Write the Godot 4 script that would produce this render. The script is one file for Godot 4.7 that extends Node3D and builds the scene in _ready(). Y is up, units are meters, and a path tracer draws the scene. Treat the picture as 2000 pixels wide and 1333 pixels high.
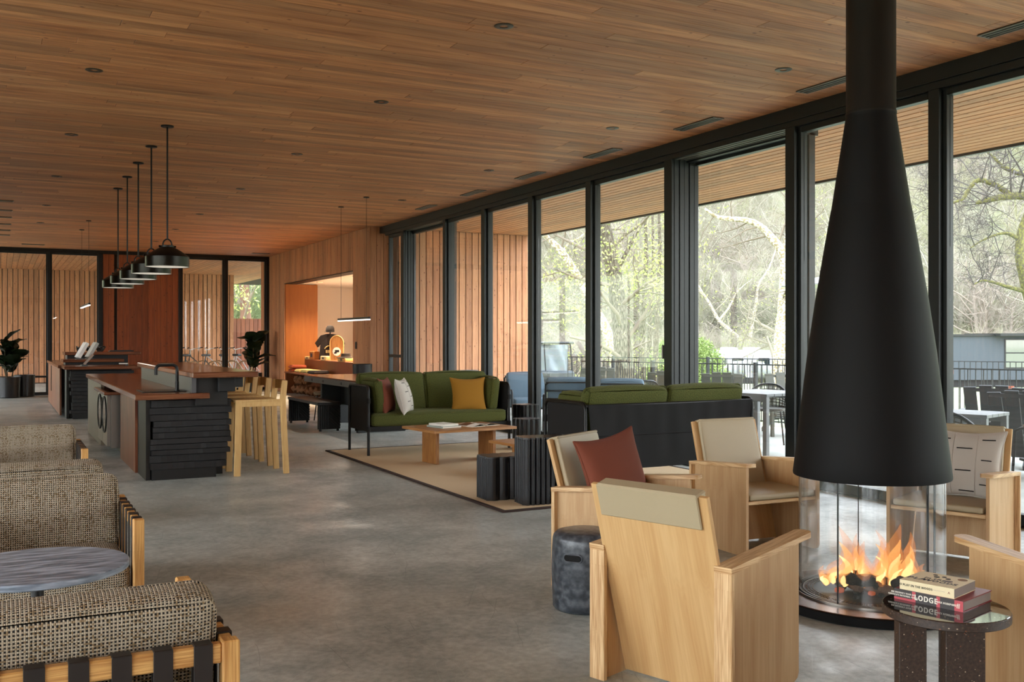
extends Node3D

# ---------------------------------------------------------------- mesh builder
class MB:
	var v := PackedVector3Array()
	var n := PackedVector3Array()
	var uv := PackedVector2Array()
	var xf := Transform3D()

	func tri(a: Vector3, b: Vector3, c: Vector3) -> void:   # counter-clockwise seen from outside
		var m := (b - a).cross(c - a)
		if m.length_squared() < 1e-16: return
		m = m.normalized()
		trin(a, m, b, m, c, m)

	func trin(a: Vector3, na: Vector3, b: Vector3, nb: Vector3, c: Vector3, nc: Vector3, ua := Vector2(), ub := Vector2(), uc := Vector2()) -> void:
		v.append(xf * a); v.append(xf * c); v.append(xf * b)
		n.append((xf.basis * na).normalized()); n.append((xf.basis * nc).normalized()); n.append((xf.basis * nb).normalized())
		uv.append(ua); uv.append(uc); uv.append(ub)

	func quad(a: Vector3, b: Vector3, c: Vector3, d: Vector3) -> void:
		tri(a, b, c); tri(a, c, d)

	func quaduv(a: Vector3, b: Vector3, c: Vector3, d: Vector3, u0 := 0.0, v0 := 0.0, u1 := 1.0, v1 := 1.0) -> void:  # a lower left, b lower right, c upper right, d upper left
		var m := (b - a).cross(c - a).normalized()
		trin(a, m, b, m, c, m, Vector2(u0, v1), Vector2(u1, v1), Vector2(u1, v0))
		trin(a, m, c, m, d, m, Vector2(u0, v1), Vector2(u1, v0), Vector2(u0, v0))

	func box(c: Vector3, s: Vector3, bev := 0.0) -> void:
		var h := s * 0.5
		var e := minf(bev, minf(h.x, minf(h.y, h.z)) * 0.9)
		var i := h - Vector3(e, e, e)
		for ax in 3:
			var p := (ax + 1) % 3
			var q := (ax + 2) % 3
			for sg in [-1.0, 1.0]:
				var k := []
				for w in [[-1, -1], [1, -1], [1, 1], [-1, 1]]:
					var t := Vector3()
					t[ax] = sg * h[ax]; t[p] = w[0] * i[p]; t[q] = w[1] * i[q]
					k.append(c + t)
				if sg > 0: quad(k[0], k[1], k[2], k[3])
				else: quad(k[3], k[2], k[1], k[0])
		if e > 0.0:
			for ax in 3:
				var p := (ax + 1) % 3
				var q := (ax + 2) % 3
				for sp in [-1.0, 1.0]:
					for sq in [-1.0, 1.0]:
						var k := []
						for w in [[-1, 0], [1, 0], [1, 1], [-1, 1]]:
							var t := Vector3()
							t[ax] = w[0] * i[ax]
							t[p] = sp * (h[p] if w[1] == 0 else i[p])
							t[q] = sq * (i[q] if w[1] == 0 else h[q])
							k.append(c + t)
						if sp * sq < 0: quad(k[0], k[1], k[2], k[3])
						else: quad(k[3], k[2], k[1], k[0])
			for sx in [-1.0, 1.0]:
				for sy in [-1.0, 1.0]:
					for sz in [-1.0, 1.0]:
						var a := c + Vector3(sx * h.x, sy * i.y, sz * i.z)
						var b := c + Vector3(sx * i.x, sy * h.y, sz * i.z)
						var d := c + Vector3(sx * i.x, sy * i.y, sz * h.z)
						if sx * sy * sz > 0: tri(a, b, d)
						else: tri(d, b, a)

	func span(a: Vector3, b: Vector3, bev := 0.0) -> void:   # box between two corners
		box((a + b) * 0.5, (b - a).abs(), bev)

	func bar(a: Vector3, b: Vector3, w: float, d: float, bev := 0.0, up := Vector3.UP) -> void:   # box along a-b, w across, d along up
		var z := (b - a)
		var l := z.length()
		z /= l
		var u := up
		if absf(u.dot(z)) > 0.98: u = Vector3.RIGHT if absf(z.x) < 0.9 else Vector3.BACK
		var x := u.cross(z).normalized()
		var y := z.cross(x)
		var old := xf
		xf = old * Transform3D(Basis(x, y, z), (a + b) * 0.5)
		box(Vector3(), Vector3(w, d, l), bev)
		xf = old

	func tube(pts: Array, r, seg := 8, caps := true, closed := false) -> void:
		var m := pts.size()
		if m < 2: return
		var rings := []
		var nor := Vector3()
		for k in m:
			var p: Vector3 = pts[k]
			var t: Vector3
			if closed: t = (pts[(k + 1) % m] - pts[(k + m - 1) % m])
			elif k == 0: t = pts[1] - pts[0]
			elif k == m - 1: t = pts[k] - pts[k - 1]
			else: t = (pts[k + 1] - p).normalized() + (p - pts[k - 1]).normalized()
			t = t.normalized()
			if k == 0:
				nor = t.cross(Vector3.UP if absf(t.y) < 0.9 else Vector3.RIGHT).normalized()
			else:
				nor = (nor - t * nor.dot(t)).normalized()
			var bi := t.cross(nor)
			var rad: float = r[k] if r is Array else r
			var ring := []
			for s in seg:
				var a := TAU * s / seg
				var d := nor * cos(a) + bi * sin(a)
				ring.append([p + d * rad, d])
			rings.append(ring)
		var last := m if closed else m - 1
		for k in last:
			var A: Array = rings[k]
			var B: Array = rings[(k + 1) % m]
			for s in seg:
				var s2 := (s + 1) % seg
				trin(A[s][0], A[s][1], A[s2][0], A[s2][1], B[s2][0], B[s2][1])
				trin(A[s][0], A[s][1], B[s2][0], B[s2][1], B[s][0], B[s][1])
		if caps and not closed:
			for e in [0, m - 1]:
				var ring: Array = rings[e]
				for s in range(1, seg - 1):
					if e == 0: tri(ring[0][0], ring[s + 1][0], ring[s][0])
					else: tri(ring[0][0], ring[s][0], ring[s + 1][0])

	func lathe(prof: Array, seg := 32, at := Vector3(), smooth_deg := 35.0, a0 := 0.0, a1 := TAU) -> void:   # prof: Vector2(r, y) going up for outward faces
		var m := prof.size()
		var sn := []
		for k in m - 1:
			var d: Vector2 = prof[k + 1] - prof[k]
			sn.append(Vector2(d.y, -d.x).normalized())
		for k in m - 1:
			var n0: Vector2 = sn[k]
			var n1: Vector2 = sn[k]
			if k > 0 and sn[k - 1].angle_to(sn[k]) < deg_to_rad(smooth_deg) and sn[k - 1].angle_to(sn[k]) > -deg_to_rad(smooth_deg): n0 = (sn[k] + sn[k - 1]).normalized()
			if k < m - 2 and absf(sn[k + 1].angle_to(sn[k])) < deg_to_rad(smooth_deg): n1 = (sn[k] + sn[k + 1]).normalized()
			var p0: Vector2 = prof[k]
			var p1: Vector2 = prof[k + 1]
			for s in seg:
				var t0 := a0 + (a1 - a0) * s / seg
				var t1 := a0 + (a1 - a0) * (s + 1) / seg
				var c0 := Vector3(cos(t0), 0, sin(t0))
				var c1 := Vector3(cos(t1), 0, sin(t1))
				var A := at + c0 * p0.x + Vector3(0, p0.y, 0)
				var B := at + c1 * p0.x + Vector3(0, p0.y, 0)
				var C := at + c1 * p1.x + Vector3(0, p1.y, 0)
				var D := at + c0 * p1.x + Vector3(0, p1.y, 0)
				var nA := c0 * n0.x + Vector3(0, n0.y, 0)
				var nB := c1 * n0.x + Vector3(0, n0.y, 0)
				var nC := c1 * n1.x + Vector3(0, n1.y, 0)
				var nD := c0 * n1.x + Vector3(0, n1.y, 0)
				if p0.x > 1e-6: trin(A, nA, C, nC, B, nB)
				if p1.x > 1e-6: trin(A, nA, D, nD, C, nC)

	func prism(poly: PackedVector2Array, z0: float, z1: float, smooth := false) -> void:   # poly in xy, counter-clockwise, extruded along z
		var m := poly.size()
		var idx := Geometry2D.triangulate_polygon(poly)
		for k in range(0, idx.size(), 3):
			var a := poly[idx[k]]
			var b := poly[idx[k + 1]]
			var c := poly[idx[k + 2]]
			if (b - a).cross(c - a) < 0.0:
				var t := b
				b = c
				c = t
			tri(Vector3(a.x, a.y, z1), Vector3(b.x, b.y, z1), Vector3(c.x, c.y, z1))
			tri(Vector3(a.x, a.y, z0), Vector3(c.x, c.y, z0), Vector3(b.x, b.y, z0))
		for k in m:
			var a := poly[k]
			var b := poly[(k + 1) % m]
			var d := (b - a).normalized()
			var fn := Vector3(d.y, -d.x, 0)
			var na := fn
			var nb := fn
			if smooth:
				var dp := (a - poly[(k + m - 1) % m]).normalized()
				var dn := (poly[(k + 2) % m] - b).normalized()
				if dp.dot(d) > 0.6: na = (fn + Vector3(dp.y, -dp.x, 0)).normalized()
				if dn.dot(d) > 0.6: nb = (fn + Vector3(dn.y, -dn.x, 0)).normalized()
			trin(Vector3(a.x, a.y, z0), na, Vector3(b.x, b.y, z0), nb, Vector3(b.x, b.y, z1), nb)
			trin(Vector3(a.x, a.y, z0), na, Vector3(b.x, b.y, z1), nb, Vector3(a.x, a.y, z1), na)

	func grid(f: Callable, nu: int, nv: int, flip := false) -> void:   # smooth patch; f(u, v) -> Vector3, u and v in 0..1
		var p := []
		for j in nv + 1:
			var row := []
			for i in nu + 1: row.append(f.call(float(i) / nu, float(j) / nv))
			p.append(row)
		var nn := []
		for j in nv + 1:
			var row := []
			for i in nu + 1:
				var du: Vector3 = p[j][mini(i + 1, nu)] - p[j][maxi(i - 1, 0)]
				var dv: Vector3 = p[mini(j + 1, nv)][i] - p[maxi(j - 1, 0)][i]
				var c := du.cross(dv)
				row.append(c.normalized() * (-1.0 if flip else 1.0) if c.length_squared() > 1e-18 else Vector3.UP)
			nn.append(row)
		for j in nv:
			for i in nu:
				var a := Vector2(float(i) / nu, float(j) / nv)
				var b := Vector2(float(i + 1) / nu, float(j + 1) / nv)
				if flip:
					trin(p[j][i], nn[j][i], p[j + 1][i + 1], nn[j + 1][i + 1], p[j][i + 1], nn[j][i + 1], a, b, Vector2(b.x, a.y))
					trin(p[j][i], nn[j][i], p[j + 1][i], nn[j + 1][i], p[j + 1][i + 1], nn[j + 1][i + 1], a, Vector2(a.x, b.y), b)
				else:
					trin(p[j][i], nn[j][i], p[j][i + 1], nn[j][i + 1], p[j + 1][i + 1], nn[j + 1][i + 1], a, Vector2(b.x, a.y), b)
					trin(p[j][i], nn[j][i], p[j + 1][i + 1], nn[j + 1][i + 1], p[j + 1][i], nn[j + 1][i], a, b, Vector2(a.x, b.y))

	func soft(c: Vector3, s: Vector3, r: float, crown := 0.0, k := 7) -> void:   # cushion: rounded box whose faces bulge
		var h := s * 0.5
		for ax in 3:
			var p := (ax + 1) % 3
			var q := (ax + 2) % 3
			for sg in [-1.0, 1.0]:
				var f := func(u: float, w: float) -> Vector3:
					var t := Vector3()
					var a := sin((u - 0.5) * PI)
					var b := sin((w - 0.5) * PI)
					t[ax] = sg * h[ax]; t[p] = a * h[p]; t[q] = b * h[q]
					var core := Vector3(clampf(t.x, -h.x + r, h.x - r), clampf(t.y, -h.y + r, h.y - r), clampf(t.z, -h.z + r, h.z - r))
					var d := t - core
					t = core + (d.normalized() * r if d.length() > 1e-9 else Vector3())
					if crown != 0.0:
						var g := (1.0 - pow(t.x / h.x, 2.0) if ax != 0 else 1.0) * (1.0 - pow(t.y / h.y, 2.0) if ax != 1 else 1.0) * (1.0 - pow(t.z / h.z, 2.0) if ax != 2 else 1.0)
						t[ax] += sg * crown * g
					return c + t
				grid(f, k, k, sg < 0)

	func pillow(w: float, hgt: float, d: float, k := 14, ears := 0.16) -> void:   # throw pillow in the xy plane, centred
		for sg in [-1.0, 1.0]:
			var f := func(u: float, t: float) -> Vector3:
				var a := sin((u - 0.5) * PI)
				var b := sin((t - 0.5) * PI)
				var e := 1.0 - ears * (1.0 - a * a) * b * b
				var g := 1.0 - ears * (1.0 - b * b) * a * a
				var th := pow(maxf(0.0, 1.0 - a * a), 0.45) * pow(maxf(0.0, 1.0 - b * b), 0.45)
				th *= 1.0 + 0.04 * sin(a * 9.0 + b * 4.0) * (1.0 - th)
				return Vector3(a * w * 0.5 * g, b * hgt * 0.5 * e, sg * (d * 0.5 * th + 0.004))
			grid(f, k, k, sg < 0)
		# the seam round the edge
		var pts := []
		for q in 4 * k:
			var s := float(q) / (4 * k) * 4.0
			var a: float
			var b: float
			var fr := sin((fposmod(s, 1.0) - 0.5) * PI)
			match int(s):
				0: a = fr; b = -1.0
				1: a = 1.0; b = fr
				2: a = -fr; b = 1.0
				_: a = -1.0; b = -fr
			pts.append(Vector3(a * w * 0.5 * (1.0 - ears * (1.0 - b * b) * a * a), b * hgt * 0.5 * (1.0 - ears * (1.0 - a * a) * b * b), 0))
		tube(pts, 0.0055, 5, false, true)

	func mesh() -> ArrayMesh:
		var arr := []
		arr.resize(Mesh.ARRAY_MAX)
		arr[Mesh.ARRAY_VERTEX] = v
		arr[Mesh.ARRAY_NORMAL] = n
		arr[Mesh.ARRAY_TEX_UV] = uv
		var m := ArrayMesh.new()
		m.add_surface_from_arrays(Mesh.PRIMITIVE_TRIANGLES, arr)
		return m

# ---------------------------------------------------------------- scene helpers
var M := {}
var used := {}
var rng := RandomNumberGenerator.new()

func numbered(called: String) -> String:
	var k: int = used.get(called, 0)
	used[called] = k + 1
	return called if k == 0 else "%s_%03d" % [called, k]

func tag(o: Node, label: String, category: String, group := "") -> Node:
	o.set_meta("label", label)
	o.set_meta("category", category)
	if group: o.set_meta("group", group)
	return o

func thing(called: String, label: String, category: String, at := Vector3(), turn := 0.0, group := "") -> Node3D:
	var o := Node3D.new()
	o.name = numbered(called)
	add_child(o)
	o.position = at
	o.rotation.y = turn
	tag(o, label, category, group)
	return o

func structure(called: String) -> Node3D:
	var o := Node3D.new()
	o.name = called
	add_child(o)
	o.set_meta("kind", "structure")
	return o

func part(mb, called: String, m: Material, parent: Node) -> MeshInstance3D:
	var o := MeshInstance3D.new()
	o.name = called
	o.mesh = mb.mesh() if mb is MB else mb
	o.material_override = null
	o.set_surface_override_material(0, m) if o.mesh.get_surface_count() > 0 else null
	parent.add_child(o, true)
	return o

func solo(mb: MB, called: String, m: Material, label: String, category: String, at := Vector3(), turn := 0.0, group := "") -> MeshInstance3D:
	var o := part(mb, numbered(called), m, self)
	o.position = at
	o.rotation.y = turn
	tag(o, label, category, group)
	return o

func copy(o: Node3D, at: Vector3, turn: float, label := "", group := "") -> Node3D:
	var c: Node3D = o.duplicate()
	c.name = numbered(String(o.name).trim_suffix("_001"))
	add_child(c)
	c.position = at
	c.rotation.y = turn
	if label: c.set_meta("label", label)
	if group: c.set_meta("group", group)
	return c

func pb(a: Vector3, b: Vector3, called: String, m: Material, parent: Node, bev := 0.0) -> MeshInstance3D:   # one box part between two corners
	var mb := MB.new()
	mb.span(a, b, bev)
	return part(mb, called, m, parent)

# ---------------------------------------------------------------- textures and materials
func noise_bytes(w: int, h: int, sd: int, freq: float, oct := 3, type := FastNoiseLite.TYPE_SIMPLEX_SMOOTH) -> PackedByteArray:
	var f := FastNoiseLite.new()
	f.seed = sd
	f.frequency = freq
	f.noise_type = type
	f.fractal_octaves = oct
	f.fractal_type = FastNoiseLite.FRACTAL_FBM if oct > 1 else FastNoiseLite.FRACTAL_NONE
	var im := f.get_seamless_image(w, h, false, false, 0.15)
	im.convert(Image.FORMAT_L8)
	return im.get_data()

func stretched(w: int, h: int, sh: int, sd: int, freq: float, oct := 3) -> PackedByteArray:
	var f := FastNoiseLite.new()
	f.seed = sd
	f.frequency = freq
	f.fractal_octaves = oct
	var im := f.get_seamless_image(w, sh, false, false, 0.15)
	im.convert(Image.FORMAT_L8)
	im.resize(w, h, Image.INTERPOLATE_CUBIC)
	return im.get_data()

func tex(im: Image) -> ImageTexture:
	return ImageTexture.create_from_image(im)

func wood_image(sd: int, sz: int, fine: float, coarse: float, knots: int, dark: Color, knot_size := 1.0) -> Image:   # grain runs along v
	var a := stretched(sz, sz, sz / 16, sd, 0.022, 3)
	var b := stretched(sz, sz, sz / 32, sd + 7, 0.16, 2)
	var r := RandomNumberGenerator.new()
	r.seed = sd
	var out := PackedByteArray()
	out.resize(sz * sz * 3)
	var kn := []
	for k in knots: kn.append([r.randf() * sz, r.randf() * sz, r.randf_range(3.0, 6.5) * knot_size * sz / 512.0])
	var shift := PackedFloat32Array()
	shift.resize(sz * sz)
	var kd := PackedFloat32Array()
	kd.resize(sz * sz)
	for q in kn:
		var R: float = q[2]
		for dy in range(-int(R * 7), int(R * 7)):
			for dx in range(-int(R * 4), int(R * 4)):
				var x := posmod(int(q[0]) + dx, sz)
				var y := posmod(int(q[1]) + dy, sz)
				var e := sqrt(pow(dx / R, 2.0) + pow(dy / (R * 1.5), 2.0))
				shift[y * sz + x] += -signf(dx) * R * 1.6 * exp(-pow(dx / (R * 2.0), 2.0) - pow(dy / (R * 3.4), 2.0))
				if e < 1.5: kd[y * sz + x] = maxf(kd[y * sz + x], clampf(1.25 - e, 0.0, 1.0) * (0.8 + 0.2 * cos(e * 14.0)))
	for y in sz:
		for x in sz:
			var i := y * sz + x
			var sx := posmod(x + int(shift[i]), sz)
			var g := a[y * sz + sx] / 255.0
			var f := b[y * sz + sx] / 255.0
			var ring := 0.5 + 0.5 * sin(g * 46.0)
			var t := clampf(coarse * (g - 0.25) + fine * (f - 0.35) + 0.14 * coarse * ring + kd[i] * 0.95, 0.0, 1.0)
			out[i * 3] = int(255.0 * lerpf(1.0, dark.r, t))
			out[i * 3 + 1] = int(255.0 * lerpf(1.0, dark.g, t))
			out[i * 3 + 2] = int(255.0 * lerpf(1.0, dark.b, t))
	return Image.create_from_data(sz, sz, false, Image.FORMAT_RGB8, out)

func tone_image(bytes: PackedByteArray, sz: int, lo: Color, hi: Color, gain := 1.0, mid := 0.5) -> Image:
	var out := PackedByteArray()
	out.resize(sz * sz * 3)
	for i in sz * sz:
		var t := clampf((bytes[i] / 255.0 - mid) * gain + 0.5, 0.0, 1.0)
		out[i * 3] = int(255.0 * lerpf(lo.r, hi.r, t))
		out[i * 3 + 1] = int(255.0 * lerpf(lo.g, hi.g, t))
		out[i * 3 + 2] = int(255.0 * lerpf(lo.b, hi.b, t))
	return Image.create_from_data(sz, sz, false, Image.FORMAT_RGB8, out)

func quarter(im: Image) -> Image:
	var r: Image = im.duplicate()
	r.rotate_90(CLOCKWISE)
	return r

func mat(color: Color, rough := 0.6, metal := 0.0, t: Texture2D = null, scale := 1.0, world := false) -> StandardMaterial3D:
	var m := StandardMaterial3D.new()
	m.albedo_color = color
	m.roughness = rough
	m.metallic = metal
	if t:
		m.albedo_texture = t
		m.uv1_triplanar = true
		m.uv1_world_triplanar = world
		m.uv1_triplanar_sharpness = 8.0
		m.uv1_scale = Vector3.ONE * scale
	return m

func variants(color: Color, k: int, spread: float, rough: float, t: Texture2D, scale: float, world := true, sd := 1) -> Array:
	var r := RandomNumberGenerator.new()
	r.seed = sd
	var out := []
	for i in k:
		var f := 1.0 + r.randf_range(-spread, spread)
		var w := r.randf_range(-0.3, 0.3) * spread
		var m := mat(Color(color.r * f * (1.0 + w), color.g * f, color.b * f * (1.0 - w)), rough, 0.0, t, scale, world)
		m.uv1_offset = Vector3(r.randf(), r.randf(), r.randf())
		out.append(m)
	return out

func glass(tint := 0.03) -> StandardMaterial3D:
	var m := StandardMaterial3D.new()
	m.albedo_color = Color(0.9, 0.95, 0.93, tint)
	m.transparency = BaseMaterial3D.TRANSPARENCY_ALPHA
	m.roughness = 0.0
	m.metallic_specular = 0.5
	return m

func bump(m: StandardMaterial3D, t: Texture2D, cm: float) -> StandardMaterial3D:
	m.heightmap_enabled = true
	m.heightmap_texture = t
	m.heightmap_scale = cm
	return m

func at_pixel(u: float, v: float, t: float) -> Vector3:   # a point seen at a pixel of the 2000 x 1333 photograph, t metres deep
	var fw := Vector3(0.46136, 0, -0.88721)
	var rt := Vector3(0.88721, 0, 0.46136)
	return Vector3(0, EYE, 0) + (fw + rt * ((u - 1000.0) / FOCAL) + Vector3(0, -(v - 660.0) / FOCAL, 0)) * t

const FOCAL := 1923.0
const EYE := 1.35
const CEIL := 3.45
const WIN := 6.40     # room face of the glass wall

# ---------------------------------------------------------------- camera, sky, exposure
func set_camera_and_light() -> void:
	var cam := Camera3D.new()
	cam.name = "camera"
	cam.projection = Camera3D.PROJECTION_FRUSTUM
	cam.near = 0.05
	cam.far = 600.0
	cam.size = 0.05 * 1333.0 / FOCAL
	cam.frustum_offset = Vector2(0, -6.5 / FOCAL * 0.05)
	cam.position = Vector3(0, EYE, 0)
	cam.rotation.y = -atan2(1000.0, FOCAL)
	add_child(cam)
	cam.current = true
	var e := Environment.new()
	var sm := ProceduralSkyMaterial.new()
	sm.sky_top_color = Color(0.86, 0.91, 0.97)
	sm.sky_horizon_color = Color(0.96, 0.97, 0.97)
	sm.ground_horizon_color = Color(0.90, 0.90, 0.88)
	sm.ground_bottom_color = Color(0.6, 0.58, 0.54)
	sm.sky_curve = 0.3
	var sk := Sky.new()
	sk.sky_material = sm
	e.background_mode = Environment.BG_SKY
	e.sky = sk
	e.background_energy_multiplier = 1.0
	e.tonemap_mode = Environment.TONE_MAPPER_LINEAR
	e.tonemap_exposure = 10.5
	e.sdfgi_enabled = true
	e.ssao_enabled = true
	e.ssil_enabled = true
	var we := WorldEnvironment.new()
	we.name = "surroundings"
	we.environment = e
	add_child(we)

# ---------------------------------------------------------------- materials
func make_materials() -> void:
	var pine := wood_image(11, 512, 0.42, 0.45, 16, Color(0.50, 0.36, 0.27), 0.62)
	var cedar := wood_image(23, 512, 0.32, 0.30, 30, Color(0.42, 0.28, 0.20), 0.75)
	var oak := wood_image(31, 512, 0.75, 0.55, 0, Color(0.68, 0.54, 0.40))
	var veneer := wood_image(47, 512, 0.35, 0.55, 0, Color(0.84, 0.75, 0.64))
	var red := wood_image(59, 512, 0.6, 0.9, 3, Color(0.45, 0.28, 0.24))
	M.t_pine_u = tex(quarter(pine))
	M.t_pine_v = tex(pine)
	M.t_cedar_v = tex(cedar)
	M.t_cedar_u = tex(quarter(cedar))
	M.t_oak_v = tex(oak)
	M.t_oak_u = tex(quarter(oak))
	M.t_veneer_v = tex(veneer)
	M.t_red_u = tex(quarter(red))
	M.t_red_v = tex(red)
	M.ceiling = variants(Color(0.79, 0.555, 0.37), 9, 0.12, 0.55, M.t_pine_u, 0.62, true, 5)
	for m in M.ceiling: bump(m, M.t_pine_u, 0.25)
	M.soffit = variants(Color(0.79, 0.555, 0.37), 6, 0.07, 0.6, M.t_cedar_v, 0.9, true, 6)
	M.cedar_out = variants(Color(0.78, 0.54, 0.36), 7, 0.10, 0.6, M.t_cedar_v, 0.9, true, 7)
	M.cedar_in = M.cedar_out
	M.cedar_shaded = variants(Color(0.56, 0.29, 0.13), 6, 0.08, 0.5, M.t_cedar_v, 0.8, true, 9)  # same cedar, with the shade of the boarded bay put into its colour
	# polished concrete: cloudy browns and greys with fine speckle
	var sz := 1024
	var c1 := noise_bytes(sz, sz, 3, 0.006, 5)
	var c2 := noise_bytes(sz, sz, 4, 0.03, 4)
	var c3 := noise_bytes(sz, sz, 5, 0.25, 2)
	var cc := PackedByteArray()
	cc.resize(sz * sz * 3)
	var cr := PackedByteArray()
	cr.resize(sz * sz)
	for i in sz * sz:
		var t := clampf(0.5 + (c1[i] / 255.0 - 0.5) * 1.5 + (c2[i] / 255.0 - 0.5) * 0.55 + (c3[i] / 255.0 - 0.5) * 0.22, 0.0, 1.0)
		var w := clampf(c2[(i * 7 + 311) % (sz * sz)] / 255.0, 0.0, 1.0) * 0.04
		cc[i * 3] = int(255.0 * lerpf(0.635, 0.785, t) * (1.0 + w))
		cc[i * 3 + 1] = int(255.0 * lerpf(0.675, 0.83, t))
		cc[i * 3 + 2] = int(255.0 * lerpf(0.66, 0.815, t))
		cr[i] = int(255.0 * clampf(0.28 + 0.30 * (1.0 - t), 0.0, 1.0))
	var cim := Image.create_from_data(sz, sz, false, Image.FORMAT_RGB8, cc)
	M.concrete = mat(Color(1.0, 0.99, 0.97), 1.0, 0.0, tex(cim), 0.17, true)
	M.concrete.roughness_texture = tex(Image.create_from_data(sz, sz, false, Image.FORMAT_L8, cr))
	M.concrete.metallic_specular = 0.5
	# finer layer: trowel marks, specks and hairline scratches
	var fz := 512
	var f1 := noise_bytes(fz, fz, 15, 0.05, 5)
	var f2 := noise_bytes(fz, fz, 16, 0.35, 2)
	var fb := PackedByteArray()
	fb.resize(fz * fz)
	for i in fz * fz: fb[i] = int(clampf(0.93 + (f1[i] / 255.0 - 0.5) * 0.20 + (f2[i] / 255.0 - 0.5) * 0.10, 0.0, 1.0) * 255.0)
	rng.seed = 4
	for k in 70:
		var q := Vector2(rng.randf() * fz, rng.randf() * fz)
		var dr := Vector2.from_angle(rng.randf() * TAU)
		var tone := 255 if rng.randf() > 0.4 else 195
		for j in rng.randi_range(20, 160):
			q += dr
			dr = dr.rotated(rng.randf_range(-0.03, 0.03))
			fb[posmod(int(q.y), fz) * fz + posmod(int(q.x), fz)] = tone
	M.concrete.detail_enabled = true
	M.concrete.detail_blend_mode = BaseMaterial3D.BLEND_MODE_MUL
	M.concrete.detail_albedo = tex(tone_image(fb, fz, Color(0, 0, 0), Color(1, 1, 1)))
	M.concrete.detail_uv_layer = BaseMaterial3D.DETAIL_UV_2
	M.concrete.uv2_triplanar = true
	M.concrete.uv2_world_triplanar = true
	M.concrete.uv2_scale = Vector3.ONE * 0.71
	M.paving = mat(Color(0.92, 0.90, 0.87), 0.8, 0.0, tex(cim), 0.11, true)
	M.black_metal = mat(Color(0.055, 0.053, 0.05), 0.45, 0.2)
	M.frame = mat(Color(0.115, 0.128, 0.124), 0.42, 0.3)
	M.frame_pale = M.frame
	M.pane = glass(0.02)
	M.plaster_dark = mat(Color(0.16, 0.12, 0.09), 0.9)
	M.grille = mat(Color(0.55, 0.54, 0.50), 0.4, 0.6)

# ---------------------------------------------------------------- boards laid as single pieces
var board_cache := {}
func board_mesh(s: Vector3, bev := 0.003) -> ArrayMesh:
	var key := "%.3f %.3f %.3f" % [s.x, s.y, s.z]
	if not board_cache.has(key):
		var mb := MB.new()
		mb.box(Vector3(), s, bev)
		board_cache[key] = mb.mesh()
	return board_cache[key]

func board(parent: Node, called: String, c: Vector3, s: Vector3, m: Material, bev := 0.003) -> MeshInstance3D:
	var o := part(board_mesh(s, bev), called, m, parent)
	o.position = c
	return o

func upright_boards(parent: Node, a: Vector3, b: Vector3, pitch: float, y0: float, y1: float, set_of: Array, gap := 0.012, thick := 0.022, called := "board") -> void:   # vertical boards along a-b, faces on that line
	var along := b - a
	var l := along.length()
	along /= l
	var k := int(round(l / pitch))
	var w := l / k
	var turn := atan2(-along.z, along.x)
	for i in k:
		var o := part(board_mesh(Vector3(snappedf(w - gap, 0.001), y1 - y0, thick), 0.004), called, set_of[rng.randi() % set_of.size()], parent)
		o.position = a + along * w * (i + 0.5) + Vector3(0, (y0 + y1) * 0.5, 0)
		o.rotation.y = turn

# ---------------------------------------------------------------- room shell
func build_shell() -> void:
	rng.seed = 77
	var fl := structure("floor")
	pb(Vector3(-4.9, -0.3, -25.75), Vector3(6.62, 0.0, 6.3), "slab", M.concrete, fl)
	# ceiling: planks run across the room
	var ce := structure("ceiling")
	pb(Vector3(-4.9, CEIL + 0.022, -25.9), Vector3(6.75, CEIL + 0.35, 6.3), "roof_deck", M.plaster_dark, ce)
	var lengths := [1.6, 2.4, 3.0, 3.6]
	var planks := []
	var z := 6.2
	while z > -25.7:
		var x := 6.5 - rng.randf() * 1.2
		var first := true
		while x > -4.8:
			var l: float = lengths[rng.randi() % 4]
			if first:
				planks.append([Vector3((6.56 + x) * 0.5, CEIL + 0.011, z - 0.07), 6.56 - x, rng.randi() % 9])
				first = false
			var l2 := minf(l, x + 4.85)
			planks.append([Vector3(x - l2 * 0.5, CEIL + 0.011, z - 0.07), l2, rng.randi() % 9])
			x -= l2
		z -= 0.14
	var seen := []
	for i in planks.size():
		var c: Vector3 = planks[i][0]
		var q := Vector3(maxf(c.x, 0.3), c.y, c.z)
		var depth := q.x * 0.46136 - q.z * 0.88721
		var side := (q.x * 0.88721 + q.z * 0.46136) / maxf(depth, 0.01)
		var up := (CEIL - EYE) / maxf(depth, 0.01)
		if depth > 1.0 and absf(side) < 0.60 and up < 0.37 and c.x + planks[i][1] * 0.5 > 0.0: seen.append([depth, i])
	seen.sort_custom(func(p, q): return p[0] < q[0])
	var single := {}
	for k in mini(300, seen.size()): single[seen[k][1]] = true
	var rest := []
	for k in 9: rest.append(MB.new())
	for i in planks.size():
		var p: Array = planks[i]
		if single.has(i): board(ce, "plank", p[0], Vector3(snappedf(p[1] - 0.003, 0.001), 0.022, 0.137), M.ceiling[p[2]], 0.0025)
		else: rest[p[2]].box(p[0], Vector3(p[1] - 0.003, 0.022, 0.137), 0.0)
	var run := ArrayMesh.new()
	for k in 9:
		run.add_surface_from_arrays(Mesh.PRIMITIVE_TRIANGLES, rest[k].mesh().surface_get_arrays(0))
		run.surface_set_material(k, M.ceiling[k])
	var ro := part(run, "plank_run", M.ceiling[0], ce)
	ro.set_meta("kind", "stuff")
	# walls out of the picture
	var wf := structure("wall_front")
	pb(Vector3(-4.9, 0, 6.0), Vector3(6.7, CEIL + 0.02, 6.3), "timber_panel", M.cedar_in[0], wf)
	glass_wall_left()
	glass_wall_right()
	back_wall()
	wood_wall()

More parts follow.
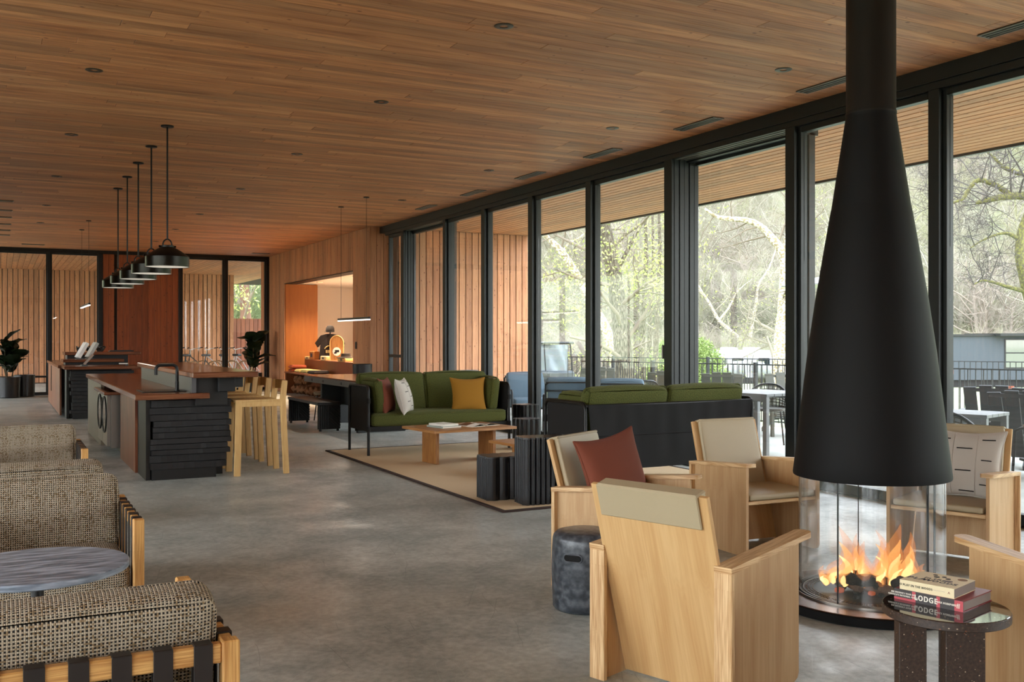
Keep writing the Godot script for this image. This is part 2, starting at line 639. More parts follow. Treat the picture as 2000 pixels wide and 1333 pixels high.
func window_bay(called: String, z0: float, z1: float, x: float, pane_x: float, sgn: float) -> Node3D:   # one glazed bay of a wall across x, from z0 (far) to z1 (near); sgn points outdoors
	var w := structure(called)
	var s := 0.035
	# sash: two stiles, a bottom rail, a top rail, then the pane
	if not called in ["window_2", "window_7"]: pb(Vector3(x + sgn * 0.045, 0.0, z0), Vector3(x + sgn * 0.125, 3.27, z0 + s), "stile", M.frame, w, 0.004)
	else: z0 -= s
	pb(Vector3(x + sgn * 0.045, 0.0, z1 - s), Vector3(x + sgn * 0.125, 3.27, z1), "stile", M.frame, w, 0.004)
	pb(Vector3(x + sgn * 0.045, 0.0, z0 + s), Vector3(x + sgn * 0.125, 0.09, z1 - s), "bottom_rail", M.frame, w, 0.004)
	pb(Vector3(x + sgn * 0.045, 3.215, z0 + s), Vector3(x + sgn * 0.125, 3.27, z1 - s), "top_rail", M.frame, w, 0.004)
	pb(Vector3(pane_x - 0.003, 0.09, z0 + s), Vector3(pane_x + 0.003, 3.215, z1 - s), "pane", M.pane, w)
	return w

func glass_wall_right() -> void:
	# far to near: clear edges of the bays, with mullions and posts between them
	var bays := [[-17.40, -16.66], [-16.50, -14.76], [-14.66, -13.32], [-13.20, -11.84], [-11.72, -10.35], [-10.23, -8.73], [-8.56, -6.87], [-6.75, -5.30], [-5.20, -3.72], [-3.60, -2.17], [-2.05, -0.62], [-0.50, 0.93], [1.05, 2.48], [2.60, 4.03], [4.15, 5.95]]
	for i in bays.size():
		var b: Array = bays[i]
		var out: float = {1: 0.13, 6: 0.25}.get(i, 0.0)      # these bays slide on the outer track
		var w := window_bay("window_%d" % (i + 1), b[0], b[1], WIN + out, WIN + out + 0.085, 1.0)
		if out > 0.0: pb(Vector3(WIN + 0.20, 3.245, b[0] - 0.03), Vector3(WIN + out + 0.16, 3.42, b[1]), "outer_track", M.frame, w)
		if i == 0:
			pb(Vector3(WIN + 0.03, 0.99, b[0] + 0.03), Vector3(WIN + 0.13, 1.04, b[1] - 0.03), "push_rail", M.frame, w, 0.004)
		if i == 5:
			pb(Vector3(WIN + 0.03, 1.0, b[1] - 0.035), Vector3(WIN + 0.05, 1.42, b[1] - 0.012), "lock_plate", M.black_metal, w, 0.003)
			pb(Vector3(WIN - 0.012, 1.12, b[1] - 0.03), Vector3(WIN + 0.035, 1.27, b[1] - 0.016), "pull_handle", M.grille, w, 0.004)
	var t := structure("trim_1")
	pb(Vector3(WIN - 0.005, 3.33, -17.75), Vector3(WIN + 0.30, CEIL + 0.02, 6.0), "header_beam", M.frame, t, 0.004)
	pb(Vector3(WIN + 0.01, 3.27, -17.5), Vector3(WIN + 0.26, 3.33, 6.0), "track_channel", M.frame, t, 0.004)
	for x in [0.055, 0.115, 0.175]:
		pb(Vector3(WIN + x, 3.262, -17.4), Vector3(WIN + x + 0.008, 3.275, 5.95), "track_rib", M.grille, t)
	pb(Vector3(WIN + 0.01, -0.02, -17.4), Vector3(WIN + 0.26, 0.012, 6.0), "floor_track", M.frame, t, 0.003)
	for i in bays.size() - 1:
		var a: float = bays[i][1]
		var b: float = bays[i + 1][0]
		var deep := 0.15
		if b - a > 0.155: deep = 0.24 if i == 0 else 0.36
		if b - a > 0.155:
			pb(Vector3(WIN, 0, a), Vector3(WIN + deep, 3.27, a + 0.14), "post", M.frame, t, 0.004)
			var k := 4 if i == 0 else 5
			var lo := 0.03
			for j in k:   # stacked sash edges beside the post
				var x0 := WIN + lo + (deep - lo) * j / k
				pb(Vector3(x0 + 0.003, 0.0, a + 0.14), Vector3(x0 + (deep - lo) / k - 0.004, 3.27, a + 0.148 + 0.008 * (j % 2)), "sash_edge", M.frame_pale, t, 0.003)
		else:
			pb(Vector3(WIN, 0, a), Vector3(WIN + 0.05, 3.27, b), "mullion", M.frame, t, 0.004)
			pb(Vector3(WIN + 0.05, 0, a + 0.015), Vector3(WIN + deep, 3.27, b - 0.012), "mullion_core", M.frame_pale, t, 0.004)

func glass_wall_left() -> void:
	# out of the picture: glazed beside the armchairs and beside the reception desk, timber between
	var x := -4.6
	var n := 0
	var t := structure("trim_2")
	pb(Vector3(x - 0.30, 3.27, -25.6), Vector3(x, CEIL + 0.02, 6.0), "header_beam", M.black_metal, t)
	for run in [[-25.5, -19.5], [-9.5, 5.95]]:
		var k := int(round((run[1] - run[0]) / 1.95))
		var w: float = (run[1] - run[0]) / k
		for i in k:
			window_bay("window_%d" % (21 + n), run[0] + w * i + 0.05, run[0] + w * (i + 1) - 0.05, x, x - 0.085, -1.0)
			n += 1
		for i in k + 1: pb(Vector3(x - 0.15, 0, run[0] + w * i - 0.05), Vector3(x, 3.27, run[0] + w * i + 0.05), "mullion", M.black_metal, t)
	var wl := structure("wall_left")
	pb(Vector3(x - 0.25, 0, -19.45), Vector3(x - 0.03, 3.27, -9.55), "backing", M.plaster_dark, wl)
	upright_boards(wl, Vector3(x - 0.015, 0, -19.45), Vector3(x - 0.015, 0, -9.55), 0.30, 0.0, 3.27, M.cedar_in, 0.006)

func back_wall() -> void:
	var zb := -25.6
	var xs := [[-4.5, -3.2], [-3.1, -2.13], [-2.03, -1.07], [-0.97, 0.99], [1.06, 2.10], [4.02, 5.05], [5.13, 6.12]]
	var k := 0
	for b in xs:
		k += 1
		var w := structure("window_%d" % (40 + k))
		pb(Vector3(b[0], 0.0, zb - 0.09), Vector3(b[1], 0.07, zb - 0.01), "bottom_rail", M.frame, w)
		pb(Vector3(b[0], 3.32, zb - 0.09), Vector3(b[1], 3.37, zb - 0.01), "top_rail", M.frame, w)
		for sx in [b[0], b[1] - 0.03]: pb(Vector3(sx, 0.07, zb - 0.09), Vector3(sx + 0.03, 3.32, zb - 0.01), "stile", M.frame, w)
		if k == 4: pb(Vector3(b[0], 0.41, zb - 0.10), Vector3(b[1], 0.455, zb + 0.0), "middle_rail", M.black_metal, w)
		pb(Vector3(b[0] + 0.03, 0.07, zb - 0.053), Vector3(b[1] - 0.03, 3.32, zb - 0.047), "pane", M.pane, w)
	var t := structure("trim_3")
	pb(Vector3(-4.6, 3.37, zb - 0.14), Vector3(6.22, CEIL + 0.02, zb + 0.02), "header_beam", M.black_metal, t)
	for i in xs.size() - 1:
		if xs[i + 1][0] - xs[i][1] < 0.3: pb(Vector3(xs[i][1], 0, zb - 0.13), Vector3(xs[i + 1][0], 3.37, zb + 0.02), "mullion", M.black_metal, t, 0.004)
	pb(Vector3(2.10, 0, zb - 0.13), Vector3(2.20, 3.37, zb + 0.02), "mullion", M.black_metal, t, 0.004)
	pb(Vector3(3.95, 0, zb - 0.13), Vector3(4.02, 3.37, zb + 0.02), "mullion", M.black_metal, t, 0.004)
	pb(Vector3(6.12, 0, zb - 0.13), Vector3(6.22, 3.37, zb + 0.02), "mullion", M.black_metal, t, 0.004)
	# the boarded bay between the two glazed ones
	var wb := structure("wall_back")
	pb(Vector3(2.2, 0, zb - 0.12), Vector3(3.95, 3.37, zb - 0.04), "backing", M.plaster_dark, wb)
	upright_boards(wb, Vector3(2.2, 0, zb - 0.03), Vector3(2.46, 0, zb - 0.03), 0.14, 0.0, 3.37, M.cedar_shaded, 0.006)
	upright_boards(wb, Vector3(2.52, 0, zb - 0.015), Vector3(3.95, 0, zb - 0.015), 0.14, 0.0, 3.37, M.cedar_shaded, 0.004)

func wood_wall() -> void:
	# timber wall on the right with the shop opening in it
	var w := structure("wall_right")
	var x := 6.2
	var n0 := -24.05
	var n1 := -18.76
	var top := 2.68
	pb(Vector3(x + 0.024, 0, -25.6), Vector3(x + 0.30, CEIL, n0), "backing", M.plaster_dark, w)
	pb(Vector3(x + 0.024, 0, n1), Vector3(x + 0.42, CEIL, -17.78), "backing", M.plaster_dark, w)
	pb(Vector3(x + 0.024, top, n0), Vector3(x + 0.30, CEIL, n1), "backing", M.plaster_dark, w)
	upright_boards(w, Vector3(x + 0.012, 0, n0), Vector3(x + 0.012, 0, -25.6), 0.14, 0.0, CEIL, M.cedar_in, 0.005)
	upright_boards(w, Vector3(x + 0.012, 0, n1), Vector3(x + 0.012, 0, n0), 0.14, top, CEIL, M.cedar_in, 0.005)
	upright_boards(w, Vector3(x + 0.012, 0, -17.755), Vector3(x + 0.012, 0, n1), 0.14, 0.0, CEIL, M.cedar_in, 0.005)
	upright_boards(w, Vector3(x, 0, -17.765), Vector3(x + 0.42, 0, -17.765), 0.14, 0.0, CEIL, M.cedar_in, 0.005)
	var t := structure("trim_4")
	pb(Vector3(x - 0.005, top - 0.015, n0), Vector3(x + 0.30, top, n1), "opening_head", M.black_metal, t)
	# shop alcove behind the opening
	M.alcove_white = mat(Color(0.90, 0.85, 0.80), 0.85)
	M.alcove_orange = mat(Color(0.62, 0.38, 0.15), 0.5, 0.0, M.t_veneer_v, 0.7, true)
	var a := structure("wall_alcove")
	pb(Vector3(x + 0.026, 0, n0), Vector3(7.03, top - 0.015, n0 + 0.02), "veneer_panel", M.alcove_orange, a)
	pb(Vector3(7.0, 0, n0 - 1.3), Vector3(7.03, top + 0.3, n0 - 0.04), "veneer_return", M.alcove_orange, a)
	pb(Vector3(8.6, 0, n0 - 1.4), Vector3(8.7, top + 0.4, -17.7), "plaster_panel", M.alcove_white, a)
	pb(Vector3(7.0, 0, n0 - 1.4), Vector3(8.6, top + 0.4, n0 - 1.3), "plaster_panel", M.alcove_white, a)
	pb(Vector3(x + 0.42, 0, -17.75), Vector3(8.6, top + 0.4, -17.68), "plaster_panel", M.alcove_white, a)
	var ac := structure("ceiling_alcove")
	pb(Vector3(x + 0.30, top + 0.0, n0 - 1.4), Vector3(8.7, top + 0.12, n1), "plaster_panel", M.alcove_white, ac)
	pb(Vector3(x + 0.45, top + 0.0, n1), Vector3(8.7, top + 0.12, -17.80), "plaster_panel", M.alcove_white, ac)
	var af := structure("floor_alcove")
	pb(Vector3(6.62, -0.3, -25.7), Vector3(8.7, 0.0, -17.68), "slab", M.concrete, af)

# ---------------------------------------------------------------- porch roofs, outer walls, ground
func ground_y(x: float, z: float) -> float:
	var d := x * 0.46136 - z * 0.88721
	var y := -0.06
	if x > 8.0: y -= 0.033 * clampf(d - 13.0, 0.0, 66.0)
	var far := sqrt(x * x + z * z)
	if x > 0.0 or z < -60.0: y += 0.36 * maxf(0.0, far - 92.0)
	else: y += 0.10 * maxf(0.0, far - 120.0)
	if x < 9.6 and z > -38.5 and x > -6.0 and z < 8.0: y = -0.45
	return y

func build_outside() -> void:
	rng.seed = 123
	# porch along the glass wall
	var so := structure("ceiling_porch")
	pb(Vector3(6.7, 3.425, -25.7), Vector3(9.56, 3.74, 6.3), "roof_deck", M.plaster_dark, so)
	var x := 6.72
	while x < 9.5:
		var z := -1.5 - rng.randf() * 2.5
		board(so, "soffit_board", Vector3(x + 0.066, 3.412, (6.2 + z) * 0.5), Vector3(0.119, 0.024, snappedf(6.2 - z, 0.01) - 0.004), M.soffit[rng.randi() % 6], 0.004)
		while z > -17.35:
			var l := minf([2.4, 3.0, 3.6][rng.randi() % 3], z + 17.4)
			board(so, "soffit_board", Vector3(x + 0.066, 3.412, z - l * 0.5), Vector3(0.119, 0.024, snappedf(l, 0.01) - 0.004), M.soffit[rng.randi() % 6], 0.004)
			z -= l
		x += 0.1395
	pb(Vector3(9.52, 3.375, -17.42), Vector3(9.58, 3.76, 6.3), "fascia", M.frame, so)
	# timber end wall of the porch
	var we := structure("wall_porch_end")
	pb(Vector3(6.62, 0, -17.68), Vector3(9.42, 3.40, -17.44), "backing", M.plaster_dark, we)
	upright_boards(we, Vector3(6.66, 0, -17.425), Vector3(9.42, 0, -17.425), 0.14, -0.02, 3.40, M.cedar_out, 0.015)
	pb(Vector3(9.36, -0.1, -25.8), Vector3(9.42, 3.40, -17.45), "side_cladding", M.cedar_out[2], we)
	# porch behind the back wall
	var sb := structure("ceiling_back_porch")
	pb(Vector3(-5.0, 3.425, -39.0), Vector3(9.5, 3.70, -25.9), "roof_deck", M.plaster_dark, sb)
	x = -4.9
	while x < 8.0:
		var m := rng.randf_range(2.0, 5.0)
		for s in [[-25.78, -25.78 - m], [-25.78 - m, -32.85]]:
			board(sb, "soffit_board", Vector3(x + 0.07, 3.412, (s[0] + s[1]) * 0.5), Vector3(0.130, 0.024, snappedf(s[0] - s[1], 0.01) - 0.004), M.soffit[rng.randi() % 6], 0.004)
		if x > 6.3: board(sb, "soffit_board", Vector3(x + 0.07, 3.412, -35.5), Vector3(0.130, 0.024, 5.2), M.soffit[rng.randi() % 6], 0.004)
		x += 0.1405
	var wx := structure("wall_exterior_back")
	pb(Vector3(-5.0, -0.1, -33.1), Vector3(6.8, 3.42, -32.84), "backing", M.plaster_dark, wx)
	upright_boards(wx, Vector3(-5.0, 0, -32.82), Vector3(6.8, 0, -32.82), 0.14, 0.0, 3.40, M.cedar_out, 0.020)
	var wc := structure("wall_exterior_corner")
	pb(Vector3(6.28, -0.1, -26.75), Vector3(6.6, 3.40, -25.75), "backing", M.plaster_dark, wc)
	upright_boards(wc, Vector3(6.262, 0, -25.76), Vector3(6.262, 0, -26.72), 0.14, 0.0, 3.40, M.cedar_out, 0.012)
	var ws := structure("wall_garden")
	pb(Vector3(6.9, -0.1, -36.7), Vector3(9.2, 2.02, -36.55), "backing", M.plaster_dark, ws)
	upright_boards(ws, Vector3(6.9, 0, -36.53), Vector3(9.2, 0, -36.53), 0.15, 0.0, 2.05, M.cedar_shaded, 0.012)
	# paving
	var pv := structure("ground_patio")
	pb(Vector3(6.62, -0.30, -17.44), Vector3(10.6, -0.03, 7.0), "paving", M.paving, pv)
	pb(Vector3(-5.0, -0.30, -39.0), Vector3(9.4, -0.03, -25.75), "paving", M.paving, pv)
	# ground and hillside
	var gsz := 512
	var g1 := noise_bytes(gsz, gsz, 21, 0.012, 5)
	M.t_earth = tex(tone_image(g1, gsz, Color(0.46, 0.51, 0.36), Color(0.59, 0.58, 0.47), 1.4))
	M.earth = mat(Color(0.95, 0.95, 0.92), 0.95, 0.0, M.t_earth, 0.045, true)
	var gr := structure("ground")
	var gm := MB.new()
	var step := 5.0
	var zz := -300.0
	while zz < 60.0:
		var xx := -110.0
		while xx < 300.0:
			var st := step
			var q := func(a: float, b: float) -> Vector3: return Vector3(a, ground_y(a, b), b)
			gm.quad(q.call(xx, zz + st), q.call(xx + st, zz + st), q.call(xx + st, zz), q.call(xx, zz))
			xx += step
		zz += step
	part(gm, "terrain", M.earth, gr)

# ---------------------------------------------------------------- furniture materials
func furniture_materials() -> void:
	M.ply = mat(Color(0.80, 0.66, 0.48), 0.5, 0.0, M.t_veneer_v, 1.1)
	M.ply_back = mat(Color(0.83, 0.68, 0.47), 0.48, 0.0, M.t_veneer_v, 0.9)
	M.oak_v = mat(Color(0.89, 0.76, 0.57), 0.45, 0.0, M.t_oak_v, 2.2)
	M.oak_u = mat(Color(0.89, 0.76, 0.57), 0.45, 0.0, M.t_oak_u, 2.2)
	M.leather = mat(Color(0.67, 0.61, 0.49), 0.5)
	var leather_grain := tex(tone_image(noise_bytes(256, 256, 91, 0.12, 3, FastNoiseLite.TYPE_CELLULAR), 256, Color(0.3, 0.3, 0.3), Color.WHITE))
	M.leather.uv1_triplanar = true
	M.leather.uv1_scale = Vector3.ONE * 5.0
	bump(M.leather, leather_grain, 0.05)
	M.strap = mat(Color(0.13, 0.10, 0.085), 0.5)
	# woven cloth: fine weave used for green wool, canvas and pillows
	var wz := 128
	var wb := PackedByteArray()
	wb.resize(wz * wz)
	var wn := noise_bytes(wz, wz, 61, 0.2, 3)
	for y in wz:
		for x in wz:
			wb[y * wz + x] = int(clampf(0.45 + 0.28 * sin(x * TAU / 8.0) * sin(y * TAU / 8.0) + (wn[y * wz + x] / 255.0 - 0.5) * 0.9, 0.0, 1.0) * 255.0)
	M.t_weave = tex(tone_image(wb, wz, Color(0.72, 0.72, 0.72), Color.WHITE))
	M.t_wool = tex(tone_image(noise_bytes(256, 256, 63, 0.11, 4), 256, Color(0.55, 0.58, 0.5), Color.WHITE, 2.2))
	M.green = mat(Color(0.36, 0.375, 0.15), 0.95, 0.0, M.t_wool, 4.0)
	M.green.rim_enabled = true
	M.green.rim = 0.5
	M.green.rim_tint = 0.8
	bump(M.green, M.t_wool, 0.25)
	M.canvas = mat(Color(0.08, 0.076, 0.072), 0.9, 0.0, M.t_weave, 12.0)
	M.rust = mat(Color(0.56, 0.29, 0.20), 0.9, 0.0, M.t_weave, 14.0)
	M.mustard = mat(Color(0.70, 0.49, 0.10), 0.9, 0.0, M.t_weave, 14.0)
	M.linen = mat(Color(0.90, 0.87, 0.82), 0.9, 0.0, M.t_weave, 12.0)
	M.stitch = mat(Color(0.05, 0.045, 0.05), 0.9)
	# tweed: light and dark yarns crossing
	var tz := 192
	var tw := PackedByteArray()
	tw.resize(tz * tz * 3)
	var th := PackedByteArray()
	th.resize(tz * tz)
	var r := RandomNumberGenerator.new()
	r.seed = 7
	var cell := []
	for k in 24 * 24: cell.append(r.randf())
	for y in tz:
		for x in tz:
			var i := x / 8
			var j := y / 8
			var fx := absf((x % 8) - 3.5) / 3.5
			var fy := absf((y % 8) - 3.5) / 3.5
			var up := not (i % 2 == 0 and j % 2 == 0)
			var c: Color
			var pick: float = cell[j * 24 + i]
			if up: c = Color(0.84, 0.80, 0.73) if pick > 0.22 else Color(0.66, 0.58, 0.46)
			else: c = Color(0.07, 0.065, 0.07) if pick > 0.15 else Color(0.17, 0.14, 0.12)
			c = c * (1.0 + r.randf_range(-0.14, 0.14))
			var e := 1.0 - (0.5 * pow(fx, 3.0) + 0.5 * pow(fy, 3.0))
			var q := y * tz + x
			tw[q * 3] = int(clampf(c.r, 0.0, 1.0) * 255.0)
			tw[q * 3 + 1] = int(clampf(c.g, 0.0, 1.0) * 255.0)
			tw[q * 3 + 2] = int(clampf(c.b, 0.0, 1.0) * 255.0)
			th[q] = int(e * (255.0 if up else 190.0))
	M.tweed = mat(Color(0.90, 0.87, 0.83), 0.95, 0.0, tex(Image.create_from_data(tz, tz, false, Image.FORMAT_RGB8, tw)), 9.0)
	bump(M.tweed, tex(Image.create_from_data(tz, tz, false, Image.FORMAT_L8, th)), 0.35)
	M.oak_warm_v = mat(Color(0.85, 0.66, 0.40), 0.45, 0.0, M.t_oak_v, 2.2)
	M.oak_warm_u = mat(Color(0.85, 0.66, 0.40), 0.45, 0.0, M.t_oak_u, 2.2)
	M.ceramic = mat(Color(0.36, 0.38, 0.40), 0.30, 0.0, tex(tone_image(noise_bytes(256, 256, 71, 0.03, 4), 256, Color(0.5, 0.52, 0.55), Color.WHITE, 1.6)), 2.5)
	M.block = mat(Color(0.12, 0.12, 0.125), 0.22)
	M.hood = mat(Color(0.06, 0.057, 0.054), 0.62, 0.0)
	M.hood.metallic_specular = 0.3
	M.flue = mat(Color(0.11, 0.10, 0.085), 0.55, 0.0)
	M.flue.metallic_specular = 0.35
	M.walnut_u = mat(Color(0.72, 0.53, 0.33), 0.4, 0.0, M.t_oak_u, 1.6)
	M.walnut_v = mat(Color(0.64, 0.45, 0.25), 0.4, 0.0, M.t_oak_v, 1.6)
	M.stool = mat(Color(0.83, 0.68, 0.44), 0.5, 0.0, M.t_veneer_v, 2.0)
	M.stool_dark = mat(Color(0.56, 0.41, 0.22), 0.5, 0.0, M.t_veneer_v, 2.0)
	M.redwood_u = mat(Color(0.50, 0.32, 0.22), 0.18, 0.0, M.t_red_u, 0.8)
	M.redwood_v = mat(Color(0.48, 0.275, 0.15), 0.4, 0.0, M.t_red_v, 0.8)
	M.burnt = variants(Color(0.062, 0.058, 0.056), 5, 0.25, 0.6, M.t_red_u, 1.4, true, 14)
	M.steel = mat(Color(0.62, 0.61, 0.58), 0.28, 0.9)
	M.paper = mat(Color(0.92, 0.90, 0.84), 0.7)
	M.dark_plastic = mat(Color(0.03, 0.03, 0.032), 0.4)
	M.marble = mat(Color(0.68, 0.72, 0.76), 0.30, 0.0, tex(quarter(tone_image(stretched(512, 512, 96, 83, 0.03, 5), 512, Color(0.58, 0.60, 0.63), Color(0.98, 0.98, 1.0), 2.0))), 1.7)
	# terrazzo: dark ground with pale chips
	var zz := 512
	var tzm := PackedByteArray()
	tzm.resize(zz * zz * 3)
	var zn := noise_bytes(zz, zz, 85, 0.05, 3)
	for k in zz * zz:
		var f := 0.75 + 0.5 * (zn[k] / 255.0 - 0.3)
		tzm[k * 3] = int(clampf(66.0 * f, 0, 255)); tzm[k * 3 + 1] = int(clampf(50.0 * f, 0, 255)); tzm[k * 3 + 2] = int(clampf(40.0 * f, 0, 255))
	r.seed = 5
	for k in 260:
		var cx := r.randi() % zz
		var cy := r.randi() % zz
		var rad := r.randi_range(1, 3)
		var cl: Color = [Color(0.75, 0.68, 0.58), Color(0.5, 0.27, 0.15), Color(0.55, 0.5, 0.45)][r.randi() % 3]
		for dy in range(-rad, rad + 1):
			for dx in range(-rad, rad + 1):
				if dx * dx + dy * dy > rad * rad: continue
				var q := (posmod(cy + dy, zz) * zz + posmod(cx + dx, zz)) * 3
				tzm[q] = int(cl.r * 255); tzm[q + 1] = int(cl.g * 255); tzm[q + 2] = int(cl.b * 255)
	var tzt := tex(Image.create_from_data(zz, zz, false, Image.FORMAT_RGB8, tzm))
	M.terrazzo = mat(Color(1, 1, 1), 0.5, 0.0, tzt, 3.0)
	M.terrazzo_top = mat(Color(0.8, 0.8, 0.8), 0.04, 0.0, tzt, 3.0)
	M.terrazzo_top.metallic_specular = 0.9
	M.cord = mat(Color(0.02, 0.02, 0.02), 0.6)

func standing(at := Vector3()) -> Transform3D:   # puts the xy outline of a prism flat on the ground plane, extrusion upwards
	return Transform3D(Basis(Vector3(1, 0, 0), Vector3(0, 0, -1), Vector3(0, 1, 0)), at)

func rounded_rect(w: float, h: float, r: float, k := 4) -> PackedVector2Array:
	var p := PackedVector2Array()
	for q in [[1, 1, 0.0], [-1, 1, 90.0], [-1, -1, 180.0], [1, -1, 270.0]]:
		for i in k + 1:
			var a := deg_to_rad(q[2] + 90.0 * i / k)
			p.append(Vector2(q[0] * (w * 0.5 - r) + cos(a) * r, q[1] * (h * 0.5 - r) + sin(a) * r))
	return p

func facing(fx: float, fz: float) -> float:
	return atan2(-fx, -fz)

# ---------------------------------------------------------------- plywood lounge chair; origin at the middle of its rear edge, it faces -z
func make_lounge_chair(label: String, at: Vector3, turn: float) -> Node3D:
	var c := thing("lounge_chair", label, "chair", at, turn, "plywood lounge chairs round the fireplace")
	var W := 0.645
	var bw := 0.073
	var yr := 0.535
	var yt := 0.582
	var L := 0.615
	for s in [-1.0, 1.0]:
		var mb := MB.new()
		var x: float = s * (W * 0.5 - 0.042)
		# side panel in the yz plane, with a rounded lower front corner
		var poly := PackedVector2Array([Vector2(0.02, 0.0), Vector2(0.52, 0.0), Vector2(0.543, 0.01), Vector2(0.552, 0.03), Vector2(0.552, yr - 0.022 + (yt - yr) * 0.9), Vector2(0.02, yr - 0.022)])
		mb.xf = Transform3D(Basis(Vector3(0, 0, -1), Vector3(0, 1, 0), Vector3(1, 0, 0)), Vector3(x, 0, 0))
		mb.prism(poly, -0.010, 0.010)
		part(mb, "side_panel", M.ply, c)
		var up := MB.new()
		up.span(Vector3(s * (W * 0.5 - bw), 0, -0.021), Vector3(s * W * 0.5, yr - 0.022, 0.0), 0.002)
		part(up, "rear_upright", M.oak_v, c)
		var arm := MB.new()
		var ap := PackedVector2Array()
		var r := 0.028
		ap.append(Vector2(-bw * 0.5, 0.0)); ap.append(Vector2(bw * 0.5, 0.0))
		for k in 6:
			var a := deg_to_rad(90.0 * k / 5.0)
			ap.append(Vector2(bw * 0.5 - r + cos(a) * r, L - r + sin(a) * r))
		for k in 6:
			var a := deg_to_rad(90.0 + 90.0 * k / 5.0)
			ap.append(Vector2(-bw * 0.5 + r + cos(a) * r, L - r + sin(a) * r))
		arm.xf = Transform3D(Basis(Vector3.UP, -PI * 0.5), Vector3()) * Transform3D(Basis(), Vector3(0, yr - 0.022, 0)) * Transform3D(Basis(Vector3.RIGHT, atan2(yt - yr, L)), Vector3()) * standing()
		arm.prism(ap, 0.0, 0.022, true)
		var ao := part(arm, "armrest", M.oak_u, c)      # built along x so that its grain runs lengthwise, then turned
		ao.rotation.y = PI * 0.5
		ao.position.x = s * (W * 0.5 - bw * 0.5)
	# leaning back panel: from f = 0.167 on the floor to f = -0.057 at the top
	var lean := atan2(0.224, 0.784)
	var bb := MB.new()
	bb.box(Vector3(0, 0.415, 0), Vector3(0.525, 0.806, 0.020), 0.002)
	var bo := part(bb, "back_panel", M.ply_back, c)
	bo.transform = Transform3D(Basis(Vector3.RIGHT, lean), Vector3(0, 0, -0.167))
	# leather pad hung over the top of the back, with a flap behind
	var pad := MB.new()
	pad.soft(Vector3(0, 0.590, -0.029), Vector3(0.455, 0.455, 0.036), 0.015, 0.004, 8)
	pad.span(Vector3(-0.2275, 0.808, -0.045), Vector3(0.2275, 0.826, 0.020), 0.006)
	var po := part(pad, "back_pad", M.leather, c)
	po.transform = bo.transform
	var fp := MB.new()
	fp.box(Vector3(0, 0.759, 0.0165), Vector3(0.457, 0.128, 0.011), 0.004)
	var fo := part(fp, "rear_flap", M.leather, c)
	fo.transform = bo.transform
	pb(Vector3(-0.268, 0.318, -0.545), Vector3(0.268, 0.340, -0.10), "seat_board", M.oak_u, c, 0.002)
	var se := MB.new()
	se.soft(Vector3(0, 0.362, -0.335), Vector3(0.515, 0.042, 0.43), 0.016, 0.004, 8)
	part(se, "seat_pad", M.leather, c)
	return c

func throw_pillow(called: String, label: String, m: Material, w: float, d: float, xf: Transform3D) -> MeshInstance3D:
	var mb := MB.new()
	mb.pillow(w, w, d, 14, 0.13)
	var o := part(mb, numbered(called), m, self)
	o.transform = xf
	tag(o, label, "pillow", "throw pillows")
	return o

func dashes(pillow: MeshInstance3D, w: float, d: float, rows: Array, seams: Array) -> void:   # short dark stitches lying on the pillow's front
	for s in rows:
		var mb := MB.new()
		var pts := []
		for k in 7:
			var a: float = s[0] + s[2] * (k / 6.0 - 0.5)
			var b: float = s[1]
			var th := pow(maxf(0.0, 1.0 - a * a), 0.45) * pow(maxf(0.0, 1.0 - b * b), 0.45)
			pts.append(Vector3(a * w * 0.5 * (1.0 - 0.13 * (1.0 - b * b) * a * a), b * w * 0.5 * (1.0 - 0.13 * (1.0 - a * a) * b * b), d * 0.5 * th + 0.0065))
		mb.tube(pts, 0.0035, 5)
		part(mb, "stitch", M.stitch, pillow)
	for a in seams:
		var mb := MB.new()
		var pts := []
		for k in 21:
			var b := -0.97 + 1.94 * k / 20.0
			var th: float = pow(maxf(0.0, 1.0 - a * a), 0.45) * pow(maxf(0.0, 1.0 - b * b), 0.45)
			pts.append(Vector3(a * w * 0.5 * (1.0 - 0.13 * (1.0 - b * b) * a * a), b * w * 0.5 * (1.0 - 0.13 * (1.0 - a * a) * b * b), d * 0.5 * th + 0.005))
		mb.tube(pts, 0.0025, 4)
		part(mb, "seam", M.linen, pillow)

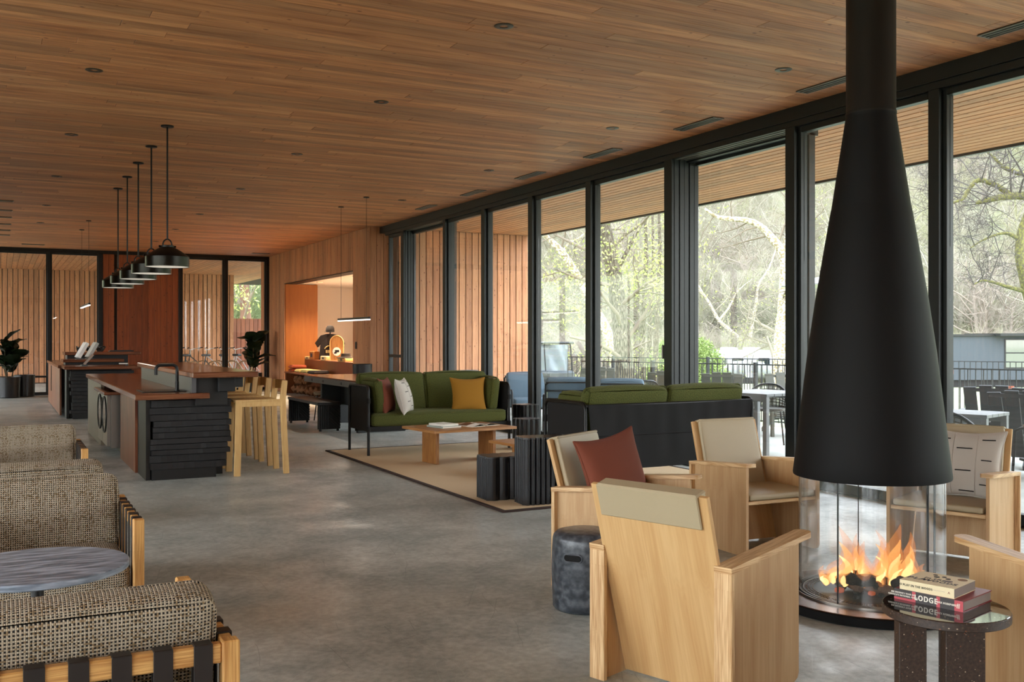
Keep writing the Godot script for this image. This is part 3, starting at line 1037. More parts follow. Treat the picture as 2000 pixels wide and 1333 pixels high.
# ---------------------------------------------------------------- hearth
func build_fireplace() -> void:
	var c := Vector3(3.94, 0, -3.61)
	var f := thing("fireplace", "round glass fireplace under a tall black conical hood", "fireplace", c)
	var mb := MB.new()
	mb.lathe([Vector2(0.0, 0.0), Vector2(0.485, 0.0), Vector2(0.50, 0.004), Vector2(0.50, 0.043), Vector2(0.497, 0.046), Vector2(0.0, 0.046)], 72)
	part(mb, "plinth", M.hood, f)
	M.bronze = mat(Color(0.42, 0.33, 0.27), 0.25, 0.75, M.t_veneer_v, 1.2)
	mb = MB.new()
	mb.lathe([Vector2(0.375, 0.046), Vector2(0.494, 0.046), Vector2(0.496, 0.049), Vector2(0.494, 0.052), Vector2(0.375, 0.052), Vector2(0.375, 0.046)], 72)
	part(mb, "plinth_cap", M.bronze, f)
	mb = MB.new()
	for rr in [0.372, 0.352, 0.332]:
		mb.lathe([Vector2(rr - 0.004, 0.05), Vector2(rr, 0.05), Vector2(rr, 0.062), Vector2(rr - 0.004, 0.062), Vector2(rr - 0.004, 0.05)], 72)
	part(mb, "glass_channel", M.steel, f)
	mb = MB.new()
	mb.lathe([Vector2(0.0, 0.03), Vector2(0.33, 0.05), Vector2(0.33, 0.056), Vector2(0.26, 0.060), Vector2(0.22, 0.052), Vector2(0.0, 0.052)], 48)
	part(mb, "burner_tray", mat(Color(0.07, 0.055, 0.045), 0.5, 0.5), f)
	# perforated air ring
	mb = MB.new()
	for k in 90:
		var a := TAU * k / 90
		for rr in [0.285, 0.30, 0.315]: mb.box(Vector3(cos(a) * rr, 0.061, sin(a) * rr), Vector3(0.008, 0.003, 0.008))
	var ar := part(mb, "air_ring", mat(Color(0.34, 0.24, 0.17), 0.35, 0.7), f)
	ar.set_meta("kind", "stuff")
	# curved panes with narrow joints
	var gm := StandardMaterial3D.new()
	gm.albedo_color = Color(0.85, 0.93, 0.90, 0.02)
	gm.transparency = BaseMaterial3D.TRANSPARENCY_ALPHA
	gm.roughness = 0.02
	M.hearth_glass = gm
	for k in 5:
		var a0 := TAU * k / 5.0 + 0.33 + 0.012
		var a1 := TAU * (k + 1) / 5.0 + 0.33 - 0.012
		mb = MB.new()
		mb.lathe([Vector2(0.355, 0.058), Vector2(0.355, 0.70)], 24, Vector3(), 35.0, a0, a1)
		mb.lathe([Vector2(0.347, 0.70), Vector2(0.347, 0.058)], 24, Vector3(), 35.0, a0, a1)
		part(mb, "curved_pane", gm, f)
		mb = MB.new()
		var am := a0 - 0.012
		mb.bar(Vector3(cos(am) * 0.351, 0.058, sin(am) * 0.351), Vector3(cos(am) * 0.351, 0.69, sin(am) * 0.351), 0.004, 0.011, 0.0, Vector3(cos(am), 0, sin(am)))
		part(mb, "pane_joint", M.frame_pale, f)
	# hood: flared cone rising into the flue
	mb = MB.new()
	mb.lathe([Vector2(0.372, 0.655), Vector2(0.3815, 0.648), Vector2(0.3835, 0.656), Vector2(0.372, 0.75), Vector2(0.343, 1.00), Vector2(0.311, 1.27), Vector2(0.274, 1.53), Vector2(0.236, 1.76), Vector2(0.199, 1.98), Vector2(0.168, 2.13), Vector2(0.146, 2.24), Vector2(0.131, 2.34), Vector2(0.124, 2.44), Vector2(0.1225, 2.50)], 72)
	mb.lathe([Vector2(0.119, 2.50), Vector2(0.23, 1.76), Vector2(0.366, 0.75), Vector2(0.372, 0.655)], 48)
	part(mb, "hood", M.hood, f)
	mb = MB.new()
	mb.lathe([Vector2(0.1245, 2.485), Vector2(0.1245, 2.495), Vector2(0.121, 2.50), Vector2(0.121, CEIL + 0.01)], 48)
	part(mb, "flue_pipe", M.flue, f)
	# logs and embers
	rng.seed = 31
	M.char = mat(Color(0.20, 0.15, 0.13), 0.95, 0.0, M.t_wool, 9.0)
	bump(M.char, M.t_wool, 1.2)
	M.ash = mat(Color(0.52, 0.40, 0.34), 0.95, 0.0, M.t_wool, 9.0)
	M.ember = mat(Color(0.2, 0.05, 0.02), 0.9)
	M.ember.emission_enabled = true
	M.ember.emission = Color(1.0, 0.45, 0.16)
	M.ember.emission_energy_multiplier = 0.03
	for k in 11:
		var a := TAU * k / 11.0 + rng.randf_range(-0.2, 0.2)
		var rr := rng.randf_range(0.03, 0.15)
		var dir := Vector3(cos(a * 2.3), rng.randf_range(-0.05, 0.2), sin(a * 2.3)).normalized()
		var p := Vector3(cos(a) * rr, 0.085 + 0.02 * (k % 3), sin(a) * rr)
		var l := rng.randf_range(0.08, 0.15)
		mb = MB.new()
		var pts := []
		var rad := []
		for q in 7:
			pts.append(p + dir * l * (q / 6.0 - 0.5) + Vector3(rng.randf_range(-1, 1), rng.randf_range(-1, 1), rng.randf_range(-1, 1)) * 0.004)
			rad.append((0.032 if k % 2 else 0.026) * (0.75 if q == 0 or q == 6 else 1.0) * rng.randf_range(0.85, 1.12))
		mb.tube(pts, rad, 9)
		part(mb, "log", M.ash if k % 3 == 0 else M.char, f)
	for k in 16:
		var a := TAU * k / 16.0
		var rr := rng.randf_range(0.04, 0.2)
		mb = MB.new()
		mb.soft(Vector3(cos(a) * rr, 0.066, sin(a) * rr), Vector3(0.04, 0.025, 0.035) * rng.randf_range(0.7, 1.2), 0.009, 0.0, 3)
		part(mb, "ember", M.ember if k % 3 == 0 else M.char, f)
	# flames: curling tongues, clear orange outside and bright at the heart
	M.flame_outer = flame_material(Color(1.0, 0.60, 0.30), 0.11, 0.18)
	M.flame_mid = flame_material(Color(1.0, 0.70, 0.38), 0.15, 0.36)
	M.flame_core = flame_material(Color(1.0, 0.86, 0.58), 0.21, 0.8)
	var right := Vector3(0.88721, 0, 0.46136)
	var deep := Vector3(0.46136, 0, -0.88721)
	# sideways place, depth, height, width, lean
	var tongues := [[-0.24, 0.02, 0.12, 0.045, -0.03], [-0.15, -0.02, 0.20, 0.06, 0.02], [-0.11, 0.05, 0.33, 0.07, -0.03], [-0.07, -0.04, 0.22, 0.06, 0.03], [-0.02, 0.03, 0.25, 0.07, -0.02], [0.02, -0.06, 0.20, 0.055, 0.02], [0.06, 0.02, 0.26, 0.07, 0.02], [0.10, -0.04, 0.22, 0.06, 0.05], [0.15, 0.06, 0.34, 0.085, 0.02], [0.20, 0.03, 0.30, 0.07, 0.04], [0.21, -0.05, 0.14, 0.05, 0.08], [0.25, 0.05, 0.26, 0.05, -0.01], [-0.19, 0.06, 0.16, 0.05, 0.03], [0.12, 0.10, 0.30, 0.06, -0.04], [-0.05, 0.10, 0.28, 0.06, 0.02]]
	for k in tongues.size():
		var q: Array = tongues[k]
		for layer in 3:
			var sc: float = [1.0, 0.74, 0.5][layer]
			mb = MB.new()
			var pts := []
			var rad := []
			for i in 12:
				var s := i / 11.0
				var sway: float = q[4] * s * s + 0.018 * sin(s * 7.0 + k * 1.7) * s
				pts.append(right * (q[0] * 0.92 + sway) + deep * (q[1] + 0.012 * sin(s * 5.0 + k)) + Vector3(0, 0.080 + 0.9 * q[2] * sc * s, 0))
				rad.append(q[3] * 0.62 * sc * pow(sin(PI * clampf(pow(s, 0.62) * 0.96 + 0.03, 0.0, 1.0)), 1.1) + 0.0008)
			mb.tube(pts, rad, 8)
			part(mb, "flame", [M.flame_outer, M.flame_mid, M.flame_core][layer], f)
	var glow := OmniLight3D.new()
	glow.name = "fire_glow"
	glow.light_color = Color(1.0, 0.62, 0.32)
	glow.light_energy = 0.10
	glow.light_size = 0.01
	glow.omni_range = 20.0
	glow.omni_attenuation = 2.0
	glow.shadow_enabled = true
	glow.position = right * -0.018 + deep * 0.03 + Vector3(0, 0.13, 0)
	f.add_child(glow)

func flame_material(c: Color, e: float, alpha: float) -> StandardMaterial3D:
	var m := StandardMaterial3D.new()
	m.albedo_color = Color(0, 0, 0, alpha)
	m.transparency = BaseMaterial3D.TRANSPARENCY_ALPHA
	m.roughness = 1.0
	m.metallic_specular = 0.0
	m.emission_enabled = true
	m.emission = c
	m.emission_energy_multiplier = e
	return m

# ---------------------------------------------------------------- small tables, stool, books by the fire
func build_fireside() -> void:
	make_lounge_chair("plywood lounge chair showing its bare back beside the grey ceramic stool", Vector3(2.183, 0, -3.025), facing(0.947, -0.322))
	make_lounge_chair("plywood lounge chair holding a rust pillow", Vector3(2.942, 0, -4.808), facing(0.48, 0.877))
	make_lounge_chair("plywood lounge chair with empty taupe pads behind the dark canvas sofa back", Vector3(4.369, 0, -5.228), facing(-0.043, 0.999))
	make_lounge_chair("plywood lounge chair holding a white pillow by the glass wall", Vector3(5.378, 0, -4.177), facing(-0.927, 0.375))
	make_lounge_chair("plywood lounge chair next to the speckled side table with books", Vector3(3.524, 0, -1.964), facing(0.13, -0.9915))
	# garden stool of grey glazed ceramic
	var st := thing("ceramic_stool", "grey glazed ceramic drum stool with a slot handle", "stool", Vector3(2.605, 0, -4.21))
	var mb := MB.new()
	var R := 0.165
	var prof := [Vector2(0, 0.0), Vector2(R - 0.01, 0.0), Vector2(R, 0.012)]
	for k in 9: prof.append(Vector2(R + 0.006 * sin(PI * k / 8.0), 0.03 + 0.32 * k / 8.0))
	prof.append_array([Vector2(R - 0.006, 0.366), Vector2(R - 0.02, 0.380), Vector2(R - 0.05, 0.387), Vector2(0, 0.390)])
	mb.lathe(prof, 56, Vector3(), 60.0)
	part(mb, "body", M.ceramic, st)
	var hn := Vector3(-0.80, 0, 0.60).normalized()     # the slot looks towards the room
	mb = MB.new()
	mb.xf = Transform3D(Basis(Vector3.UP.cross(hn), Vector3.UP, hn), hn * 0.1635 + Vector3(0, 0.275, 0))
	mb.prism(rounded_rect(0.088, 0.030, 0.0149, 6), -0.006, 0.0075, true)
	part(mb, "handle_slot", mat(Color(0.008, 0.008, 0.008), 0.9), st)
	mb = MB.new()
	var ringp := []
	for p in rounded_rect(0.094, 0.036, 0.0179, 6): ringp.append(mb.xf * Vector3(p.x, p.y, 0.0))
	var rp := []
	for p in rounded_rect(0.094, 0.036, 0.0179, 6): rp.append(Transform3D(Basis(Vector3.UP.cross(hn), Vector3.UP, hn), hn * 0.1675 + Vector3(0, 0.275, 0)) * Vector3(p.x, p.y, 0.0))
	mb.tube(rp, 0.004, 6, false, true)
	part(mb, "handle_rim", M.ceramic, st)
	# speckled side table
	var c := Vector3(2.81, 0, -2.256)
	var t := thing("side_table", "round dark speckled terrazzo side table with slab legs", "table", c)
	mb = MB.new()
	mb.lathe([Vector2(0, 0.419), Vector2(0.196, 0.419), Vector2(0.20, 0.422), Vector2(0.20, 0.4465), Vector2(0.1985, 0.4485)], 64)
	part(mb, "tabletop_edge", M.terrazzo, t)
	mb = MB.new()
	mb.lathe([Vector2(0.1985, 0.4485), Vector2(0.1965, 0.450), Vector2(0.0, 0.450)], 64)
	part(mb, "polished_top", M.terrazzo_top, t)
	var right := Vector3(0.88721, 0, 0.46136)
	var deep := Vector3(0.46136, 0, -0.88721)
	for q in [[-0.143, -0.062, 0.090, 0.0], [0.030, -0.06, 0.130, 0.0], [0.06, 0.10, 0.12, 0.9]]:
		var p: Vector3 = right * q[0] + deep * q[1]
		var leg := pb(Vector3(-q[2] * 0.5, 0, -0.0225), Vector3(q[2] * 0.5, 0.419, 0.0225), "slab_leg", M.terrazzo, t, 0.002)
		leg.position = p
		leg.rotation.y = -atan2(0.46136, 0.88721) + q[3]
	# two books stacked on it
	M.maroon = mat(Color(0.50, 0.10, 0.12), 0.4)
	M.charcoal = mat(Color(0.23, 0.21, 0.21), 0.5)
	M.rose = mat(Color(0.74, 0.30, 0.33), 0.5)
	M.cream = mat(Color(0.90, 0.84, 0.68), 0.55)
	M.pages = mat(Color(0.55, 0.50, 0.47), 0.85)
	M.ink = mat(Color(0.06, 0.05, 0.05), 0.7)
	var turn := atan2(-0.97, 0.241)    # local x runs along the spine
	var b1 := thing("book", "maroon hardback with LODGE on its spine under the cream book", "book", Vector3(2.741, 0.450, -2.407), turn, "books on the speckled table")
	var bl := 0.237
	var bd := 0.216
	var bh := 0.036
	pb(Vector3(0.0, 0.0, -bd), Vector3(bl, 0.003, 0.0), "cover", M.maroon, b1)
	pb(Vector3(0.0, bh - 0.003, -bd), Vector3(bl, bh, 0.0), "cover", M.maroon, b1)
	pb(Vector3(0.003, 0.003, -bd + 0.003), Vector3(bl - 0.003, bh - 0.003, -0.003), "page_block", M.pages, b1)
	var sp := pb(Vector3(0.0, 0.0, 0.0), Vector3(bl, bh, 0.003), "spine", M.charcoal, b1)
	pb(Vector3(0.064, 0.0005, 0.003), Vector3(0.076, bh - 0.0005, 0.0035), "spine_band", M.rose, sp)
	pb(Vector3(0.0, 0.0005, 0.003), Vector3(0.064, 0.008, 0.0034), "spine_band", M.rose, sp)
	pb(Vector3(0.148, 0.0005, 0.003), Vector3(0.160, bh - 0.0005, 0.0035), "spine_band", M.rose, sp)
	pb(Vector3(0.208, 0.0005, 0.003), Vector3(bl, bh - 0.0005, 0.0035), "spine_band", M.rose, sp)
	lettering(sp, "LODGE", Vector3(0.112, bh * 0.5, 0.0034), 0.0205, M.paper)
	lettering(sp, "AN INSIDER'S TOUR OF", Vector3(0.031, bh * 0.66, 0.0036), 0.0062, M.paper)
	lettering(sp, "AMERICA'S NATIONAL PARKS", Vector3(0.031, bh * 0.42, 0.0036), 0.0062, M.paper)
	lettering(sp, "MAX HUMPHREY", Vector3(0.184, bh * 0.5, 0.0036), 0.0075, M.paper)
	var mark := MB.new()
	for k in 3: mark.bar(Vector3(0.216 + 0.004 * k, 0.010, 0.0036), Vector3(0.219 + 0.0035 * k, 0.026, 0.0036), 0.0016, 0.0008, 0.0, Vector3.BACK)
	part(mark, "publisher_mark", M.paper, sp)
	var b2 := thing("book", "cream paperback HOW TO PLAY IN THE WOODS on top of the stack", "book", Vector3(2.741, 0.450 + bh, -2.407) + Vector3(0.241, 0, 0.97) * 0.018 + Vector3(0.97, 0, -0.241) * 0.002, turn + 0.03, "books on the speckled table")
	bl = 0.185
	bd = 0.172
	bh = 0.033
	var cv := pb(Vector3(0.0, bh - 0.0015, -bd), Vector3(bl, bh, 0.0), "cover", M.cream, b2)
	pb(Vector3(0.0, 0.0, -bd), Vector3(bl, 0.0015, 0.0), "cover", M.cream, b2)
	pb(Vector3(0.001, 0.0015, -bd + 0.001), Vector3(bl - 0.001, bh - 0.0015, -0.001), "page_block", M.pages, b2)
	sp = pb(Vector3(0.0, 0.0, 0.0), Vector3(bl, bh, 0.0015), "spine", M.cream, b2)
	lettering(sp, "HOW TO PLAY IN THE WOODS", Vector3(0.040, bh * 0.52, 0.0018), 0.0085, M.ink)
	pb(Vector3(0.078, bh * 0.52, 0.0015), Vector3(0.155, bh * 0.52 + 0.0006, 0.0017), "spine_rule", M.pages, sp)
	lettering(sp, "^", Vector3(0.168, bh * 0.45, 0.0018), 0.012, M.maroon)
	# cover print: loose grey letters and small drawings
	for q in [["PLAY", 0.045, -0.055, 0.030], ["in the", 0.085, -0.085, 0.022], ["WOODS", 0.115, -0.055, 0.026]]:
		var lo := lettering(cv, q[0], Vector3(q[1], bh + 0.0004, q[2]), q[3], M.charcoal)
		lo.rotation = Vector3(-PI / 2, 0, 0)
	for q in [[0.075, -0.12, 0.010, M.ink], [0.095, -0.135, 0.008, M.ink], [0.115, -0.118, 0.009, M.ink], [0.155, -0.14, 0.016, mat(Color(0.50, 0.33, 0.10), 0.6)], [0.13, -0.085, 0.014, M.pages], [0.06, -0.145, 0.008, M.ink]]:
		var d := MB.new()
		d.lathe([Vector2(q[2], 0.0), Vector2(q[2], 0.0005), Vector2(0, 0.0005)], 14, Vector3(q[0], bh, q[1]))
		part(d, "cover_drawing", q[3], cv)
	# rust pillow on the second chair, white pillow on the chair by the glass
	var f2 := Vector3(0.48, 0, 0.877)
	var r2 := Vector3(-0.877, 0, 0.48)
	var up := (Vector3.UP * 0.97 - f2 * 0.26).normalized()
	var o2 := Vector3(2.942, 0, -4.808) + f2 * 0.20 + r2 * (-0.03) + Vector3(0, 0.585, 0)
	throw_pillow("rust_pillow", "rust linen pillow on a plywood lounge chair", M.rust, 0.46, 0.15, Transform3D(Basis(up.cross(f2).normalized(), up, up.cross(f2).normalized().cross(up)).rotated(f2, 0.13).rotated(Vector3.UP, -0.3), o2))
	var f4 := Vector3(-0.927, 0, 0.375)
	up = (Vector3.UP * 0.965 - f4 * 0.26).normalized()
	var x4 := up.cross(f4).normalized()
	var o4 := Vector3(5.378, 0, -4.177) + f4 * 0.17 + Vector3(-0.375, 0, -0.927) * (-0.06) + Vector3(0, 0.575, 0)
	var wp := throw_pillow("striped_pillow", "white linen pillow with dark dashes by the fireplace hood", M.linen, 0.43, 0.14, Transform3D(Basis(x4, up, x4.cross(up)), o4))
	dashes(wp, 0.43, 0.14, [[-0.62, 0.72, 0.4], [-0.62, 0.05, 0.4], [-0.62, -0.62, 0.4], [0.0, 0.42, 0.42], [0.0, -0.22, 0.42], [0.62, 0.72, 0.36], [0.62, 0.1, 0.30], [0.62, -0.60, 0.34], [0.1, -0.85, 0.4]], [-0.32, 0.32])

func lettering(parent: Node, what: String, at: Vector3, h: float, m: Material) -> MeshInstance3D:
	var tm := TextMesh.new()
	var sf := SystemFont.new()
	sf.font_names = PackedStringArray(["Droid Sans"])
	sf.font_weight = 700
	tm.font = sf
	tm.text = what
	tm.font_size = 32
	tm.pixel_size = h / 26.0
	tm.depth = 0.0004
	tm.curve_step = 4.0
	tm.material = m
	var o := MeshInstance3D.new()
	o.name = "lettering"
	o.mesh = tm
	parent.add_child(o, true)
	o.position = at
	return o

# ---------------------------------------------------------------- sofas and the things between them
func make_sofa(label: String, at: Vector3, turn: float) -> Node3D:   # faces -z, origin at the middle of its footprint
	var s := thing("sofa", label, "sofa", at, turn, "green cushioned sofas with black tube frames")
	var hw := 0.895
	var top := 0.785
	for q in [-1.0, 1.0]:
		var x: float = q * hw
		var mb := MB.new()
		var pts := [Vector3(x, 0, -0.34)]
		for k in 6:
			var a := PI * 0.5 * k / 5.0
			pts.append(Vector3(x, top - 0.07 + 0.07 * sin(a), -0.34 + 0.07 - 0.07 * cos(a)))
		for k in 6:
			var a := PI * 0.5 * k / 5.0
			pts.append(Vector3(x, top - 0.06 + 0.06 * cos(a), 0.34 - 0.06 + 0.06 * sin(a)))
		pts.append(Vector3(x, 0, 0.34))
		mb.tube(pts, 0.0165, 12)
		part(mb, "arm_frame", M.black_metal, s)
		# canvas sling on the outside of the arm, slack and slightly bowed
		mb = MB.new()
		mb.grid(func(u: float, v: float) -> Vector3: return Vector3(x - q * (0.004 + 0.02 * sin(PI * u) * (1.0 - v * 0.7)), lerpf(0.265, top - 0.005, v), lerpf(-0.31, 0.30, u)), 10, 8, q < 0)
		mb.grid(func(u: float, v: float) -> Vector3: return Vector3(x - q * (0.012 + 0.02 * sin(PI * u) * (1.0 - v * 0.7)), lerpf(0.265, top - 0.005, v), lerpf(-0.31, 0.30, u)), 10, 8, q > 0)
		part(mb, "arm_sling", M.canvas, s)
		for y in [0.62, 0.30]:
			mb = MB.new()
			mb.tube([Vector3(x, y - 0.03, -0.34), Vector3(x, y + 0.03, -0.34)], 0.024, 10)
			part(mb, "clamp", M.canvas, s)
	var rail := MB.new()
	rail.tube([Vector3(-hw, 0.762, 0.34), Vector3(hw, 0.762, 0.34)], 0.0165, 10)
	part(rail, "back_rail", M.black_metal, s)
	rail = MB.new()
	rail.bar(Vector3(-hw, 0.30, -0.315), Vector3(hw, 0.30, -0.315), 0.03, 0.055, 0.006)
	part(rail, "seat_rail", M.black_metal, s)
	rail = MB.new()
	rail.bar(Vector3(-hw, 0.30, 0.315), Vector3(hw, 0.30, 0.315), 0.03, 0.055, 0.006)
	part(rail, "seat_rail", M.black_metal, s)
	# canvas back with soft folds and a seam
	var back := MB.new()
	for sd in [0, 1]:
		back.grid(func(u: float, v: float) -> Vector3:
			var fold := 0.010 * sin(u * 37.0) * sin(PI * v) + 0.007 * sin(u * 61.0 + 1.3) * v
			return Vector3(lerpf(-hw + 0.06 * (1.0 - v) + 0.015, hw - 0.06 * (1.0 - v) - 0.015, u), lerpf(0.22, 0.775 - 0.012 * sin(PI * u), v), 0.362 + fold * 0.6 - 0.008 * sd), 60, 10, sd == 1)
	part(back, "back_sling", M.canvas, s)
	var seam := MB.new()
	var sp := []
	for k in 40:
		var u := k / 39.0
		var fold := 0.010 * sin(u * 37.0) * sin(PI * 0.5) + 0.007 * sin(u * 61.0 + 1.3) * 0.5
		sp.append(Vector3(lerpf(-hw + 0.045, hw - 0.045, u), 0.51, 0.364 + fold * 0.6))
	seam.tube(sp, 0.006, 5)
	part(seam, "back_seam", M.canvas, s)
	pb(Vector3(-hw + 0.05, 0.285, -0.30), Vector3(hw - 0.05, 0.318, 0.30), "seat_deck", M.canvas, s)
	var c := MB.new()
	c.soft(Vector3(0, 0.398, -0.02), Vector3(1.70, 0.150, 0.70), 0.045, 0.015, 14)
	part(c, "seat_cushion", M.green, s)
	var pipe := MB.new()
	var pp := []
	for p in rounded_rect(1.70, 0.70, 0.06, 5): pp.append(Vector3(p.x, 0.452, -0.02 + p.y))
	pipe.tube(pp, 0.006, 6, false, true)
	part(pipe, "seat_piping", M.green, s)
	var lean := deg_to_rad(14.0)
	for q in [-1.0, 1.0]:
		c = MB.new()
		c.soft(Vector3(), Vector3(0.835, 0.47, 0.15), 0.055, 0.02, 10)
		var edge := []
		for p in rounded_rect(0.835, 0.475, 0.03, 4): edge.append(Vector3(p.x, p.y, 0.0))
		c.tube(edge, 0.007, 6, false, true)
		var o := part(c, "back_cushion", M.green, s)
		o.transform = Transform3D(Basis(Vector3.RIGHT, lean), Vector3(q * 0.422, 0.680, 0.19))
	for q in [-1.0, 1.0]:
		c = MB.new()
		c.soft(Vector3(), Vector3(0.13, 0.40, 0.46), 0.05, 0.02, 9)
		var edge := []
		for p in rounded_rect(0.46, 0.405, 0.02, 4): edge.append(Vector3(0.0, p.y, p.x))
		c.tube(edge, 0.007, 6, false, true)
		var o := part(c, "side_cushion", M.green, s)
		o.transform = Transform3D(Basis(Vector3.BACK, q * -0.12), Vector3(q * 0.735, 0.655, -0.05))
	return s

func scallop(w: float, d: float, nx: int, nz: int, bulge: float) -> PackedVector2Array:   # rectangle whose sides are rows of flutes
	var p := PackedVector2Array()
	var corners := [Vector2(-w * 0.5, -d * 0.5), Vector2(w * 0.5, -d * 0.5), Vector2(w * 0.5, d * 0.5), Vector2(-w * 0.5, d * 0.5)]
	for s in 4:
		var a: Vector2 = corners[s]
		var b: Vector2 = corners[(s + 1) % 4]
		var n := nx if s % 2 == 0 else nz
		var dir := (b - a).normalized()
		var out := Vector2(dir.y, -dir.x)
		for i in n:
			for k in 6:
				var t := k / 6.0
				p.append(a.lerp(b, (i + t) / n) + out * bulge * sin(PI * t))
	return p

func fluted_block(called: String, label: String, at: Vector3, turn: float, w: float, d: float, h: float, nx: int, nz: int, bulge: float) -> void:
	var t := thing(called, label, "side table", at, turn, "black fluted ceramic blocks")
	var mb := MB.new()
	mb.xf = standing()
	mb.prism(scallop(w, d, nx, nz, bulge), 0.0, h - 0.012, true)
	part(mb, "fluted_body", M.block, t)
	mb = MB.new()
	mb.xf = standing()
	mb.prism(scallop(w - 0.006, d - 0.006, nx, nz, bulge), h - 0.012, h, true)
	part(mb, "top_plate", M.block_top, t)

func build_lounge() -> void:
	M.block_top = mat(Color(0.17, 0.16, 0.15), 0.35)
	# rug with a bound edge
	M.t_rug = tex(tone_image(noise_bytes(256, 256, 103, 0.22, 2), 256, Color(0.80, 0.78, 0.74), Color.WHITE, 1.8))
	M.rug = mat(Color(0.93, 0.83, 0.67), 0.95, 0.0, M.t_rug, 6.0)
	M.rug_edge = mat(Color(0.20, 0.13, 0.10), 0.9)
	var rug := thing("rug", "flat woven tan rug with a dark brown bound edge", "rug", Vector3(4.83, 0, -9.08))
	var hx := 1.37
	var hz := 2.30
	pb(Vector3(-hx, 0.0, -hz), Vector3(hx, 0.012, hz), "weave", M.rug, rug, 0.002)
	for q in [[Vector3(-hx - 0.03, 0, -hz - 0.03), Vector3(-hx + 0.012, 0.0145, hz + 0.03)], [Vector3(hx - 0.012, 0, -hz - 0.03), Vector3(hx + 0.03, 0.0145, hz + 0.03)], [Vector3(-hx, 0, -hz - 0.03), Vector3(hx, 0.0145, -hz + 0.012)], [Vector3(-hx, 0, hz - 0.012), Vector3(hx, 0.0145, hz + 0.03)]]:
		pb(q[0], q[1], "binding", M.rug_edge, rug, 0.004)
	make_sofa("green sofa with pillows facing the coffee tables", Vector3(4.595, 0.0125, -10.975), PI)
	make_sofa("green sofa showing its black canvas back", Vector3(5.225, 0.0125, -7.34), 0.0)
	# throw pillows on the far sofa
	var y0 := 0.47
	var pl := [["rust_pillow", "rust pillow leaning on the green sofa arm", M.rust, 0.42, Vector3(3.99, y0 + 0.205, -10.85), -0.95, 0.22], ["striped_pillow", "white dashed pillow on the green sofa beside the rust one", M.linen, 0.42, Vector3(4.17, y0 + 0.20, -10.74), -0.95, 0.26], ["mustard_pillow", "mustard yellow pillow on the green sofa", M.mustard, 0.43, Vector3(5.02, y0 + 0.19, -10.80), 0.24, 0.30]]
	for q in pl:
		var b := Basis(Vector3.UP, -q[5]) * Basis(Vector3.RIGHT, -q[6])
		var o := throw_pillow(q[0], q[1], q[2], q[3], 0.15, Transform3D(b, q[4]))
		if q[0] == "striped_pillow": dashes(o, 0.42, 0.15, [[-0.5, 0.75, 0.34], [-0.5, 0.2, 0.34], [-0.45, -0.35, 0.34], [0.1, 0.5, 0.34], [0.1, -0.1, 0.34], [0.1, -0.65, 0.34], [0.6, 0.8, 0.3], [0.62, 0.15, 0.28], [0.6, -0.5, 0.3]], [-0.2, 0.35])
	# coffee tables
	for q in [["oak coffee table on slab legs with books and a magazine", Vector3(4.42, 0.0145, -9.74), 0.11, 1.02, 0.74, 0.375, 0.355], ["low oak coffee table between the fluted block and sofas", Vector3(4.98, 0.0145, -8.72), 0.11, 1.0, 0.80, 0.285, 0.355]]:
		var t := thing("coffee_table", q[0], "table", q[1], q[2], "oak coffee tables on the rug")
		var w: float = q[3]
		var d: float = q[4]
		var h: float = q[5]
		var mb := MB.new()
		mb.xf = standing()
		mb.prism(rounded_rect(w, d, 0.015, 3), h - 0.026, h, true)
		part(mb, "tabletop", M.walnut_u, t)
		for s in [-1.0, 1.0]:
			pb(Vector3(s * q[6] - 0.018, 0.0, -0.155), Vector3(s * q[6] + 0.018, h - 0.026, 0.155), "slab_leg", M.walnut_v, t, 0.003)
		pb(Vector3(-0.355, h - 0.062, -0.02), Vector3(0.355, h - 0.026, 0.02), "stretcher", M.walnut_u, t, 0.002)
	var ty := 0.3895
	# two books and an open magazine on the near table
	var bk := thing("book", "thick pale grey book at the bottom of the coffee table stack", "book", Vector3(4.23, ty, -9.72), 0.2, "books on the coffee table")
	pb(Vector3(-0.12, 0, -0.15), Vector3(0.12, 0.018, 0.15), "cover", mat(Color(0.62, 0.66, 0.62), 0.6), bk, 0.001)
	pb(Vector3(-0.117, 0.003, -0.147), Vector3(0.1205, 0.015, 0.1505), "page_block", M.paper, bk)
	bk = thing("book", "white book on top of the grey one", "book", Vector3(4.23, ty + 0.018, -9.73), 0.26, "books on the coffee table")
	pb(Vector3(-0.10, 0, -0.13), Vector3(0.10, 0.022, 0.13), "cover", mat(Color(0.90, 0.89, 0.85), 0.5), bk, 0.001)
	pb(Vector3(-0.097, 0.003, -0.127), Vector3(0.1005, 0.019, 0.1305), "page_block", M.paper, bk)
	var mg := thing("magazine", "open magazine with brown photographs lying on the coffee table", "magazine", Vector3(4.64, ty, -9.74), 0.3)
	M.photo_brown = mat(Color(0.42, 0.25, 0.16), 0.4)
	for s in [-1.0, 1.0]:
		var mb := MB.new()
		mb.grid(func(u: float, v: float) -> Vector3: return Vector3(s * (0.004 + 0.20 * u), 0.003 + 0.022 * sin(PI * pow(u, 0.55)), lerpf(0.14, -0.14, v)), 10, 2, s < 0)
		mb.span(Vector3(s * 0.002, 0, -0.14), Vector3(s * 0.205, 0.003, 0.14))
		var pg := part(mb, "page", M.paper, mg)
		mb = MB.new()
		mb.grid(func(u: float, v: float) -> Vector3: return Vector3(s * (0.03 + 0.15 * u), 0.0045 + 0.022 * sin(PI * pow(0.13 + 0.75 * u, 0.55)), lerpf(0.11 if s > 0 else 0.02, -0.12, v)), 10, 2, s < 0)
		part(mb, "photograph", M.photo_brown, pg)
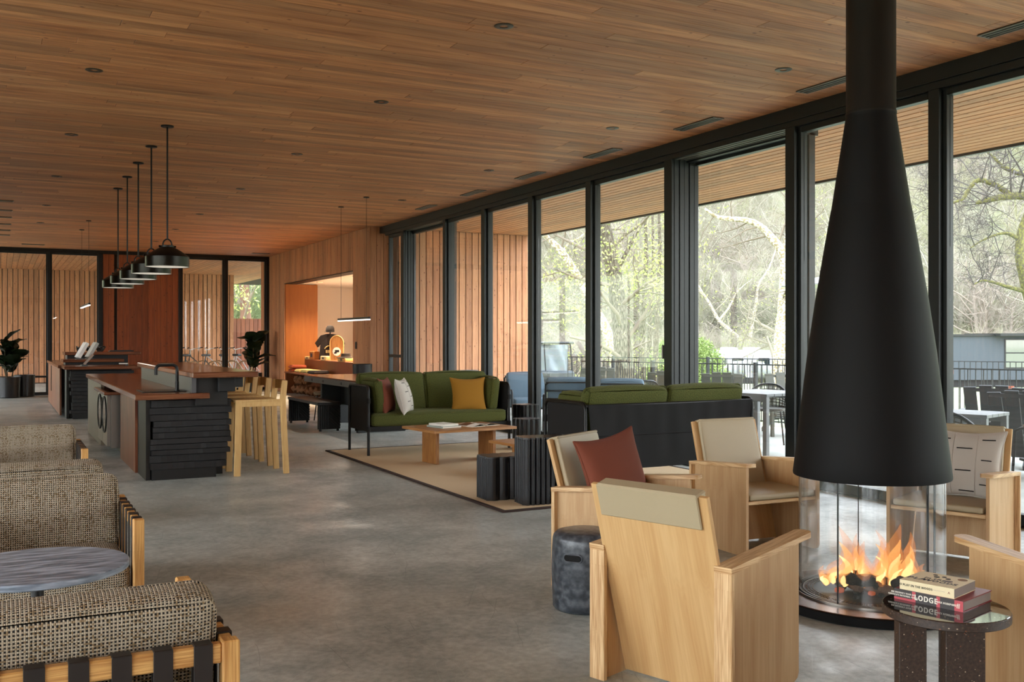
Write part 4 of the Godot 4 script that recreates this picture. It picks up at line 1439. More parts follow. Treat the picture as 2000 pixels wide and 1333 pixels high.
	# fluted ceramic blocks
	fluted_block("fluted_block", "tall black fluted block at the near corner of the rug", Vector3(3.915, 0.0145, -6.985), -0.12, 0.39, 0.21, 0.535, 9, 5, 0.020)
	fluted_block("fluted_block", "low black fluted block behind the tall one on the rug", Vector3(3.745, 0.0145, -7.345), -0.05, 0.37, 0.24, 0.355, 4, 6, 0.022)
	fluted_block("fluted_block", "tall black fluted block beyond the sofa arm near the window", Vector3(5.93, 0.0145, -11.03), 0.2, 0.24, 0.24, 0.49, 3, 3, 0.018)
	fluted_block("fluted_block", "low black fluted block beside the green sofa arm", Vector3(5.66, 0.0145, -10.50), 0.2, 0.24, 0.24, 0.36, 3, 3, 0.018)

# ---------------------------------------------------------------- tweed armchairs on the left
func make_armchair(label: String, at: Vector3, turn: float) -> void:   # faces -z
	var c := thing("tweed_armchair", label, "armchair", at, turn, "tweed armchairs with oak frames and leather straps")
	var hw := 0.375
	var hd := 0.38
	var top := 0.585
	var ps := 0.044
	for sx in [-1.0, 1.0]:
		for sz in [-1.0, 1.0]:
			pb(Vector3(sx * hw - sx * ps, 0, sz * hd - sz * ps), Vector3(sx * hw, top, sz * hd), "post", M.oak_warm_v, c, 0.004)
	var rails := [[Vector3(-hw + ps, top - 0.055, hd - 0.038), Vector3(hw - ps, top - 0.006, hd - 0.006)], [Vector3(-hw + ps, 0.17, hd - 0.038), Vector3(hw - ps, 0.215, hd - 0.006)], [Vector3(-hw + ps, 0.17, -hd + 0.006), Vector3(hw - ps, 0.215, -hd + 0.038)]]
	for q in rails: pb(q[0], q[1], "rail", M.oak_warm_u, c, 0.004)
	for s in [-1.0, 1.0]:
		pb(Vector3(s * (hw - 0.038), top - 0.055, -hd + ps), Vector3(s * (hw - 0.006), top - 0.006, hd - ps), "arm_rail", M.oak_warm_u, c, 0.004)
		pb(Vector3(s * (hw - 0.038), 0.17, -hd + ps), Vector3(s * (hw - 0.006), 0.215, hd - ps), "rail", M.oak_warm_u, c, 0.004)
	# leather straps wrapped from the top rails to the low rails
	for k in 7:
		var x := -0.285 + 0.095 * k
		strap(c, Transform3D(Basis(), Vector3(x, 0, hd - 0.022)), 0.046, top)
	for s in [-1.0, 1.0]:
		for k in 6:
			var z := -0.295 + 0.112 * k
			strap(c, Transform3D(Basis(Vector3.UP, PI * 0.5), Vector3(s * (hw - 0.022), 0, z)), 0.046, top)
	# seat deck, seat cushion, back cushion
	pb(Vector3(-hw + 0.05, 0.19, -hd + 0.045), Vector3(hw - 0.05, 0.21, hd - 0.045), "deck", M.oak_warm_u, c)
	var m := MB.new()
	m.soft(Vector3(0, 0.305, -0.015), Vector3(0.645, 0.19, 0.70), 0.04, 0.015, 12)
	part(m, "seat_cushion", M.tweed, c)
	cushion_piping(c, Transform3D(Basis(), Vector3(0, 0.365, -0.015)), 0.645, 0.70, true)
	var bx := Transform3D(Basis(Vector3.RIGHT, deg_to_rad(13.0)), Vector3(0, 0.535, 0.235))
	m = MB.new()
	m.soft(Vector3(), Vector3(0.655, 0.335, 0.135), 0.038, 0.012, 12)
	var o := part(m, "back_cushion", M.tweed, c)
	o.transform = bx
	for z in [-0.048, 0.048]:
		cushion_piping(c, bx * Transform3D(Basis(), Vector3(0, 0, z)), 0.655, 0.335, false)

func cushion_piping(c: Node, xf: Transform3D, w: float, h: float, flat: bool) -> void:
	var pts := []
	for p in rounded_rect(w - 0.006, h - 0.006, 0.045, 5):
		pts.append(Vector3(p.x, 0, p.y) if flat else Vector3(p.x, p.y, 0))
	var m := MB.new()
	m.tube(pts, 0.0065, 6, false, true)
	var o := part(m, "piping", M.tweed, c)
	o.transform = xf

func strap(c: Node, xf: Transform3D, w: float, top: float) -> void:
	var m := MB.new()
	m.span(Vector3(-w * 0.5, 0.165, 0.0165), Vector3(w * 0.5, top - 0.004, 0.0205), 0.001)
	m.span(Vector3(-w * 0.5, 0.165, -0.0205), Vector3(w * 0.5, top - 0.004, -0.0165), 0.001)
	m.span(Vector3(-w * 0.5, top - 0.0065, -0.0205), Vector3(w * 0.5, top - 0.001, 0.0205), 0.002)
	m.span(Vector3(-w * 0.5, 0.162, -0.0205), Vector3(w * 0.5, 0.168, 0.0205), 0.001)
	var o := part(m, "strap", M.strap, c)
	o.transform = xf

func build_armchairs() -> void:
	make_armchair("tweed armchair showing its strapped oak back beside the marble table", Vector3(0.165, 0, -2.91), 0.0)
	make_armchair("tweed armchair with its seat tucked behind the round marble table", Vector3(0.165, 0, -4.77), PI)
	make_armchair("tweed armchair standing back to back with the one at the marble table", Vector3(0.150, 0, -5.86), 0.0)
	make_armchair("tweed armchair facing the back of another, close to the drinks counter", Vector3(0.165, 0, -7.74), PI)
	var t := thing("marble_table", "round grey marble table on a dark pedestal between the armchairs", "table", Vector3(0.12, 0, -3.944))
	var mb := MB.new()
	mb.lathe([Vector2(0, 0.505), Vector2(0.305, 0.505), Vector2(0.310, 0.509), Vector2(0.310, 0.527), Vector2(0.307, 0.530), Vector2(0, 0.530)], 64)
	part(mb, "tabletop", M.marble, t)
	mb = MB.new()
	mb.lathe([Vector2(0.022, 0.012), Vector2(0.022, 0.505)], 20)
	part(mb, "column", M.black_metal, t)
	mb = MB.new()
	mb.lathe([Vector2(0, 0), Vector2(0.20, 0), Vector2(0.20, 0.008), Vector2(0.03, 0.014), Vector2(0, 0.014)], 40)
	part(mb, "base_plate", M.black_metal, t)

# ---------------------------------------------------------------- counters, stools, lamps
func slab_top(parent: Node, called: String, a: Vector3, b: Vector3, m: Material, bev := 0.006) -> void:   # a slab running along z is built along x and turned, so that its grain follows its length
	var s := (b - a).abs()
	var mb := MB.new()
	var along_z := s.z > s.x
	mb.box(Vector3(), Vector3(s.z, s.y, s.x) if along_z else s, bev)
	var o := part(mb, called, m, parent)
	o.position = (a + b) * 0.5
	if along_z: o.rotation.y = PI * 0.5

func split_stack(parent: Node, x0: float, x1: float, z: float, y0: float, y1: float, deep: float, sd: int) -> void:   # courses of rough charred timber, each a piece of its own
	var r := RandomNumberGenerator.new()
	r.seed = sd
	var y := y0
	while y < y1 - 0.02:
		var h := minf(r.randf_range(0.042, 0.072), y1 - y)
		var mb := MB.new()
		var out := r.randf_range(-0.012, 0.016)
		var l := r.randf_range(-0.03, 0.03)
		var rr := r.randf_range(-0.03, 0.03)
		# split face: a wavy front with ragged ends
		var n := 14
		var bulge := []
		for k in n + 1: bulge.append(out + r.randf_range(-0.006, 0.006))
		for k in n:
			var xa := lerpf(x0 + l, x1 + rr, float(k) / n)
			var xb := lerpf(x0 + l, x1 + rr, float(k + 1) / n)
			var ya := y + 0.003
			var yb := y + h - 0.003
			var za: float = z + bulge[k]
			var zb: float = z + bulge[k + 1]
			mb.quad(Vector3(xa, ya, za), Vector3(xb, ya, zb), Vector3(xb, yb, zb - 0.006), Vector3(xa, yb, za - 0.006))
			mb.quad(Vector3(xa, yb, za - 0.006), Vector3(xb, yb, zb - 0.006), Vector3(xb, yb, z - deep), Vector3(xa, yb, z - deep))
			mb.quad(Vector3(xa, ya, z - deep), Vector3(xb, ya, z - deep), Vector3(xb, ya, zb), Vector3(xa, ya, za))
		var le := x0 + l
		var re := x1 + rr
		mb.quad(Vector3(le, y + 0.003, z - deep), Vector3(le, y + 0.003, z + bulge[0]), Vector3(le, y + h - 0.003, z + bulge[0] - 0.006), Vector3(le, y + h - 0.003, z - deep))
		mb.quad(Vector3(re, y + 0.003, z + bulge[n]), Vector3(re, y + 0.003, z - deep), Vector3(re, y + h - 0.003, z - deep), Vector3(re, y + h - 0.003, z + bulge[n] - 0.006))
		part(mb, "charred_course", M.burnt[r.randi() % 5], parent)
		y += h

func build_bar() -> void:
	# drinks counter
	var b := thing("bar_counter", "long redwood drinks counter over stacked charred timber, near the bar stools", "counter", Vector3())
	M.charcoal_panel = mat(Color(0.075, 0.070, 0.062), 0.5)
	M.backsplash = mat(Color(0.35, 0.345, 0.35), 0.45)
	slab_top(b, "lower_worktop", Vector3(1.10, 0.772, -15.46), Vector3(1.77, 0.826, -9.62), M.redwood_u, 0.006)
	slab_top(b, "raised_bar_top", Vector3(1.58, 0.975, -13.6), Vector3(2.19, 1.028, -9.45), M.redwood_u, 0.008)
	pb(Vector3(1.62, 0.826, -13.5), Vector3(1.66, 0.975, -9.72), "backsplash", M.backsplash, b)
	pb(Vector3(1.66, 0.70, -13.5), Vector3(1.96, 0.975, -9.75), "bar_support", M.charcoal_panel, b, 0.004)
	pb(Vector3(1.86, 0.83, -9.75), Vector3(2.02, 0.975, -9.68), "corbel", M.burnt[1], b, 0.006)
	pb(Vector3(1.98, 0.87, -9.78), Vector3(2.10, 0.975, -9.71), "corbel", M.charcoal_panel, b, 0.004)
	split_stack(b, 1.27, 1.98, -9.78, 0.10, 0.772, 0.20, 41)
	pb(Vector3(1.27, 0.0, -9.98), Vector3(1.86, 0.10, -9.80), "toe_kick", M.charcoal_panel, b)
	pb(Vector3(1.22, 0.0, -10.45), Vector3(1.26, 0.772, -9.83), "end_panel", M.charcoal_panel, b)
	pb(Vector3(1.195, 0.0, -11.80), Vector3(1.225, 0.772, -10.45), "side_panel", M.redwood_v, b, 0.002)
	pb(Vector3(1.26, 0.0, -15.3), Vector3(1.96, 0.70, -10.0), "carcass", M.charcoal_panel, b)
	pb(Vector3(1.12, 0.0, -15.35), Vector3(1.16, 0.772, -13.3), "end_panel", mat(Color(0.42, 0.37, 0.30), 0.45, 0.2), b, 0.002)
	# refrigerator with two round-topped doors, standing in the counter
	var fr := thing("bar_fridge", "steel under-counter fridge with round door windows in the bar", "fridge", Vector3(1.10, 0, -12.62))
	pb(Vector3(0.02, 0.09, -0.62), Vector3(0.15, 0.70, 0.60), "cabinet", M.steel, fr, 0.006)
	pb(Vector3(-0.06, 0.70, -0.68), Vector3(0.15, 0.735, 0.68), "wooden_lid", M.redwood_u, fr, 0.004)
	M.door_glass = mat(Color(0.62, 0.61, 0.55), 0.08, 0.3)
	for s in [-1.0, 1.0]:
		var d := pb(Vector3(-0.02, 0.11, s * 0.29 - 0.28), Vector3(0.02, 0.69, s * 0.29 + 0.28), "door", M.steel, fr, 0.004)
		var mb := MB.new()
		var el := PackedVector2Array()
		for k in 28: el.append(Vector2(cos(TAU * k / 28.0) * 0.24, sin(TAU * k / 28.0) * 0.20))
		mb.xf = Transform3D(Basis(Vector3(0, 0, 1), Vector3(0, 1, 0), Vector3(-1, 0, 0)), Vector3(-0.02, 0.46, s * 0.29))
		mb.prism(el, 0.0, 0.006, true)
		part(mb, "round_window", M.door_glass, d)
		mb = MB.new()
		var ring := []
		for k in 32: ring.append(Vector3(-0.026, 0.46 + sin(TAU * k / 32.0) * 0.205, s * 0.29 + cos(TAU * k / 32.0) * 0.245))
		mb.tube(ring, 0.010, 6, false, true)
		part(mb, "window_ring", M.black_metal, d)
		pb(Vector3(-0.028, 0.56, s * 0.05 - 0.012), Vector3(-0.02, 0.64, s * 0.05 + 0.012), "handle", M.black_metal, d)
	# tap and sink
	var tp := thing("tap", "tall black square-necked tap on the bar counter", "tap", Vector3(1.525, 0.826, -9.98))
	var mb := MB.new()
	var path := [Vector3(0, 0, 0), Vector3(0, 0.20, 0)]
	for k in 6:
		var a := PI * 0.5 * k / 5.0
		path.append(Vector3(-0.045 + 0.045 * cos(a), 0.215 + 0.045 * sin(a), 0.0))
	for k in 6:
		var a := PI * 0.5 * k / 5.0
		path.append(Vector3(-0.15 - 0.045 * sin(a), 0.215 + 0.045 * cos(a), 0.0))
	path.append(Vector3(-0.195, 0.165, 0))
	mb.tube(path, 0.016, 12)
	part(mb, "spout", M.black_metal, tp)
	mb = MB.new()
	mb.lathe([Vector2(0.028, 0), Vector2(0.028, 0.012), Vector2(0.018, 0.016), Vector2(0.018, 0.10), Vector2(0, 0.10)], 20)
	part(mb, "base", M.black_metal, tp)
	mb = MB.new()
	mb.tube([Vector3(0.0, 0.07, 0.0), Vector3(0.0, 0.075, 0.05), Vector3(0, 0.10, 0.06)], 0.006, 8)
	part(mb, "lever", M.black_metal, tp)
	var sk := thing("bar_sink", "black sink let into the redwood bar counter under the tap", "sink", Vector3(1.40, 0.8262, -10.15))
	pb(Vector3(-0.20, 0.0, -0.24), Vector3(0.20, 0.006, 0.24), "rim", M.dark_plastic, sk, 0.002)
	pb(Vector3(-0.18, 0.006, -0.22), Vector3(0.18, 0.0075, 0.22), "basin", mat(Color(0.008, 0.008, 0.008), 0.25), sk)
	# stools
	for k in 4:
		var names := ["pale wood bar stool nearest the open end of the bar", "pale wood bar stool second along the bar", "pale wood bar stool third along the bar", "pale wood bar stool farthest along the bar"]
		make_stool(names[k], Vector3(2.28, 0, [-9.92, -10.57, -11.17, -11.85][k]))
	build_reception()
	build_lamps()

func make_stool(label: String, at: Vector3) -> void:   # faces -x, towards the bar
	var s := thing("bar_stool", label, "stool", at, 0.0, "pale wood bar stools")
	for z in [-1.0, 1.0]:
		var fl := MB.new()
		fl.bar(Vector3(-0.235, 0, z * 0.195), Vector3(-0.215, 0.735, z * 0.185), 0.030, 0.062, 0.003, Vector3.RIGHT)
		part(fl, "front_leg", M.stool, s)
		var rl := MB.new()
		rl.bar(Vector3(0.245, 0, z * 0.200), Vector3(0.212, 0.735, z * 0.185), 0.030, 0.058, 0.003, Vector3.RIGHT)
		rl.bar(Vector3(0.212, 0.725, z * 0.185), Vector3(0.235, 0.925, z * 0.178), 0.030, 0.056, 0.003, Vector3.RIGHT)
		part(rl, "rear_leg", M.stool, s)
		pb(Vector3(-0.20, 0.672, z * 0.186 - 0.013), Vector3(0.205, 0.728, z * 0.186 + 0.013), "side_rail", M.stool, s, 0.003)
	var seat := MB.new()
	seat.grid(func(u: float, v: float) -> Vector3: return Vector3(lerpf(-0.25, 0.19, u), 0.742 - 0.014 * sin(PI * v) * (0.4 + 0.6 * u), lerpf(0.20, -0.20, v)), 8, 10)
	seat.span(Vector3(-0.25, 0.715, -0.20), Vector3(0.19, 0.727, 0.20), 0.003)
	for z in [-1.0, 1.0]: seat.span(Vector3(-0.25, 0.727, z * 0.20), Vector3(0.19, 0.742, z * 0.198))
	seat.span(Vector3(-0.25, 0.727, -0.20), Vector3(-0.247, 0.738, 0.20))
	part(seat, "seat", M.stool, s)
	# curved back band
	var bk := MB.new()
	for o in [0.0, 0.016]:
		bk.grid(func(u: float, v: float) -> Vector3: return Vector3(0.222 + 0.045 * sin(PI * u) + o, lerpf(0.835, 0.925, v), lerpf(-0.172, 0.172, u)), 12, 2, o == 0.0)
	for y in [0.835, 0.925]:
		bk.grid(func(u: float, v: float) -> Vector3: return Vector3(0.222 + 0.045 * sin(PI * u) + 0.016 * v, y, lerpf(-0.172, 0.172, u)), 12, 1, y > 0.9)
	part(bk, "back_band", M.stool_dark, s)

func build_reception() -> void:
	var b := thing("reception_desk", "tiered redwood reception desk over charred timber by the back windows", "desk", Vector3())
	slab_top(b, "front_worktop", Vector3(0.93, 0.825, -18.55), Vector3(2.13, 0.876, -17.6), M.redwood_u, 0.006)
	slab_top(b, "side_worktop", Vector3(0.88, 0.825, -23.0), Vector3(1.45, 0.876, -18.55), M.redwood_u, 0.006)
	slab_top(b, "middle_shelf", Vector3(0.98, 0.915, -19.6), Vector3(1.98, 0.965, -18.9), M.redwood_u, 0.006)
	pb(Vector3(1.02, 0.86, -19.55), Vector3(1.95, 0.915, -19.0), "shelf_support", M.charcoal_panel, b)
	slab_top(b, "upper_bar_top", Vector3(1.05, 1.03, -20.5), Vector3(2.36, 1.085, -19.75), M.redwood_u, 0.006)
	pb(Vector3(1.10, 0.0, -20.45), Vector3(2.15, 1.03, -19.9), "bar_support", M.charcoal_panel, b)
	split_stack(b, 1.04, 2.0, -17.78, 0.09, 0.825, 0.2, 57)
	pb(Vector3(1.07, 0.0, -18.0), Vector3(1.95, 0.09, -17.80), "toe_kick", M.charcoal_panel, b)
	pb(Vector3(0.98, 0.0, -18.5), Vector3(1.02, 0.825, -17.95), "end_panel", M.charcoal_panel, b)
	M.desk_side = mat(Color(0.66, 0.44, 0.29), 0.4, 0.0, M.t_red_v, 0.8)
	for k in 3:
		var z0 := -18.5 - 1.5 * k
		pb(Vector3(0.905, 0.02, z0 - 1.47), Vector3(0.935, 0.825, z0), "side_panel", M.desk_side, b, 0.003)
	pb(Vector3(0.895, 0.30, -21.6), Vector3(0.905, 0.80, -21.45), "pull_slot", M.dark_plastic, b)
	pb(Vector3(1.02, 0.0, -22.9), Vector3(1.42, 0.82, -18.0), "carcass", M.charcoal_panel, b)
	# papers, cables and gadgets on the desk
	M.card = mat(Color(0.93, 0.93, 0.92), 0.5)
	for q in [["white tilted screen on the reception desk", Vector3(1.22, 0.966, -19.05), 0.0], ["grey tilted screen behind the white one on the reception desk", Vector3(1.40, 0.966, -19.25), 0.0]]:
		var o := thing("tilted_screen", q[0], "screen", q[1], 0.25, "screens on the reception desk")
		var p := pb(Vector3(-0.028, 0.0, -0.09), Vector3(0.028, 0.30, 0.09), "sheet", M.card if q[0].begins_with("white") else mat(Color(0.66, 0.66, 0.64), 0.5), o, 0.003)
		p.rotation.z = -0.52
		p.position = Vector3(0.0, 0.03, 0)
		pb(Vector3(-0.03, 0, -0.05), Vector3(0.09, 0.012, 0.05), "foot", M.dark_plastic, o, 0.002)
	rng.seed = 91
	for k in 3:
		var m := MB.new()
		var pts := []
		var c := Vector3(1.34 + 0.17 * k, 1.094, -19.98 - 0.02 * k)
		for i in 60:
			var a := i * 0.7
			pts.append(c + Vector3(cos(a) * rng.randf_range(0.05, 0.085), 0.0 + rng.randf_range(0.0, 0.10), sin(a) * rng.randf_range(0.04, 0.10)))
		m.tube(pts, 0.009, 5)
		solo(m, "cable", M.cord, ["tangle of black cable heaped on the reception desk by the panels", "tangle of black cable in the middle of the reception desk heap", "tangle of black cable at the bar end of the reception desk heap"][k], "cable", Vector3(), 0.0, "cables heaped on the reception desk")
	var kb := thing("keyboard", "flat black keyboard on the upper reception shelf", "keyboard", Vector3(2.05, 1.085, -20.1), 0.1)
	pb(Vector3(-0.22, 0, -0.07), Vector3(0.22, 0.02, 0.07), "case", M.dark_plastic, kb, 0.006)
	pb(Vector3(-0.20, 0.02, -0.055), Vector3(0.20, 0.027, 0.055), "key_bed", M.charcoal, kb, 0.003)
	var tb := thing("tablet", "small tilted card reader standing on the reception worktop", "tablet", Vector3(1.25, 0.877, -17.95), 0.2)
	var tsheet := pb(Vector3(-0.02, 0.0, -0.006), Vector3(0.02, 0.22, 0.006), "screen", mat(Color(0.60, 0.50, 0.42), 0.3), tb, 0.003)
	tsheet.rotation.z = -0.72
	tsheet.position.y = 0.024
	pb(Vector3(-0.05, 0, -0.05), Vector3(0.05, 0.02, 0.05), "stand", M.dark_plastic, tb, 0.004)
	var rd := thing("scanner", "chrome barcode scanner lying on the reception worktop", "scanner", Vector3(1.88, 0.877, -17.9), -0.3)
	pb(Vector3(-0.09, 0.02, -0.02), Vector3(0.06, 0.045, 0.02), "body", M.steel, rd, 0.008)
	pb(Vector3(0.02, 0.0, -0.02), Vector3(0.06, 0.03, 0.02), "grip", M.dark_plastic, rd, 0.006)

func build_lamps() -> void:
	# five pendants over the bar
	M.lamp_metal = mat(Color(0.12, 0.115, 0.095), 0.30, 0.75)
	M.lamp_dark = mat(Color(0.05, 0.045, 0.04), 0.4, 0.3)
	M.lamp_white = mat(Color(0.93, 0.92, 0.88), 0.6)
	M.pendant_glow = mat(Color(0.85, 0.84, 0.80), 0.6)
	M.pendant_glow.emission_enabled = true
	M.pendant_glow.emission = Color(1.0, 0.97, 0.90)
	M.pendant_glow.emission_energy_multiplier = 0.045
	var zs := [-10.229, -11.39, -12.54, -13.685, -14.822]
	var labels := ["dark metal pendant lamp hanging over the open end of the bar", "dark metal pendant lamp second along the bar", "dark metal pendant lamp third along the bar", "dark metal pendant lamp fourth along the bar", "dark metal pendant lamp over the far end of the bar"]
	for k in 5:
		var p := thing("pendant_lamp", labels[k], "lamp", Vector3(1.471, 2.05, zs[k]), 0.0, "pendant lamps over the bar")
		var mb := MB.new()
		mb.lathe([Vector2(0.204, 0.006), Vector2(0.208, 0.0), Vector2(0.2085, 0.004), Vector2(0.2085, 0.098)], 48)
		part(mb, "shade_band", M.lamp_metal, p)
		mb = MB.new()
		mb.lathe([Vector2(0.2085, 0.098), Vector2(0.202, 0.108), Vector2(0.13, 0.158), Vector2(0.075, 0.190), Vector2(0.064, 0.196), Vector2(0.064, 0.212), Vector2(0.05, 0.216), Vector2(0.0, 0.216)], 48)
		part(mb, "shade_cone", M.lamp_dark, p)
		mb = MB.new()
		mb.lathe([Vector2(0.0, 0.0045), Vector2(0.204, 0.0045), Vector2(0.204, 0.008)], 48)
		mb.lathe([Vector2(0.204, 0.008), Vector2(0.0, 0.009)], 24)
		part(mb, "diffuser", M.pendant_glow, p)
		var sl := SpotLight3D.new()
		sl.name = "pendant_light"
		sl.light_color = Color(1.0, 0.92, 0.80)
		sl.light_energy = 0.05
		sl.light_size = 0.18
		sl.spot_angle = 70.0
		sl.spot_range = 20.0
		sl.spot_attenuation = 2.0
		sl.shadow_enabled = true
		sl.rotation.x = -PI * 0.5
		sl.position = Vector3(0, -0.02, 0)
		p.add_child(sl)
		mb = MB.new()
		var loop := []
		for i in 13:
			var a := PI * i / 12.0
			loop.append(Vector3(cos(a) * 0.043, 0.214 + sin(a) * 0.062, 0))
		mb.tube(loop, 0.0075, 8)
		part(mb, "hanger_loop", M.lamp_dark, p)
		for s in [-1.0, 1.0]:
			mb = MB.new()
			mb.tube([Vector3(s * 0.06, 0.204, 0), Vector3(s * 0.082, 0.204, 0)], 0.010, 8)
			part(mb, "screw_knob", M.lamp_metal, p)
		mb = MB.new()
		mb.tube([Vector3(0, 0.27, 0), Vector3(0, CEIL - 2.05, 0)], 0.009, 8)
		part(mb, "stem", M.lamp_dark, p)
		mb = MB.new()
		mb.lathe([Vector2(0.0, -0.014), Vector2(0.058, -0.014), Vector2(0.062, -0.010), Vector2(0.062, 0.0)], 28, Vector3(0, CEIL - 2.05, 0))
		part(mb, "ceiling_rose", M.lamp_dark, p)
	# slim lit bars over the work table and over the reception desk
	M.lamp_glow = mat(Color(0.9, 0.9, 0.9), 0.6)
	M.lamp_glow.emission_enabled = true
	M.lamp_glow.emission = Color(1.0, 0.97, 0.92)
	M.lamp_glow.emission_energy_multiplier = 0.20
	for q in [["slim lit bar lamp hanging over the work table", 4.85, 1.61, -15.4, -13.9, 0.45], ["slim lit bar lamp hanging over the reception desk", 1.41, 1.92, -21.0, -18.97, 0.30]]:
		var zc: float = (q[3] + q[4]) * 0.5
		var hl: float = (q[4] - q[3]) * 0.5
		var l := thing("linear_lamp", q[0], "lamp", Vector3(q[1], q[2], zc), 0.0, "slim bar lamps")
		pb(Vector3(-0.018, 0.018, -hl), Vector3(0.018, 0.05, hl), "housing", M.lamp_dark, l, 0.003)
		pb(Vector3(-0.017, 0.0, -hl), Vector3(0.017, 0.018, hl), "diffuser", M.lamp_glow, l, 0.003)
		for s in [-0.82, 0.82]:
			var mb := MB.new()
			mb.tube([Vector3(0, 0.05, s * hl), Vector3(0, CEIL - q[2], s * hl)], 0.003, 5)
			part(mb, "wire", M.lamp_dark, l)
			mb = MB.new()
			mb.lathe([Vector2(0, -0.012), Vector2(0.045, -0.012), Vector2(0.045, 0.0)], 20, Vector3(0, CEIL - q[2], s * hl))
			part(mb, "ceiling_rose", M.lamp_dark, l)
		var al := AreaLight3D.new()
		al.name = "bar_light"
		al.area_size = Vector2(0.03, hl * 2.0)
		al.light_color = Color(1.0, 0.95, 0.88)
		al.light_energy = q[5] * 0.3
		al.shadow_enabled = true
		al.rotation.x = -PI * 0.5
		al.position = Vector3(0, -0.004, 0)
		l.add_child(al)
	# recessed downlights
	var above := {
		0.655: ["the tweed armchairs", "the tap end of the drinks counter", "the fridge in the drinks counter", "the front of the reception desk", "the far tiers of the reception desk"],
		3.01: ["the floor between fireplace and armchairs", "the floor beside the rug", "the bar stools", "the bench", "the floor past the bench", "the boarded bay, first of two", "the boarded bay, second of two"],
		5.44: ["the chair by the glass wall", "the black canvas sofa back", "the green sofa with pillows", "the work table"]}
	for q in [[0.655, [-8.36, -11.12, -14.08, -17.25, -19.88]], [3.01, [-5.907, -8.31, -11.11, -14.08, -17.28, -19.9, -22.6]], [5.44, [-5.857, -8.28, -11.09, -14.09]]]:
		for i in q[1].size():
			var z: float = q[1][i]
			var d := thing("downlight", "round recessed ceiling downlight over " + above[q[0]][i], "downlight", Vector3(q[0], CEIL, z), 0.0, "recessed downlights")
			var mb := MB.new()
			mb.lathe([Vector2(0.028, -0.004), Vector2(0.060, -0.006), Vector2(0.066, -0.003), Vector2(0.066, 0.004)], 28)
			part(mb, "trim_ring", M.downlight_ring if M.has("downlight_ring") else ring_material(), d)
			mb = MB.new()
			mb.lathe([Vector2(0.0, 0.0), Vector2(0.030, 0.0), Vector2(0.030, -0.0035)], 20)
			part(mb, "lens", M.dark_plastic, d)
	# slot diffusers
	var by := ["right of the flue, nearest the glass", "behind the flue of the fireplace", "beside the wide post with the lock", "one bay past the lock post", "over the sofa end of the glass wall", "where the cedar end wall begins outside", "closest to the timber wall"]
	for i in 7:
		vent(Vector3(6.07, CEIL, [-4.25, -6.0, -7.72, -9.45, -11.17, -12.9, -14.66][i]), 0.0, 0.62, "slot ceiling diffuser " + by[i], "slot diffusers beside the glass wall")
	for z in [-16.95, -18.2, -19.25, -20.4, -21.6, -22.6]:
		vent(Vector3(0.03, CEIL, z), PI * 0.5, 0.30, "short slot air diffuser in the ceiling row beside the reception desk", "slot diffusers by the reception desk")
	vent(Vector3(0.66, CEIL, -24.6), PI * 0.5, 0.46, "slot air diffuser above the potted fig", "slot diffusers along the back wall")
	vent(Vector3(5.75, CEIL, -24.6), PI * 0.5, 0.42, "slot air diffuser above the window beside the timber wall", "slot diffusers along the back wall")

func ring_material() -> StandardMaterial3D:
	M.downlight_ring = mat(Color(0.30, 0.27, 0.22), 0.4, 0.4)
	return M.downlight_ring

func vent(at: Vector3, turn: float, l: float, label: String, group: String) -> void:
	var v := thing("air_diffuser", label, "vent", at, turn, group)
	var w := 0.065
	pb(Vector3(-w, -0.006, -l * 0.5), Vector3(w, 0.004, l * 0.5), "backing", M.dark_plastic, v)
	for x in [-w, -0.022, 0.020, w - 0.012]:
		pb(Vector3(x, -0.012, -l * 0.5), Vector3(x + 0.012, -0.003, l * 0.5), "slat", M.grille, v, 0.001)
	for s in [-1.0, 1.0]: pb(Vector3(-w, -0.012, s * l * 0.5 - 0.006), Vector3(w, -0.003, s * l * 0.5 + 0.006), "end_bar", M.grille, v, 0.001)

# ---------------------------------------------------------------- plants, bench, work table, shop display
func leaf_mesh(l: float, w: float) -> ArrayMesh:   # broad fiddle-shaped leaf, base at the origin, pointing along +z, curling down
	var mb := MB.new()
	for sd in [0, 1]:
		mb.grid(func(u: float, v: float) -> Vector3:
			var s := v
			var half := w * 0.5 * pow(sin(PI * clampf(pow(s, 0.8) * 0.97 + 0.02, 0.0, 1.0)), 0.62) * (0.72 + 0.38 * s)
			var a := (u - 0.5) * 2.0
			return Vector3(a * half, 0.06 * l * (1.0 - absf(a)) * 0.0 + 0.10 * l * absf(a) * sin(PI * s) - 0.22 * l * s * s + 0.012 * sin(s * 17.0 + a * 3.0) * absf(a) - 0.001 * sd, s * l), 6, 9, sd == 0)
	return mb.mesh()

